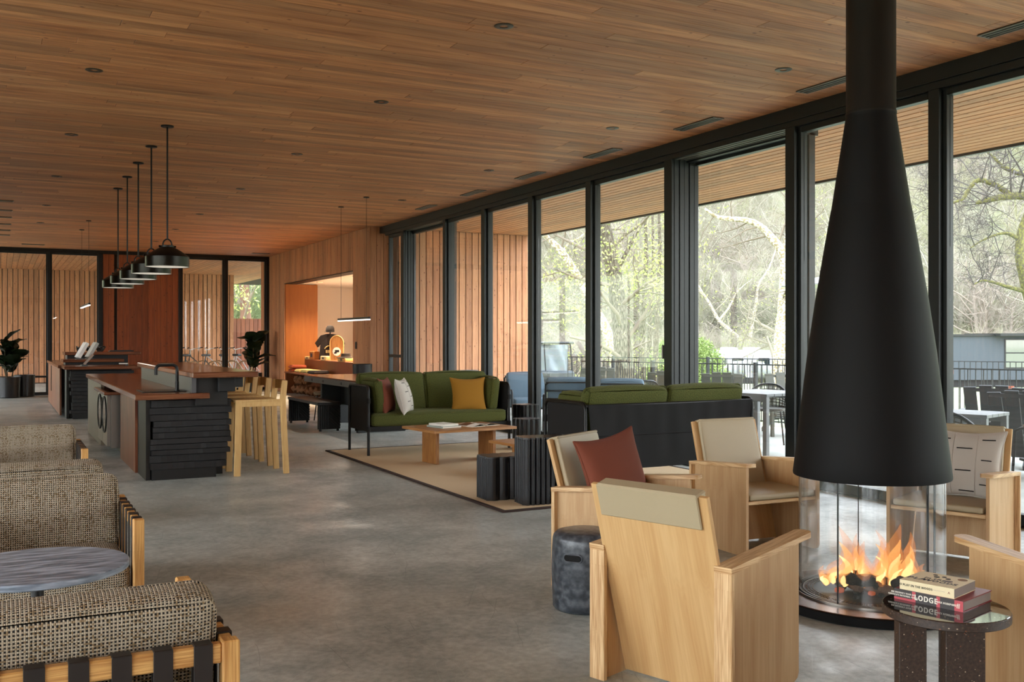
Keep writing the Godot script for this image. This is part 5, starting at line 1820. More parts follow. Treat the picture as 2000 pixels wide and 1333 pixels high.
func make_plant(label: String, at: Vector3, sd: int, h: float) -> void:
	var p := thing("potted_fig", label, "plant", at, 0.0, "potted fiddle-leaf figs")
	if not M.has("leaf"):
		M.leaf = mat(Color(0.085, 0.13, 0.055), 0.35)
		M.leaf.backlight_enabled = true
		M.leaf.backlight = Color(0.10, 0.16, 0.03)
		M.leaf_back = mat(Color(0.12, 0.17, 0.07), 0.5)
		M.pot = mat(Color(0.07, 0.065, 0.06), 0.35)
		M.stem = mat(Color(0.27, 0.22, 0.12), 0.8)
		M.soil = mat(Color(0.06, 0.045, 0.035), 0.95)
		M.leaf_meshes = [leaf_mesh(0.40, 0.36), leaf_mesh(0.48, 0.40), leaf_mesh(0.32, 0.28)]
	var mb := MB.new()
	mb.lathe([Vector2(0, 0), Vector2(0.20, 0), Vector2(0.225, 0.02), Vector2(0.235, 0.44), Vector2(0.237, 0.47), Vector2(0.215, 0.47), Vector2(0.21, 0.40)], 40)
	part(mb, "pot", M.pot, p)
	mb = MB.new()
	mb.lathe([Vector2(0.211, 0.405), Vector2(0, 0.42)], 24)
	part(mb, "soil", M.soil, p)
	var r := RandomNumberGenerator.new()
	r.seed = sd
	for s in 4:
		var a := TAU * s / 4.0 + r.randf()
		var top := Vector3(cos(a) * 0.13, h * r.randf_range(0.80, 1.0), sin(a) * 0.13)
		var base := Vector3(cos(a) * 0.05, 0.41, sin(a) * 0.05)
		mb = MB.new()
		mb.tube([base, base.lerp(top, 0.5) + Vector3(cos(a), 0, sin(a)) * 0.05, top], [0.014, 0.011, 0.006], 7)
		part(mb, "stem", M.stem, p)
		for k in 6:
			var t := 0.25 + 0.75 * k / 5.0
			var o := part(M.leaf_meshes[r.randi() % 3], "leaf", M.leaf, p)
			var c := base.lerp(top, t)
			o.transform = Transform3D(Basis(Vector3.UP, r.randf() * TAU) * Basis(Vector3.RIGHT, -r.randf_range(0.35, 1.15)) * Basis(Vector3.BACK, r.randf_range(-0.5, 0.5)), c)
	return

func build_shop() -> void:
	make_plant("broad-leaved potted fig standing alone at the back window", Vector3(0.18, 0, -24.80), 3, 1.30)
	make_plant("potted fig in the corner by the timber wall", Vector3(5.62, 0, -24.9), 9, 1.42)
	var pot := thing("planter", "empty tall dark planter tucked behind the potted fig", "planter", Vector3(0.50, 0, -25.20))
	var mb := MB.new()
	mb.lathe([Vector2(0, 0), Vector2(0.19, 0), Vector2(0.21, 0.02), Vector2(0.22, 0.50), Vector2(0.205, 0.50), Vector2(0.20, 0.42), Vector2(0, 0.42)], 36)
	part(mb, "pot", mat(Color(0.10, 0.09, 0.08), 0.3), pot)
	# black bench: chevron ends
	M.bench = mat(Color(0.085, 0.09, 0.09), 0.5, 0.0, M.t_oak_v, 2.0)
	var b := thing("bench", "black wooden bench with chevron slatted ends before the work table", "bench", Vector3(4.215, 0, -14.63))
	slab_top(b, "seat_top", Vector3(-0.175, 0.375, -0.83), Vector3(0.175, 0.417, 0.83), M.bench, 0.004)
	for s in [-1.0, 1.0]:
		var z: float = s * 0.80
		pb(Vector3(-0.165, 0.03, z - 0.025), Vector3(0.165, 0.375, z + 0.005), "end_board", M.bench, b)
		for k in 5: pb(Vector3(-0.163 + 0.032 * k, 0.032, z + 0.005), Vector3(-0.163 + 0.032 * k + 0.028, 0.373, z + 0.017), "slat", M.bench, b, 0.003)
		for k in 11:
			var m := MB.new()
			var y := -0.02 + 0.042 * k
			var a := Vector2(0.002, y + 0.13)
			var c := Vector2(0.163, y - 0.03)
			# keep the slanted slat inside the end
			var ta := 0.0
			var tc := 1.0
			var dy := c.y - a.y
			if a.y > 0.366: ta = (0.366 - a.y) / dy
			if c.y < 0.040: tc = (0.040 - a.y) / dy
			if tc - ta < 0.15: continue
			var p0 := a.lerp(c, ta)
			var p1 := a.lerp(c, tc)
			m.bar(Vector3(p0.x, p0.y, z + 0.011), Vector3(p1.x, p1.y, z + 0.011), 0.024, 0.012, 0.002, Vector3.BACK)
			part(m, "slat", M.bench, b)
		for x in [-0.13, 0.13]: pb(Vector3(x - 0.015, 0, z - 0.02), Vector3(x + 0.015, 0.03, z + 0.01), "foot", M.dark_plastic, b)
	# work table
	M.table_grey = mat(Color(0.34, 0.325, 0.31), 0.45)
	M.table_green = mat(Color(0.10, 0.115, 0.11), 0.5)
	var t := thing("work_table", "long work table with a redwood top and grey fascia", "table", Vector3(4.85, 0, -14.4))
	slab_top(t, "tabletop", Vector3(-0.45, 0.725, -1.40), Vector3(0.45, 0.745, 1.35), M.redwood_u, 0.003)
	pb(Vector3(-0.452, 0.64, -1.40), Vector3(-0.42, 0.725, 1.35), "fascia", M.table_grey, t, 0.002)
	pb(Vector3(0.42, 0.64, -1.40), Vector3(0.452, 0.725, 1.35), "fascia", M.table_grey, t, 0.002)
	for z in [-0.95, -0.35, 0.55]: pb(Vector3(-0.458, 0.665, z - 0.025), Vector3(-0.45, 0.70, z + 0.025), "socket", M.dark_plastic, t)
	for z in [-0.75, 1.0]:
		pb(Vector3(-0.36, 0.0, z - 0.04), Vector3(0.36, 0.64, z + 0.04), "leg_panel", M.table_green, t, 0.004)
	pb(Vector3(-0.05, 0.30, -0.70), Vector3(0.05, 0.64, 1.0), "spine_panel", M.table_green, t)
	# small stool under the far end of the table
	var st := thing("low_stool", "low stool with a pale round seat at the far end of the work table", "stool", Vector3(4.68, 0, -15.62))
	mb = MB.new()
	mb.lathe([Vector2(0, 0.425), Vector2(0.15, 0.425), Vector2(0.17, 0.44), Vector2(0.17, 0.462), Vector2(0.15, 0.475), Vector2(0, 0.478)], 32)
	part(mb, "seat", mat(Color(0.62, 0.56, 0.44), 0.7), st)
	for k in 4:
		var a := TAU * k / 4.0 + 0.6
		mb = MB.new()
		mb.tube([Vector3(cos(a) * 0.11, 0.43, sin(a) * 0.11), Vector3(cos(a) * 0.17, 0.0, sin(a) * 0.17)], 0.010, 8)
		part(mb, "leg", M.black_metal, st)
	var bin := thing("waste_bin", "round dark bin at the end of the timber wall", "bin", Vector3(5.9, 0, -17.3))
	mb = MB.new()
	mb.lathe([Vector2(0, 0), Vector2(0.16, 0), Vector2(0.18, 0.86), Vector2(0.165, 0.86), Vector2(0.15, 0.10), Vector2(0, 0.10)], 32)
	part(mb, "drum", mat(Color(0.07, 0.06, 0.05), 0.5), bin)
	mb = MB.new()
	var rim := []
	for k in 32: rim.append(Vector3(cos(TAU * k / 32.0) * 0.174, 0.86, sin(TAU * k / 32.0) * 0.174))
	mb.tube(rim, 0.008, 6, false, true)
	part(mb, "rim", M.black_metal, bin)
	var sw := thing("light_switch", "small dark switch plate on the timber wall", "switch", Vector3(6.19, 1.20, -18.55))
	pb(Vector3(0.0, -0.07, -0.045), Vector3(0.01, 0.07, 0.045), "plate", M.dark_plastic, sw, 0.003)
	for y in [-0.03, 0.03]: pb(Vector3(-0.006, y - 0.018, -0.014), Vector3(0.0, y + 0.018, 0.014), "rocker", M.charcoal, sw, 0.002)
	# shop display: stepped plinths in the alcove
	M.plinth = mat(Color(0.45, 0.24, 0.09), 0.5, 0.0, M.t_veneer_v, 0.9, true)
	var d := thing("display_plinth", "curved veneered display plinth inside the lit alcove", "display", Vector3(6.97, 0, -21.5))
	mb = MB.new()
	mb.xf = standing(Vector3())
	mb.prism(rounded_rect(0.68, 4.9, 0.22, 6), 0.0, 0.82, true)
	part(mb, "upper_step", M.plinth, d)
	var d2 := thing("display_table", "low shop table with folded shirts in front of the plinth", "display", Vector3(6.335, 0, -22.0))
	mb = MB.new()
	mb.xf = standing(Vector3())
	mb.prism(rounded_rect(0.46, 3.6, 0.12, 5), 0.50, 0.535, true)
	part(mb, "tabletop", M.plinth, d2)
	pb(Vector3(-0.20, 0, -1.70), Vector3(0.20, 0.50, -1.64), "end_panel", M.plinth, d2)
	pb(Vector3(-0.20, 0, 1.64), Vector3(0.20, 0.50, 1.70), "end_panel", M.plinth, d2)
	var cloth := [Color(0.62, 0.27, 0.10), Color(0.60, 0.25, 0.09), Color(0.78, 0.70, 0.42), Color(0.62, 0.58, 0.34), Color(0.10, 0.07, 0.06)]
	var cl := ["rust folded shirt at the window end of the low shop table", "rust folded shirt stacked on another on the low shop table", "cream folded shirt in the middle of the low shop table", "olive folded shirt beside the cream one", "black folded shirt next to the plinth"]
	var cz := [-23.35, -23.33, -22.75, -22.2, -21.6]
	for k in 5:
		mb = MB.new()
		mb.soft(Vector3(0, 0.026, 0), Vector3(0.36, 0.05, 0.42), 0.02, 0.006, 6)
		mb.soft(Vector3(0.01, 0.055, 0.01), Vector3(0.33, 0.03, 0.38), 0.012, 0.004, 5)
		solo(mb, "folded_shirt", mat(cloth[k], 0.9, 0.0, M.t_weave, 10.0), cl[k], "shirt", Vector3(6.33, 0.5415 + (0.082 if k == 1 else 0.0), cz[k]), 0.05 * k - 0.1, "folded shirts in the shop")
	# on the plinth: shirt on a stand, arched sign board, boxes, hats
	var ts := thing("shirt_stand", "dark printed shirt hung on a stand with a cap on top", "shirt", Vector3(7.02, 0.82, -22.95), facing(-0.55, 0.84))
	mb = MB.new()
	mb.xf = Transform3D(Basis(), Vector3())
	var sp := PackedVector2Array([Vector2(-0.30, 0.0), Vector2(0.26, 0.0), Vector2(0.22, 0.40), Vector2(0.30, 0.30), Vector2(0.36, 0.40), Vector2(0.22, 0.58), Vector2(0.08, 0.62), Vector2(-0.08, 0.62), Vector2(-0.22, 0.58), Vector2(-0.36, 0.40), Vector2(-0.30, 0.30), Vector2(-0.25, 0.40)])
	mb.prism(sp, -0.05, 0.03)
	part(mb, "shirt", mat(Color(0.12, 0.075, 0.05), 0.9, 0.0, M.t_weave, 8.0), ts)
	mb = MB.new()
	var arc := []
	for k in 13:
		var a := PI * (0.15 + 0.7 * k / 12.0)
		arc.append(Vector3(-0.02 - cos(a) * 0.15, 0.20 + sin(a) * 0.14, -0.056))
	mb.tube(arc, 0.014, 5)
	for k in 4: mb.box(Vector3(-0.11 + 0.06 * k, 0.20, -0.055), Vector3(0.045, 0.07, 0.008))
	part(mb, "shirt_print", mat(Color(0.62, 0.55, 0.36), 0.9), ts)
	mb = MB.new()
	mb.lathe([Vector2(0, 0), Vector2(0.10, 0), Vector2(0.105, 0.03), Vector2(0.10, 0.10), Vector2(0.07, 0.15), Vector2(0, 0.17)], 24, Vector3(0, 0.66, 0))
	mb.span(Vector3(-0.08, 0.66, -0.22), Vector3(0.08, 0.672, -0.08), 0.004)
	part(mb, "cap", mat(Color(0.07, 0.05, 0.04), 0.9), ts)
	mb = MB.new()
	mb.tube([Vector3(0, 0.0, 0.0), Vector3(0, 0.70, 0.0)], 0.015, 8)
	part(mb, "pole", M.black_metal, ts)
	var ab := thing("arch_board", "arched wooden board with a round badge on the shop plinth", "board", Vector3(6.82, 0.834, -21.75), facing(-0.6, 0.8))
	var ap := PackedVector2Array([Vector2(-0.16, 0.0), Vector2(0.16, 0.0)])
	for k in 13:
		var a := PI * k / 12.0
		ap.append(Vector2(cos(a) * 0.16, 0.40 + sin(a) * 0.16))
	mb = MB.new()
	mb.prism(ap, -0.03, 0.0, true)
	part(mb, "board", mat(Color(0.72, 0.52, 0.28), 0.5, 0.0, M.t_oak_v, 1.5), ab)
	mb = MB.new()
	for k in 12:
		var a := TAU * k / 12.0
		mb.tri(Vector3(0, 0.20, -0.034), Vector3(cos(a + TAU / 12) * 0.10, 0.20 + sin(a + TAU / 12) * 0.10, -0.034), Vector3(cos(a) * 0.10, 0.20 + sin(a) * 0.10, -0.034))
	part(mb, "badge", M.paper, ab)
	mb = MB.new()
	mb.box(Vector3(-0.01, 0.21, -0.038), Vector3(0.10, 0.05, 0.006))
	mb.box(Vector3(0.03, 0.17, -0.038), Vector3(0.06, 0.03, 0.006))
	part(mb, "badge_print", M.ink, ab)
	mb = MB.new()
	var bord := []
	for p in ap: bord.append(Vector3(p.x, p.y, -0.035))
	mb.tube(bord, 0.012, 6, false, true)
	part(mb, "edging", mat(Color(0.85, 0.68, 0.42), 0.5), ab)
	for q in [["kraft gift box with a dark label at the end of the shop plinth", Vector3(6.74, 0.821, -23.30), Vector3(0.16, 0.20, 0.28), Color(0.66, 0.42, 0.19)], ["pale folded towel next to the gift box", Vector3(6.76, 0.821, -23.66), Vector3(0.22, 0.07, 0.34), Color(0.80, 0.66, 0.42)], ["cream towel roll in front of the dark shirt", Vector3(6.76, 0.82, -22.35), Vector3(0.20, 0.10, 0.34), Color(0.88, 0.76, 0.52)], ["tan notebook stack at the doorway end of the shop plinth", Vector3(6.78, 0.82, -21.0), Vector3(0.22, 0.08, 0.44), Color(0.80, 0.62, 0.36)]]:
		var o := thing("shop_item", q[0], "goods", q[1], 0.1, "goods on the shop plinth")
		mb = MB.new()
		mb.soft(Vector3(0, q[2].y * 0.5, 0), q[2], minf(0.02, q[2].y * 0.3), 0.0, 5)
		part(mb, "body", mat(q[3], 0.8), o)
		pb(Vector3(-q[2].x * 0.5 - 0.004, q[2].y * 0.3, -0.05), Vector3(-q[2].x * 0.5 + 0.004, q[2].y * 0.75, 0.06), "tag", M.charcoal, o)
	mb = MB.new()
	mb.lathe([Vector2(0, 0), Vector2(0.20, 0.0), Vector2(0.21, 0.012), Vector2(0.11, 0.03), Vector2(0.10, 0.10), Vector2(0.0, 0.11)], 26)
	solo(mb, "felt_hat", mat(Color(0.11, 0.07, 0.045), 0.9), "dark brimmed felt hat on the notebooks", "hat", Vector3(6.78, 0.90, -21.0))
	# crumpled kraft bags heaped under the low table
	rng.seed = 12
	for k in 9:
		mb = MB.new()
		var sd := k * 3.1
		var q := Vector3(0.20, 0.175, 0.24) * rng.randf_range(0.85, 1.0)
		mb.grid(func(u: float, v: float) -> Vector3:
			var a := u * TAU
			var ph := (v - 0.5) * PI
			var rr := 1.0 + 0.22 * sin(a * 5.0 + sd) * cos(ph * 4.0) + 0.12 * sin(a * 11.0 + ph * 7.0 + sd)
			return Vector3(cos(a) * cos(ph) * q.x * rr, sin(ph) * q.y * rr, -sin(a) * cos(ph) * q.z * rr) * 0.62, 22, 12)
		solo(mb, "kraft_bag", mat(Color(0.42, 0.27, 0.14), 0.9), "crumpled brown kraft bundle under the low shop table", "bag", Vector3(6.34, 0.13 + (0.22 if k > 5 else 0.0), -23.38 + 0.36 * (k % 6) + (0.18 if k > 5 else 0.0)), k * 0.7, "kraft bundles under the shop table")
	# warm lamps of the alcove; the plaster pair is added to brighten that wall
	for q in [[6.75, -22.9, 1.6, "shirts"], [6.80, -20.4, 1.8, "plinth"], [7.85, -21.9, 4.0, "bare plaster, far one added to brighten it"], [7.85, -19.9, 4.0, "bare plaster, close one added to brighten it"]]:
		var l := thing("alcove_spotlight", "round warm spotlight in the alcove ceiling over the " + q[3], "lamp", Vector3(q[0], 2.68, q[1]), 0.0, "alcove spotlights")
		mb = MB.new()
		mb.lathe([Vector2(0.05, -0.012), Vector2(0.07, -0.014), Vector2(0.07, 0.0)], 24)
		part(mb, "trim", M.lamp_white, l)
		var gl := mat(Color(0.9, 0.8, 0.6), 0.6)
		gl.emission_enabled = true
		gl.emission = Color(1.0, 0.72, 0.40)
		gl.emission_energy_multiplier = 0.5
		mb = MB.new()
		mb.lathe([Vector2(0, -0.010), Vector2(0.05, -0.010), Vector2(0.05, -0.002)], 20)
		part(mb, "bulb_lens", gl, l)
		var s := SpotLight3D.new()
		s.name = "warm_beam"
		s.light_color = Color(1.0, 0.87, 0.74)
		s.light_energy = q[2]
		s.light_size = 0.05
		s.spot_angle = 62.0
		s.spot_range = 20.0
		s.spot_attenuation = 2.0
		s.shadow_enabled = true
		s.rotation = Vector3(-PI * 0.5, 0, 0)
		s.position = Vector3(0, -0.02, 0)
		l.add_child(s)

# ---------------------------------------------------------------- patio and grounds
func patio_materials() -> void:
	M.tube_dark = mat(Color(0.09, 0.095, 0.10), 0.4, 0.3)
	M.blue = mat(Color(0.46, 0.56, 0.63), 0.9, 0.0, M.t_weave, 9.0)
	M.rope = mat(Color(0.25, 0.24, 0.21), 0.9)
	M.patio_grey = mat(Color(0.40, 0.41, 0.41), 0.5)
	M.adirondack = mat(Color(0.17, 0.18, 0.19), 0.55)
	M.teak = mat(Color(0.55, 0.40, 0.25), 0.6, 0.0, M.t_oak_u, 2.0)
	M.sling = mat(Color(0.36, 0.36, 0.32), 0.8)
	M.fence = mat(Color(0.10, 0.11, 0.12), 0.5)
	M.alu = mat(Color(0.62, 0.63, 0.65), 0.35, 0.35)
	M.white_paint = mat(Color(0.70, 0.70, 0.70), 0.5)
	M.window_dark = mat(Color(0.10, 0.13, 0.14), 0.08)
	M.rubber = mat(Color(0.03, 0.03, 0.03), 0.8)

func blue_chair(label: String, at: Vector3, turn: float) -> void:   # faces -z
	var c := thing("outdoor_armchair", label, "armchair", at, turn, "blue cushioned patio armchairs")
	for s in [-1.0, 1.0]:
		var x: float = s * 0.34
		var mb := MB.new()
		mb.tube([Vector3(x, 0, -0.33), Vector3(x, 0.52, -0.30), Vector3(x, 0.56, -0.27), Vector3(x, 0.56, 0.22), Vector3(x, 0.0, 0.38)], 0.016, 8)
		part(mb, "arm_frame", M.tube_dark, c)
		mb = MB.new()
		mb.tube([Vector3(s * 0.31, 0.28, 0.20), Vector3(s * 0.31, 0.72, 0.38), Vector3(s * 0.27, 0.755, 0.395)], 0.016, 8)
		part(mb, "back_upright", M.tube_dark, c)
	for k in 4:
		var t := k / 3.0
		var mb := MB.new()
		mb.tube([Vector3(-0.30, lerpf(0.40, 0.755, t), lerpf(0.255, 0.395, t)), Vector3(0.30, lerpf(0.40, 0.755, t), lerpf(0.255, 0.395, t))], 0.012, 8)
		part(mb, "back_slat", M.tube_dark, c)
	for z in [-0.28, 0.22]:
		var mb := MB.new()
		mb.tube([Vector3(-0.34, 0.27, z), Vector3(0.34, 0.27, z)], 0.014, 8)
		part(mb, "seat_rail", M.tube_dark, c)
	var m := MB.new()
	m.soft(Vector3(0, 0.355, -0.04), Vector3(0.60, 0.14, 0.60), 0.04, 0.01, 7)
	part(m, "seat_cushion", M.blue, c)
	m = MB.new()
	m.soft(Vector3(), Vector3(0.60, 0.46, 0.12), 0.045, 0.015, 7)
	var o := part(m, "back_cushion", M.blue, c)
	o.transform = Transform3D(Basis(Vector3.RIGHT, 0.37), Vector3(0, 0.60, 0.225))

func rope_chair(label: String, at: Vector3, turn: float) -> void:   # woven back, faces -z
	var c := thing("rope_chair", label, "chair", at, turn, "woven rope patio chairs")
	var mb := MB.new()
	var arc := []
	for k in 17:
		var a := PI * k / 16.0
		arc.append(Vector3(cos(a) * 0.27, 0.76 - 0.16 * pow(absf(cos(a)), 3.0), 0.02 + sin(a) * 0.22))
	mb.tube(arc, 0.013, 8)
	arc = []
	for k in 17:
		var a := PI * k / 16.0
		arc.append(Vector3(cos(a) * 0.25, 0.46, -0.02 + sin(a) * 0.22))
	mb.tube(arc, 0.011, 8)
	part(mb, "back_frame", M.tube_dark, c)
	mb = MB.new()
	for k in 15:
		var a := PI * (0.5 + k) / 15.0
		mb.tube([Vector3(cos(a) * 0.25, 0.46, -0.02 + sin(a) * 0.22), Vector3(cos(a) * 0.27, 0.76 - 0.16 * pow(absf(cos(a)), 3.0), 0.02 + sin(a) * 0.22)], 0.007, 5)
	for j in 7:
		var t := (j + 0.5) / 7.0
		arc = []
		for k in 17:
			var a := PI * k / 16.0
			arc.append(Vector3(cos(a) * lerpf(0.25, 0.27, t), lerpf(0.46, 0.76 - 0.16 * pow(absf(cos(a)), 3.0), t), lerpf(-0.02, 0.02, t) + sin(a) * 0.22))
		mb.tube(arc, 0.006, 5)
	var w := part(mb, "woven_back", M.rope, c)
	w.set_meta("kind", "stuff")
	mb = MB.new()
	mb.xf = standing(Vector3(0, 0, -0.05))
	mb.prism(rounded_rect(0.48, 0.46, 0.12, 5), 0.43, 0.46, true)
	part(mb, "seat", M.rope, c)
	for sx in [-1.0, 1.0]:
		for sz in [-1.0, 1.0]:
			mb = MB.new()
			mb.tube([Vector3(sx * 0.20, 0.44, sz * 0.17 - 0.04), Vector3(sx * 0.25, 0.0, sz * 0.23 - 0.04)], 0.011, 7)
			part(mb, "leg", M.tube_dark, c)

func slat_chair(label: String, at: Vector3, turn: float, m: Material, group: String) -> void:   # tall slatted garden chair, faces -z
	var c := thing("garden_chair", label, "chair", at, turn, group)
	for k in 4:
		var x := -0.21 + 0.14 * k
		var mb := MB.new()
		mb.bar(Vector3(x, 0.20, 0.12), Vector3(x * 1.12, 0.88 - 0.02 * absf(k - 1.5), 0.42), 0.125, 0.02, 0.004, Vector3.BACK)
		part(mb, "back_slat", m, c)
	pb(Vector3(-0.28, 0.80, 0.395), Vector3(0.28, 0.84, 0.42), "back_brace", m, c, 0.003)
	for k in 5:
		var t := k / 4.0
		pb(Vector3(-0.28, lerpf(0.36, 0.22, t), lerpf(-0.36, 0.08, t) - 0.045), Vector3(0.28, lerpf(0.38, 0.24, t), lerpf(-0.36, 0.08, t) + 0.045), "seat_slat", m, c, 0.003)
	for s in [-1.0, 1.0]:
		pb(Vector3(s * 0.30, 0.54, -0.42), Vector3(s * 0.42, 0.565, 0.30), "armrest", m, c, 0.004)
		pb(Vector3(s * 0.32, 0.0, -0.38), Vector3(s * 0.36, 0.54, -0.28), "front_leg", m, c, 0.003)
		var mb := MB.new()
		mb.bar(Vector3(s * 0.30, 0.36, -0.38), Vector3(s * 0.30, 0.0, 0.55), 0.03, 0.10, 0.003)
		part(mb, "runner", m, c)

func patio_table(label: String, at: Vector3, turn: float, w: float, d: float, h: float, group: String) -> void:
	var t := thing("patio_table", label, "table", at, turn, group)
	var k := int(w / 0.14)
	for i in k: pb(Vector3(-w * 0.5 + w * i / k + 0.004, h - 0.03, -d * 0.5), Vector3(-w * 0.5 + w * (i + 1) / k - 0.004, h, d * 0.5), "top_slat", M.patio_grey, t, 0.002)
	for sx in [-1.0, 1.0]:
		for sz in [-1.0, 1.0]: pb(Vector3(sx * (w * 0.5 - 0.06), 0, sz * (d * 0.5 - 0.06)), Vector3(sx * (w * 0.5 - 0.005), h - 0.03, sz * (d * 0.5 - 0.005)), "leg", M.patio_grey, t, 0.003)
		pb(Vector3(sx * (w * 0.5 - 0.05), h - 0.09, -d * 0.5 + 0.06), Vector3(sx * (w * 0.5 - 0.02), h - 0.03, d * 0.5 - 0.06), "apron", M.patio_grey, t)

func fence_run(label: String, a: Vector3, b: Vector3, h: float, single: bool) -> void:
	var f := thing("metal_fence", label, "fence", Vector3(), 0.0, "black picket fences round the pool")
	var d := b - a
	var l := Vector2(d.x, d.z).length()
	var n := int(l / 0.115)
	var rest := MB.new()
	for k in n + 1:
		var p := a.lerp(b, float(k) / n)
		if k % 20 == 0:
			pb(p + Vector3(-0.03, -0.1, -0.03), p + Vector3(0.03, h + 0.04, 0.03), "post", M.fence, f)
		elif single: pb(p + Vector3(-0.006, 0.06, -0.006), p + Vector3(0.006, h, 0.006), "picket", M.fence, f)
		else: rest.span(p + Vector3(-0.006, 0.06, -0.006), p + Vector3(0.006, h, 0.006))
	if not single:
		var o := part(rest, "picket_row", M.fence, f)
		o.set_meta("kind", "stuff")
	for y in [0.08, h]:
		var mb := MB.new()
		mb.bar(a + Vector3(0, y, 0), b + Vector3(0, y, 0), 0.02, 0.022)
		part(mb, "rail", M.fence, f)

func caravan(label: String, at: Vector3, turn: float, l: float, m: Material) -> void:
	var c := thing("caravan", label, "caravan", at, turn, "caravans parked beyond the pool")
	var mb := MB.new()
	mb.soft(Vector3(0, 1.50, 0), Vector3(l, 2.05, 2.35), 0.75, 0.03, 14)
	part(mb, "body", m, c)
	for q in [-0.16, 0.14]:
		mb = MB.new()
		mb.soft(Vector3(l * q, 2.62, 0), Vector3(l * 0.20, 0.24, 0.8), 0.07, 0.0, 4)
		part(mb, "roof_unit", M.white_paint, c)
	for q in [-0.32, -0.10, 0.24]:
		mb = MB.new()
		mb.xf = Transform3D(Basis(), Vector3(l * q, 1.72, 1.185))
		mb.prism(rounded_rect(0.85, 0.52, 0.08, 3), -0.02, 0.012)
		part(mb, "window", M.window_dark, c)
	mb = MB.new()
	mb.xf = Transform3D(Basis(), Vector3(l * 0.06, 1.40, 1.19))
	mb.prism(rounded_rect(0.66, 1.65, 0.10, 3), -0.02, 0.02)
	part(mb, "door", m, c)
	for q in [-0.05, 0.06]:
		mb = MB.new()
		mb.tube([Vector3(l * q, 0.34, 1.0), Vector3(l * q, 0.34, 1.16)], 0.34, 18)
		part(mb, "wheel", M.rubber, c)
	pb(Vector3(l * 0.5 - 0.1, 0.5, -0.06), Vector3(l * 0.5 + 0.9, 0.58, 0.06), "hitch", M.tube_dark, c)
	for q in [-0.36, 0.36]: pb(Vector3(l * q - 0.1, 0, -0.6), Vector3(l * q + 0.1, 0.55, 0.6), "stand", M.tube_dark, c)

func bicycle(label: String, at: Vector3, turn: float, frame: Material) -> void:   # lies along local x, stands on its wheels
	var b := thing("bicycle", label, "bicycle", at, turn, "bicycles parked on the back porch")
	for x in [-0.52, 0.52]:
		var mb := MB.new()
		var ring := []
		for k in 28: ring.append(Vector3(x + cos(TAU * k / 28.0) * 0.32, 0.335 + sin(TAU * k / 28.0) * 0.32, 0))
		mb.tube(ring, 0.02, 6, false, true)
		var w := part(mb, "tyre", mat(Color(0.55, 0.42, 0.28), 0.8), b)
		mb = MB.new()
		for k in 8: mb.tube([Vector3(x, 0.335, 0), Vector3(x + cos(TAU * k / 8.0) * 0.31, 0.335 + sin(TAU * k / 8.0) * 0.31, 0)], 0.003, 4)
		part(mb, "spoke_set", M.steel, w)
	var mb := MB.new()
	mb.tube([Vector3(0.40, 0.82, 0), Vector3(0.1, 0.62, 0), Vector3(-0.12, 0.30, 0)], 0.018, 8)
	mb.tube([Vector3(0.40, 0.80, 0), Vector3(0.52, 0.335, 0)], 0.014, 8)
	mb.tube([Vector3(-0.12, 0.30, 0), Vector3(-0.20, 0.80, 0)], 0.016, 8)
	mb.tube([Vector3(-0.12, 0.30, 0), Vector3(-0.52, 0.335, 0), Vector3(-0.19, 0.70, 0)], 0.012, 8)
	part(mb, "frame", frame, b)
	mb = MB.new()
	mb.soft(Vector3(-0.22, 0.84, 0), Vector3(0.26, 0.07, 0.17), 0.03, 0.0, 4)
	part(mb, "saddle", M.dark_plastic, b)
	mb = MB.new()
	mb.tube([Vector3(0.39, 0.80, 0), Vector3(0.37, 1.0, 0)], 0.012, 8)
	mb.tube([Vector3(0.22, 1.06, -0.30), Vector3(0.34, 1.04, -0.18), Vector3(0.38, 1.0, 0), Vector3(0.34, 1.04, 0.18), Vector3(0.22, 1.06, 0.30)], 0.012, 8)
	part(mb, "handlebar", M.steel, b)
	for z in [-1.0, 1.0]:
		mb = MB.new()
		mb.tube([Vector3(0.27, 1.05, z * 0.245), Vector3(0.17, 1.075, z * 0.325)], 0.017, 8)
		part(mb, "grip", M.dark_plastic, b)
	mb = MB.new()
	mb.lathe([Vector2(0, -0.02), Vector2(0.09, -0.02), Vector2(0.09, 0.0)], 16, Vector3(-0.12, 0.30, 0.0))
	part(mb, "crank", M.dark_plastic, b)

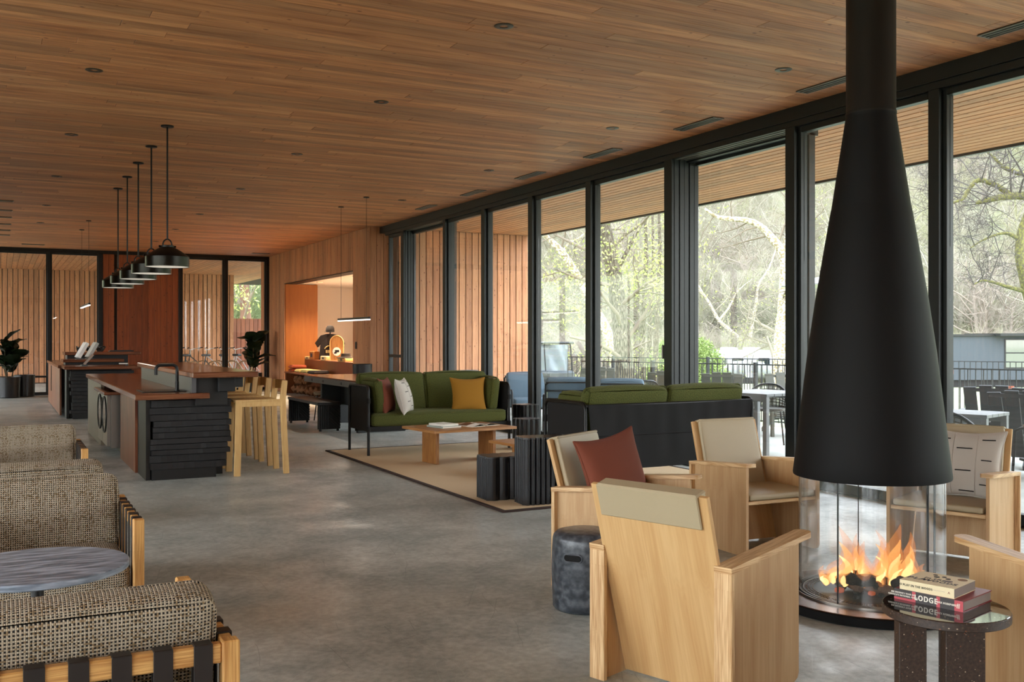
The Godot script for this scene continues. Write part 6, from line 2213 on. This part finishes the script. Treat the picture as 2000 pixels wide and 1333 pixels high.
func build_patio() -> void:
	patio_materials()
	blue_chair("blue cushioned patio armchair seen from behind, beside the fence corner", Vector3(7.22, -0.03, -12.15), facing(0.52, -0.86))
	blue_chair("blue cushioned patio armchair seen from behind, next to the woven chair", Vector3(7.62, -0.03, -11.35), facing(0.60, -0.80))
	blue_chair("blue cushioned patio armchair turned towards the lodge", Vector3(7.45, -0.03, -13.75), facing(-0.25, 0.97))
	blue_chair("blue cushioned patio armchair against the cedar end wall", Vector3(7.05, -0.03, -14.9), facing(0.2, 0.98))
	patio_table("grey slatted dining table just outside the glass", Vector3(8.15, -0.03, -9.15), 0.15, 0.85, 0.85, 0.73, "grey slatted patio tables")
	rope_chair("woven rope patio chair behind the grey dining table", Vector3(8.95, -0.03, -9.95), facing(-0.75, 0.66))
	rope_chair("woven rope patio chair near the blue armchairs", Vector3(8.3, -0.03, -11.9), facing(0.2, -0.98))
	rope_chair("woven rope patio chair at the low grey table by the fireplace hood", Vector3(7.15, -0.03, -5.72), facing(0.9, -0.4))
	rope_chair("woven rope patio chair far side of the low grey table", Vector3(8.15, -0.03, -6.85), facing(-0.5, 0.85))
	patio_table("low grey slatted table beside the charcoal garden chairs", Vector3(7.85, -0.03, -6.08), 0.3, 0.56, 0.56, 0.70, "grey slatted patio tables")
	slat_chair("charcoal slatted garden chair showing its broad back", Vector3(9.05, -0.03, -6.30), facing(0.90, -0.43), M.adirondack, "slatted garden chairs")
	slat_chair("charcoal slatted garden chair half hidden behind the other", Vector3(9.75, -0.03, -7.15), facing(0.85, -0.5), M.adirondack, "slatted garden chairs")
	slat_chair("olive slatted garden chair beside the wide window post", Vector3(9.3, -0.03, -12.6), facing(0.6, -0.8), M.sling, "slatted garden chairs")
	slat_chair("olive slatted garden chair facing the trailer", Vector3(9.7, -0.03, -11.7), facing(0.7, -0.7), M.sling, "slatted garden chairs")
	slat_chair("olive slatted garden chair beyond the dining table", Vector3(10.0, -0.03, -10.6), facing(-0.5, 0.85), M.sling, "slatted garden chairs")
	slat_chair("olive slatted garden chair near the fence corner post", Vector3(9.4, -0.03, -14.9), facing(0.4, -0.9), M.sling, "slatted garden chairs")
	# tube armchair with teak arms close to the glass
	var c := thing("teak_arm_chair", "tubular patio chair with teak armrests outside the glass", "chair", Vector3(7.2, -0.03, -4.72), facing(-0.8, -0.6))
	for s in [-1.0, 1.0]:
		var mb := MB.new()
		mb.tube([Vector3(s * 0.27, 0, -0.30), Vector3(s * 0.27, 0.64, -0.26), Vector3(s * 0.27, 0.66, -0.22), Vector3(s * 0.27, 0.66, 0.24), Vector3(s * 0.25, 0.0, 0.36)], 0.012, 8)
		part(mb, "side_frame", M.tube_dark, c)
		pb(Vector3(s * 0.27 - 0.02, 0.672, -0.20), Vector3(s * 0.27 + 0.02, 0.69, 0.20), "armrest", M.teak, c, 0.004)
		mb = MB.new()
		mb.tube([Vector3(s * 0.24, 0.42, -0.24), Vector3(s * 0.24, 0.42, 0.18), Vector3(s * 0.22, 0.86, 0.30)], 0.011, 8)
		part(mb, "seat_frame", M.tube_dark, c)
	pb(Vector3(-0.23, 0.41, -0.24), Vector3(0.23, 0.43, 0.18), "seat", M.rope, c, 0.004)
	var bk := MB.new()
	bk.bar(Vector3(0, 0.46, 0.20), Vector3(0, 0.84, 0.295), 0.44, 0.012, 0.003, Vector3.BACK)
	part(bk, "backrest", M.rope, c)
	# fences
	fence_run("black picket fence between the patio and the pool", Vector3(14.0, -0.20, -7.0), Vector3(10.8, -0.22, -17.6), 1.08, true)
	fence_run("black picket fence beyond the pool", Vector3(21.6, -0.45, -12.3), Vector3(12.6, -0.38, -21.2), 1.25, false)
	# pool
	var p := thing("swimming_pool", "turquoise swimming pool between the two fences", "pool", Vector3(17.2, -0.28, -12.9), -0.78)
	pb(Vector3(-3.2, 0.0, -1.9), Vector3(3.2, 0.06, 1.9), "coping", mat(Color(0.62, 0.60, 0.55), 0.7), p, 0.01)
	var wm := mat(Color(0.20, 0.46, 0.46), 0.08)
	pb(Vector3(-2.9, 0.03, -1.6), Vector3(2.9, 0.066, 1.6), "water", wm, p)
	# grey cabin
	var base := at_pixel(1960, 758, 56.0)
	var g := thing("grey_cabin", "long dark grey cabin with a wide window beyond the pool", "building", base, -atan2(0.46136, 0.88721) + 0.06)
	M.cabin = mat(Color(0.225, 0.255, 0.28), 0.7)
	pb(Vector3(-4.6, 0.45, -3.0), Vector3(6.0, 2.95, 0.0), "wall", M.cabin, g)
	pb(Vector3(-4.5, 0.0, -2.9), Vector3(5.9, 0.45, -0.15), "skirting", mat(Color(0.05, 0.05, 0.055), 0.8), g)
	pb(Vector3(-4.75, 2.95, -3.2), Vector3(-0.3, 3.05, 0.15), "roof_edge", M.frame_pale, g)
	pb(Vector3(-0.6, 2.95, -3.2), Vector3(6.2, 3.10, 0.75), "canopy", M.frame_pale, g)
	for q in [[0.0, 1.62], [1.68, 3.3], [3.36, 5.0]]:
		var wn := pb(Vector3(q[0] + 0.05, 1.10, 0.0), Vector3(q[1], 2.78, 0.04), "window", M.tube_dark, g)
		pb(Vector3(q[0] + 0.12, 1.16, 0.04), Vector3(q[1] - 0.07, 1.95, 0.05), "pane", M.cabin_glass if M.has("cabin_glass") else cabin_glass(), wn)
		pb(Vector3(q[0] + 0.12, 2.02, 0.04), Vector3(q[1] - 0.07, 2.72, 0.05), "pane", M.cabin_glass, wn)
	# caravans
	var silver: Material = M.alu
	var t0 := -atan2(0.46136, 0.88721)
	caravan("silver caravan with roof units behind the mottled tree", at_pixel(1447, 752, 72.0), t0 + 0.05, 5.6, silver)
	caravan("silver caravan beyond the fence corner post", at_pixel(1092, 748, 84.0), t0 + 0.3, 5.4, silver)
	caravan("white caravan behind the leaning leafy trunk", at_pixel(1262, 752, 86.0), t0 - 0.2, 5.4, M.white_paint)
	caravan("white caravan partly hidden by the wide window post", at_pixel(1345, 750, 80.0), t0, 5.0, M.white_paint)
	caravan("white caravan next to the fireplace hood outline", at_pixel(1600, 753, 78.0), t0, 6.4, M.white_paint)
	# utility shed, buggy, bollard, umbrella, torch
	var sh := thing("utility_box", "dark green utility box beside the silver caravan", "box", at_pixel(1089, 748, 60.0), t0)
	pb(Vector3(-0.42, 0, -0.4), Vector3(0.42, 1.35, 0.4), "cabinet", mat(Color(0.13, 0.18, 0.17), 0.6), sh, 0.03)
	pb(Vector3(-0.46, 1.35, -0.44), Vector3(0.46, 1.42, 0.44), "lid", mat(Color(0.10, 0.14, 0.13), 0.6), sh, 0.02)
	var bg := thing("golf_cart", "golf cart under a crumpled clear rain cover", "cart", at_pixel(1068, 764, 34.0), t0 + 0.5)
	pb(Vector3(-0.55, 0.28, -1.0), Vector3(0.55, 0.72, 1.0), "chassis", mat(Color(0.16, 0.19, 0.20), 0.5), bg, 0.08)
	pb(Vector3(-0.60, 1.62, -0.85), Vector3(0.60, 1.70, 0.85), "roof", M.tube_dark, bg, 0.03)
	for sx in [-1.0, 1.0]:
		for sz in [-1.0, 1.0]:
			var mb := MB.new()
			mb.tube([Vector3(sx * 0.52, 0.72, sz * 0.80), Vector3(sx * 0.52, 1.62, sz * 0.70)], 0.02, 6)
			part(mb, "roof_post", M.tube_dark, bg)
			mb = MB.new()
			mb.tube([Vector3(sx * 0.42, 0.23, sz * 0.70), Vector3(sx * 0.58, 0.23, sz * 0.70)], 0.23, 16)
			part(mb, "wheel", M.rubber, bg)
	var cover := MB.new()
	for sd in [0, 1]:
		cover.grid(func(u: float, v: float) -> Vector3:
			var a := u * TAU
			return Vector3(cos(a) * (0.60 + 0.05 * sin(a * 9.0 + v * 6.0)), lerpf(0.62, 1.60, v), sin(a) * (0.92 + 0.06 * sin(a * 7.0 - v * 5.0))), 36, 8, sd == 0)
	var cm := mat(Color(0.62, 0.66, 0.68, 0.55), 0.3)
	cm.transparency = BaseMaterial3D.TRANSPARENCY_ALPHA
	part(cover, "rain_cover", cm, bg)
	var bl := MB.new()
	bl.lathe([Vector2(0, 0), Vector2(0.09, 0), Vector2(0.09, 0.62), Vector2(0.07, 0.68), Vector2(0, 0.69)], 16)
	solo(bl, "bollard", mat(Color(0.62, 0.27, 0.15), 0.6), "short orange bollard in front of the caravans", "bollard", at_pixel(1097, 751, 40.0))
	var um := thing("parasol", "white parasol standing behind the fireplace hood", "umbrella", at_pixel(1622, 766, 27.0))
	var mbu := MB.new()
	mbu.lathe([Vector2(1.35, 2.92), Vector2(0.8, 3.06), Vector2(0.0, 3.22)], 8, Vector3(), 5.0)
	mbu.lathe([Vector2(0.0, 3.20), Vector2(0.8, 3.04), Vector2(1.35, 2.90)], 8, Vector3(), 5.0)
	part(mbu, "canopy", M.white_paint, um)
	mbu = MB.new()
	mbu.tube([Vector3(0, 0, 0), Vector3(0, 3.2, 0)], 0.03, 8)
	part(mbu, "pole", M.tube_dark, um)
	mbu = MB.new()
	mbu.lathe([Vector2(0, 0), Vector2(0.35, 0), Vector2(0.35, 0.10), Vector2(0.05, 0.12)], 20)
	part(mbu, "base", M.tube_dark, um)
	var tc := thing("garden_torch", "rusted steel garden torch at the pool fence", "torch", at_pixel(1855, 800, 16.5))
	mbu = MB.new()
	mbu.lathe([Vector2(0.045, 0), Vector2(0.045, 0.55), Vector2(0.06, 0.60), Vector2(0.05, 0.85), Vector2(0.03, 0.95), Vector2(0, 0.95)], 14)
	part(mbu, "body", mat(Color(0.40, 0.20, 0.12), 0.7), tc)
	for q in [[1955, "rust red planter pot by the grey cabin", 0.24], [1974, "taller rust red planter pot by the grey cabin", 0.34]]:
		var mb := MB.new()
		mb.lathe([Vector2(0, 0), Vector2(0.11, 0), Vector2(0.13, q[2] + 0.02), Vector2(0.11, q[2] + 0.02), Vector2(0.09, 0.12), Vector2(0, 0.12)], 18)
		solo(mb, "planter_pot", mat(Color(0.48, 0.22, 0.12), 0.7), q[1], "pot", at_pixel(q[0], 772, 40.0), 0.0, "rust red pots by the pool")
	# bicycles behind the back wall
	M.bike_white = mat(Color(0.75, 0.72, 0.70), 0.4)
	M.bike_black = mat(Color(0.05, 0.05, 0.05), 0.4)
	for k in 5:
		bicycle(["black bicycle nearest the boarded bay on the back porch", "black bicycle with a raised grip in the porch row", "white bicycle in the middle of the porch row", "white bicycle by the window frame in the porch row", "white bicycle beside the potted fig"][k], Vector3([4.95, 5.5, 6.0, 6.45, 6.9][k], -0.03, [-31.6, -31.5, -31.4, -31.5, -31.6][k]), [2.2, 2.3, 2.4, 2.2, 2.3][k], M.bike_black if k < 2 else M.bike_white)

func cabin_glass() -> StandardMaterial3D:
	M.cabin_glass = mat(Color(0.42, 0.44, 0.40), 0.05)
	M.cabin_glass.metallic_specular = 0.9
	return M.cabin_glass

# ---------------------------------------------------------------- trees and hillside woodland
func grow(mb: MB, r: RandomNumberGenerator, p: Vector3, dir: Vector3, l: float, rad: float, depth: int, droop: float, spots: Array) -> void:
	var pts := [p]
	var rads := [rad]
	var q := p
	var d := dir
	var n := 3 if depth > 1 else 2
	for k in n:
		d = (d + Vector3(r.randf_range(-1, 1), r.randf_range(-1, 1) - droop, r.randf_range(-1, 1)) * 0.32).normalized()
		q += d * l / n
		pts.append(q)
		rads.append(rad * (1.0 - 0.62 * (k + 1) / n))
	mb.tube(pts, rads, 5 if depth > 2 else 3, false)
	if depth == 0:
		spots.append(q)
		return
	var kids := r.randi_range(3, 5)
	for k in kids:
		var t := r.randf_range(0.35, 1.0)
		var at: Vector3 = pts[0].lerp(pts[n], t) if n < 2 else pts[clampi(int(t * n), 0, n - 1)].lerp(pts[clampi(int(t * n) + 1, 0, n)], fposmod(t * n, 1.0))
		var side := d.cross(Vector3(r.randf_range(-1, 1), r.randf_range(-1, 1), r.randf_range(-1, 1))).normalized()
		grow(mb, r, at, (d * r.randf_range(0.25, 0.8) + side * 0.8).normalized(), l * r.randf_range(0.45, 0.72), rad * (1.0 - 0.6 * t) * 0.55 + 0.002, depth - 1, droop, spots)

func limbs_of(mb: MB, twigs: MB, r: RandomNumberGenerator, line: Array, t: float, twig_len: float, depth: int, every: int, spots: Array) -> void:   # line: [u, v, radius] along a limb at depth t
	var pts := []
	var rads := []
	for q in line:
		pts.append(at_pixel(q[0], q[1], t + (q[3] if q.size() > 3 else 0.0)))
		rads.append(q[2])
	# smooth the limb a little
	var sp := []
	var sr := []
	for k in pts.size() - 1:
		for j in 4:
			var f := j / 4.0
			var a: Vector3 = pts[maxi(k - 1, 0)]
			var b: Vector3 = pts[k]
			var c: Vector3 = pts[k + 1]
			var e: Vector3 = pts[mini(k + 2, pts.size() - 1)]
			sp.append(b.cubic_interpolate(c, a, e, f))
			sr.append(lerpf(rads[k], rads[k + 1], f) * r.randf_range(0.94, 1.07))
	sp.append(pts[-1])
	sr.append(rads[-1])
	mb.tube(sp, sr, 10, true)
	for k in range(3, sp.size()):
		if k % every: continue
		var d: Vector3 = (sp[k] - sp[k - 1]).normalized()
		var side := d.cross(Vector3(r.randf_range(-1, 1), r.randf_range(-1, 1), r.randf_range(-1, 1))).normalized()
		if twig_len > 0.0: grow(twigs, r, sp[k], (side + d * 0.3 + Vector3(0, 0.3, 0)).normalized(), twig_len * r.randf_range(0.6, 1.2), maxf(sr[k] * 0.32, 0.012), depth, 0.0, spots)

func leaf_cloud(parent: Node, called: String, spots: Array, per: int, spread: float, size: float, m: Material, sd: int) -> void:
	var r := RandomNumberGenerator.new()
	r.seed = sd
	var mb := MB.new()
	for c in spots:
		for k in per:
			var p: Vector3 = c + Vector3(r.randfn(), r.randfn(), r.randfn()) * spread
			var a := Vector3(r.randf_range(-1, 1), r.randf_range(-1, 1), r.randf_range(-1, 1)).normalized() * size * r.randf_range(0.6, 1.3)
			var b := a.cross(Vector3(r.randf_range(-1, 1), r.randf_range(-1, 1), r.randf_range(-1, 1))).normalized() * size * 0.7
			mb.tri(p - a, p + b * 0.6, p + a)
			mb.tri(p - a, p + a, p - b * 0.6)
	var o := part(mb, called, m, parent)
	o.set_meta("kind", "stuff")

func build_trees() -> void:
	var r := RandomNumberGenerator.new()
	var bark_im := noise_bytes(256, 256, 131, 0.035, 4)
	M.bark_pale = mat(Color(0.82, 0.80, 0.74), 0.9, 0.0, tex(tone_image(bark_im, 256, Color(0.62, 0.58, 0.48), Color.WHITE, 4.0)), 0.75)
	M.bark_grey = mat(Color(0.43, 0.40, 0.34), 0.95, 0.0, tex(tone_image(stretched(256, 256, 40, 133, 0.09, 3), 256, Color(0.50, 0.47, 0.42), Color.WHITE, 2.5)), 0.9)
	M.bark_moss = mat(Color(0.46, 0.45, 0.33), 0.95, 0.0, tex(tone_image(bark_im, 256, Color(0.70, 0.68, 0.62), Color(1.0, 1.0, 0.72), 2.2)), 1.6)
	M.twig = mat(Color(0.46, 0.42, 0.36), 0.95)
	M.twig_pale = mat(Color(0.58, 0.54, 0.47), 0.95)
	M.twig_dark = mat(Color(0.30, 0.28, 0.26), 0.95)
	M.spring = mat(Color(0.60, 0.63, 0.36), 0.8)
	M.spring.backlight_enabled = true
	M.spring.backlight = Color(0.4, 0.45, 0.2)
	M.willow = mat(Color(0.45, 0.51, 0.27), 0.8)
	M.willow.backlight_enabled = true
	M.willow.backlight = Color(0.28, 0.36, 0.12)
	# leaning leafy trunk
	r.seed = 201
	var t := thing("elm_tree", "leaning grey trunk with fresh green leaves beyond the fence", "tree", Vector3())
	var a := MB.new()
	var b := MB.new()
	var sp := []
	limbs_of(a, b, r, [[1222, 775, 0.46], [1219, 706, 0.37], [1212, 640, 0.35], [1203, 560, 0.33], [1190, 490, 0.31], [1180, 440, 0.28], [1170, 370, 0.2], [1158, 280, 0.15], [1150, 200, 0.1]], 40.0, 3.4, 3, 2, sp)
	limbs_of(a, b, r, [[1200, 540, 0.10], [1235, 470, 0.08], [1262, 420, 0.06], [1290, 360, 0.03]], 40.0, 2.6, 3, 3, sp)
	limbs_of(a, b, r, [[1188, 480, 0.10], [1165, 420, 0.08], [1130, 370, 0.05]], 40.0, 2.6, 3, 3, sp)
	part(a, "trunk", M.bark_grey, t)
	part(b, "twig_mass", M.twig, t).set_meta("kind", "stuff")
	leaf_cloud(t, "leaf_mass", sp, 4, 0.26, 0.075, M.spring, 5)
	var hugging := []
	for k in 45: hugging.append(at_pixel(1200 + r.randf_range(-36, 26) - (600 - (430 + k * 3.6)) * 0.12 - 6, 430 + k * 3.6, 39.6 + r.randf_range(-0.5, 0.5)))
	leaf_cloud(t, "ivy_mass", hugging, 5, 0.22, 0.08, M.spring, 6)
	# white plane trees with mottled bark
	r.seed = 202
	t = thing("plane_tree", "white mottled plane tree slanting across the sky behind the leafy trunk", "tree", Vector3())
	a = MB.new(); b = MB.new(); sp = []
	limbs_of(a, b, r, [[1212, 775, 0.34], [1202, 700, 0.27], [1182, 640, 0.23], [1158, 595, 0.2], [1122, 530, 0.18], [1095, 490, 0.16], [1064, 460, 0.12], [1030, 425, 0.08]], 45.0, 2.4, 3, 4, sp)
	limbs_of(a, b, r, [[1100, 497, 0.06], [1108, 478, 0.05], [1130, 466, 0.04], [1148, 450, 0.02]], 45.0, 1.6, 2, 2, sp)
	part(a, "trunk", M.bark_pale, t)
	part(b, "twig_mass", M.twig, t).set_meta("kind", "stuff")
	r.seed = 203
	t = thing("plane_tree", "tall mottled plane tree with a mossy limb bending left", "tree", Vector3())
	a = MB.new(); b = MB.new(); sp = []
	limbs_of(a, b, r, [[1523, 780, 0.42], [1524, 705, 0.33], [1529, 610, 0.25], [1533, 525, 0.21], [1527, 492, 0.2], [1508, 466, 0.17], [1485, 442, 0.14], [1455, 430, 0.12], [1404, 425, 0.09], [1376, 408, 0.05]], 42.0, 2.4, 3, 3, sp)
	limbs_of(a, b, r, [[1531, 510, 0.14], [1540, 440, 0.11], [1552, 350, 0.08], [1560, 260, 0.04]], 42.0, 2.2, 3, 3, sp)
	part(a, "trunk", M.bark_pale, t)
	part(b, "twig_mass", M.twig, t).set_meta("kind", "stuff")
	leaf_cloud(t, "bud_mass", sp.slice(0, 300), 2, 0.15, 0.05, M.spring, 8)
	r.seed = 204
	t = thing("plane_tree", "forked mottled plane tree rising behind the silver caravan", "tree", Vector3())
	a = MB.new(); b = MB.new(); sp = []
	limbs_of(a, b, r, [[1457, 775, 0.36], [1452, 700, 0.27], [1446, 667, 0.2], [1425, 645, 0.18], [1404, 626, 0.16], [1385, 592, 0.13], [1364, 560, 0.11], [1345, 520, 0.07]], 84.0, 4.4, 3, 3, sp)
	limbs_of(a, b, r, [[1456, 690, 0.2], [1464, 668, 0.18], [1468, 640, 0.16], [1477, 592, 0.14], [1482, 556, 0.1], [1502, 524, 0.08], [1518, 480, 0.04]], 84.0, 4.4, 3, 3, sp)
	limbs_of(a, b, r, [[1404, 626, 0.1], [1425, 600, 0.08], [1440, 570, 0.06], [1470, 545, 0.03]], 84.0, 3.6, 3, 3, sp)
	part(a, "trunk", M.bark_pale, t)
	part(b, "twig_mass", M.twig_pale, t).set_meta("kind", "stuff")
	# dark mossy tree at the pool
	r.seed = 205
	t = thing("mossy_tree", "dark bare tree with mossy crooked limbs over the grey cabin", "tree", Vector3())
	a = MB.new(); b = MB.new(); sp = []
	limbs_of(a, b, r, [[2050, 800, 0.28], [2042, 720, 0.24], [2030, 640, 0.20], [2010, 566, 0.14], [1992, 500, 0.09], [1996, 450, 0.08], [2015, 400, 0.07]], 20.0, 0.0, 3, 3, sp)
	limbs_of(a, b, r, [[2040, 392, 0.10], [2006, 383, 0.085], [1975, 383, 0.075], [1940, 388, 0.06], [1915, 394, 0.045], [1906, 397, 0.025]], 20.0, 1.2, 3, 2, sp)
	limbs_of(a, b, r, [[1972, 380, 0.06], [1945, 362, 0.055], [1917, 352, 0.05], [1903, 357, 0.045], [1890, 373, 0.04], [1881, 388, 0.035], [1865, 395, 0.025], [1846, 404, 0.012]], 20.0, 1.0, 3, 2, sp)
	limbs_of(a, b, r, [[2030, 345, 0.07], [1990, 338, 0.055], [1958, 325, 0.04], [1942, 308, 0.03], [1926, 296, 0.015]], 20.0, 1.3, 3, 2, sp)
	limbs_of(a, b, r, [[1994, 470, 0.05], [1968, 456, 0.035], [1942, 460, 0.025], [1915, 472, 0.018], [1895, 485, 0.01]], 20.0, 0.9, 3, 2, sp)
	limbs_of(a, b, r, [[2012, 572, 0.05], [1970, 561, 0.04], [1945, 553, 0.03], [1920, 548, 0.02], [1902, 556, 0.01]], 20.0, 0.9, 3, 2, sp)
	part(a, "trunk", M.bark_moss, t)
	part(b, "twig_mass", M.twig_dark, t).set_meta("kind", "stuff")
	# slim trunks behind the fence
	for q in [[1256, "slim grey trunk just right of the leaning leafy trunk", 47.0, 0.15], [1270, "slim pale trunk second from the leaning leafy trunk", 64.0, 0.16], [1283, "slim pale trunk beside the green mound shrub", 55.0, 0.16]]:
		r.seed = int(q[0])
		t = thing("slim_tree", q[1], "tree", Vector3(), 0.0, "slim trunks behind the fence")
		a = MB.new(); b = MB.new(); sp = []
		limbs_of(a, b, r, [[q[0], 775, q[3] * 1.2], [q[0] - 2, 690, q[3]], [q[0] + 1, 600, q[3] * 0.85], [q[0] + 6, 500, q[3] * 0.65], [q[0] + 4, 400, q[3] * 0.4], [q[0] + 8, 300, q[3] * 0.2]], q[2], 2.6, 3, 3, sp)
		part(a, "trunk", M.bark_grey, t)
		part(b, "twig_mass", M.twig, t).set_meta("kind", "stuff")
		leaf_cloud(t, "leaf_mass", sp, 3, 0.22, 0.07, M.spring, 15)
	# green mound shrub
	r.seed = 206
	t = thing("willow_shrub", "rounded bright green shrub behind the wide window post", "shrub", Vector3())
	var c := at_pixel(1338, 705, 60.0)
	sp = []
	for k in 1500:
		var d := Vector3(r.randfn(), absf(r.randfn()), r.randfn()).normalized()
		sp.append(c + Vector3(d.x * 2.6, d.y * 3.3 - 1.6, d.z * 2.6) * pow(r.randf(), 0.25))
	leaf_cloud(t, "leaf_mass", sp, 8, 0.12, 0.10, M.willow, 9)
	b = MB.new()
	for k in 10: b.tube([c + Vector3(0, -3.0, 0), c + Vector3(cos(k * 0.63) * 1.4, 0.6, sin(k * 0.63) * 1.4)], [0.08, 0.02], 5)
	part(b, "stem", M.twig, t)
	# trees behind the low garden wall at the back
	r.seed = 207
	for q in [["reddish trunk behind the low garden wall at the back", 478.0, 46.0, 0.28]]:
		t = thing("garden_tree", q[0], "tree", Vector3())
		a = MB.new(); b = MB.new(); sp = []
		limbs_of(a, b, r, [[q[1] + 2, 735, q[3]], [q[1] + 2, 640, q[3] * 0.9], [q[1], 570, q[3] * 0.8], [q[1] - 4, 500, q[3] * 0.5], [q[1] - 6, 420, q[3] * 0.2]], q[2], 2.6, 3, 2, sp)
		part(a, "trunk", mat(Color(0.42, 0.30, 0.24), 0.9), t)
		part(b, "twig_mass", M.twig, t).set_meta("kind", "stuff")
		leaf_cloud(t, "leaf_mass", sp, 6, 0.3, 0.11, M.spring, 19)
	woodland()

func woodland() -> void:
	# bare wood on the hillside: uncountable, laid out as copies of a few grown trees
	var r := RandomNumberGenerator.new()
	r.seed = 301
	M.wood_tint = mat(Color(1, 1, 1), 0.95)
	M.wood_tint.vertex_color_use_as_albedo = true
	var forms := []
	for k in 5:
		var mb := MB.new()
		var sp := []
		if k < 3: # tall tree
			mb.tube([Vector3(0, -0.5, 0), Vector3(0.1, 2.5, 0.05), Vector3(-0.1, 5.0, 0)], [0.16, 0.12, 0.07], 5, false)
			for j in 13: grow(mb, r, Vector3(0, 1.6 + 0.32 * j, 0), Vector3(r.randf_range(-1, 1), 0.75, r.randf_range(-1, 1)).normalized(), r.randf_range(1.8, 3.0), 0.055, 3, -0.15, sp)
		else:      # thicket
			for j in 16: grow(mb, r, Vector3(r.randf_range(-0.8, 0.8), -0.2, r.randf_range(-0.8, 0.8)), Vector3(r.randf_range(-0.7, 0.7), 1.0, r.randf_range(-0.7, 0.7)).normalized(), r.randf_range(1.2, 2.2), 0.035, 3, -0.1, sp)
		forms.append(mb.mesh())
	var tints := [Color(0.264, 0.245, 0.175), Color(0.308, 0.290, 0.214), Color(0.249, 0.230, 0.149), Color(0.337, 0.319, 0.240), Color(0.264, 0.267, 0.136)]
	var pinks := [Color(0.264, 0.223, 0.181), Color(0.308, 0.260, 0.208), Color(0.264, 0.260, 0.149)]
	var where := []
	for k in 5: where.append([])
	for k in 2300:
		var ang := deg_to_rad(r.randf_range(8.0, 62.0))       # bearing from the camera, right of straight ahead along -z
		var far := 88.0 + 150.0 * pow(r.randf(), 1.25)
		var x := sin(ang) * far
		var z := -cos(ang) * far
		var form := r.randi() % 5
		where[form].append([Vector3(x, ground_y(x, z), z), r.randf_range(0.8, 1.5) * (1.0 if form < 3 else 1.1), r.randf() * TAU, tints[r.randi() % 5] if r.randf() > 0.3 else pinks[r.randi() % 3]])
	for k in 260:   # scrub at the foot of the slope and to the far left
		var ang := deg_to_rad(r.randf_range(24.0, 62.0))
		var far := r.randf_range(78.0, 92.0)
		var x := sin(ang) * far
		var z := -cos(ang) * far
		where[3 + r.randi() % 2].append([Vector3(x, ground_y(x, z), z), r.randf_range(0.9, 1.7), r.randf() * TAU, pinks[r.randi() % 3]])
	for k in 160:
		var x := r.randf_range(-4.0, 24.0)
		var z := r.randf_range(-90.0, -52.0)
		if x < 9.0 and z > -50.0: continue
		where[r.randi() % 5].append([Vector3(x, ground_y(x, z), z), r.randf_range(0.8, 1.5), r.randf() * TAU, Color(0.14, 0.18, 0.07)])
	for k in 5:
		var mm := MultiMesh.new()
		mm.transform_format = MultiMesh.TRANSFORM_3D
		mm.use_colors = true
		mm.mesh = forms[k]
		mm.instance_count = where[k].size()
		for i in where[k].size():
			var q: Array = where[k][i]
			mm.set_instance_transform(i, Transform3D(Basis(Vector3.UP, q[2]).scaled(Vector3.ONE * q[1]), q[0]))
			mm.set_instance_color(i, q[3])
		var o := MultiMeshInstance3D.new()
		o.name = ["bare_wood", "bare_wood_001", "bare_wood_002", "thicket", "thicket_001"][k]
		o.multimesh = mm
		o.material_override = M.wood_tint
		o.set_meta("kind", "stuff")
		tag(o, ["hazy bare wood covering the hillside beyond the caravans", "bare wood of slightly bent trees mixed over the hillside", "bare wood of wide-branching trees mixed over the hillside", "brown thicket at the foot of the hillside", "brown thicket of upright stems between the hillside trees"][k], "woodland")
		add_child(o)

func _ready() -> void:
	set_camera_and_light()
	make_materials()
	build_shell()
	build_outside()
	furniture_materials()
	build_fireplace()
	build_fireside()
	build_lounge()
	build_armchairs()
	build_bar()
	build_shop()
	build_patio()
	build_trees()
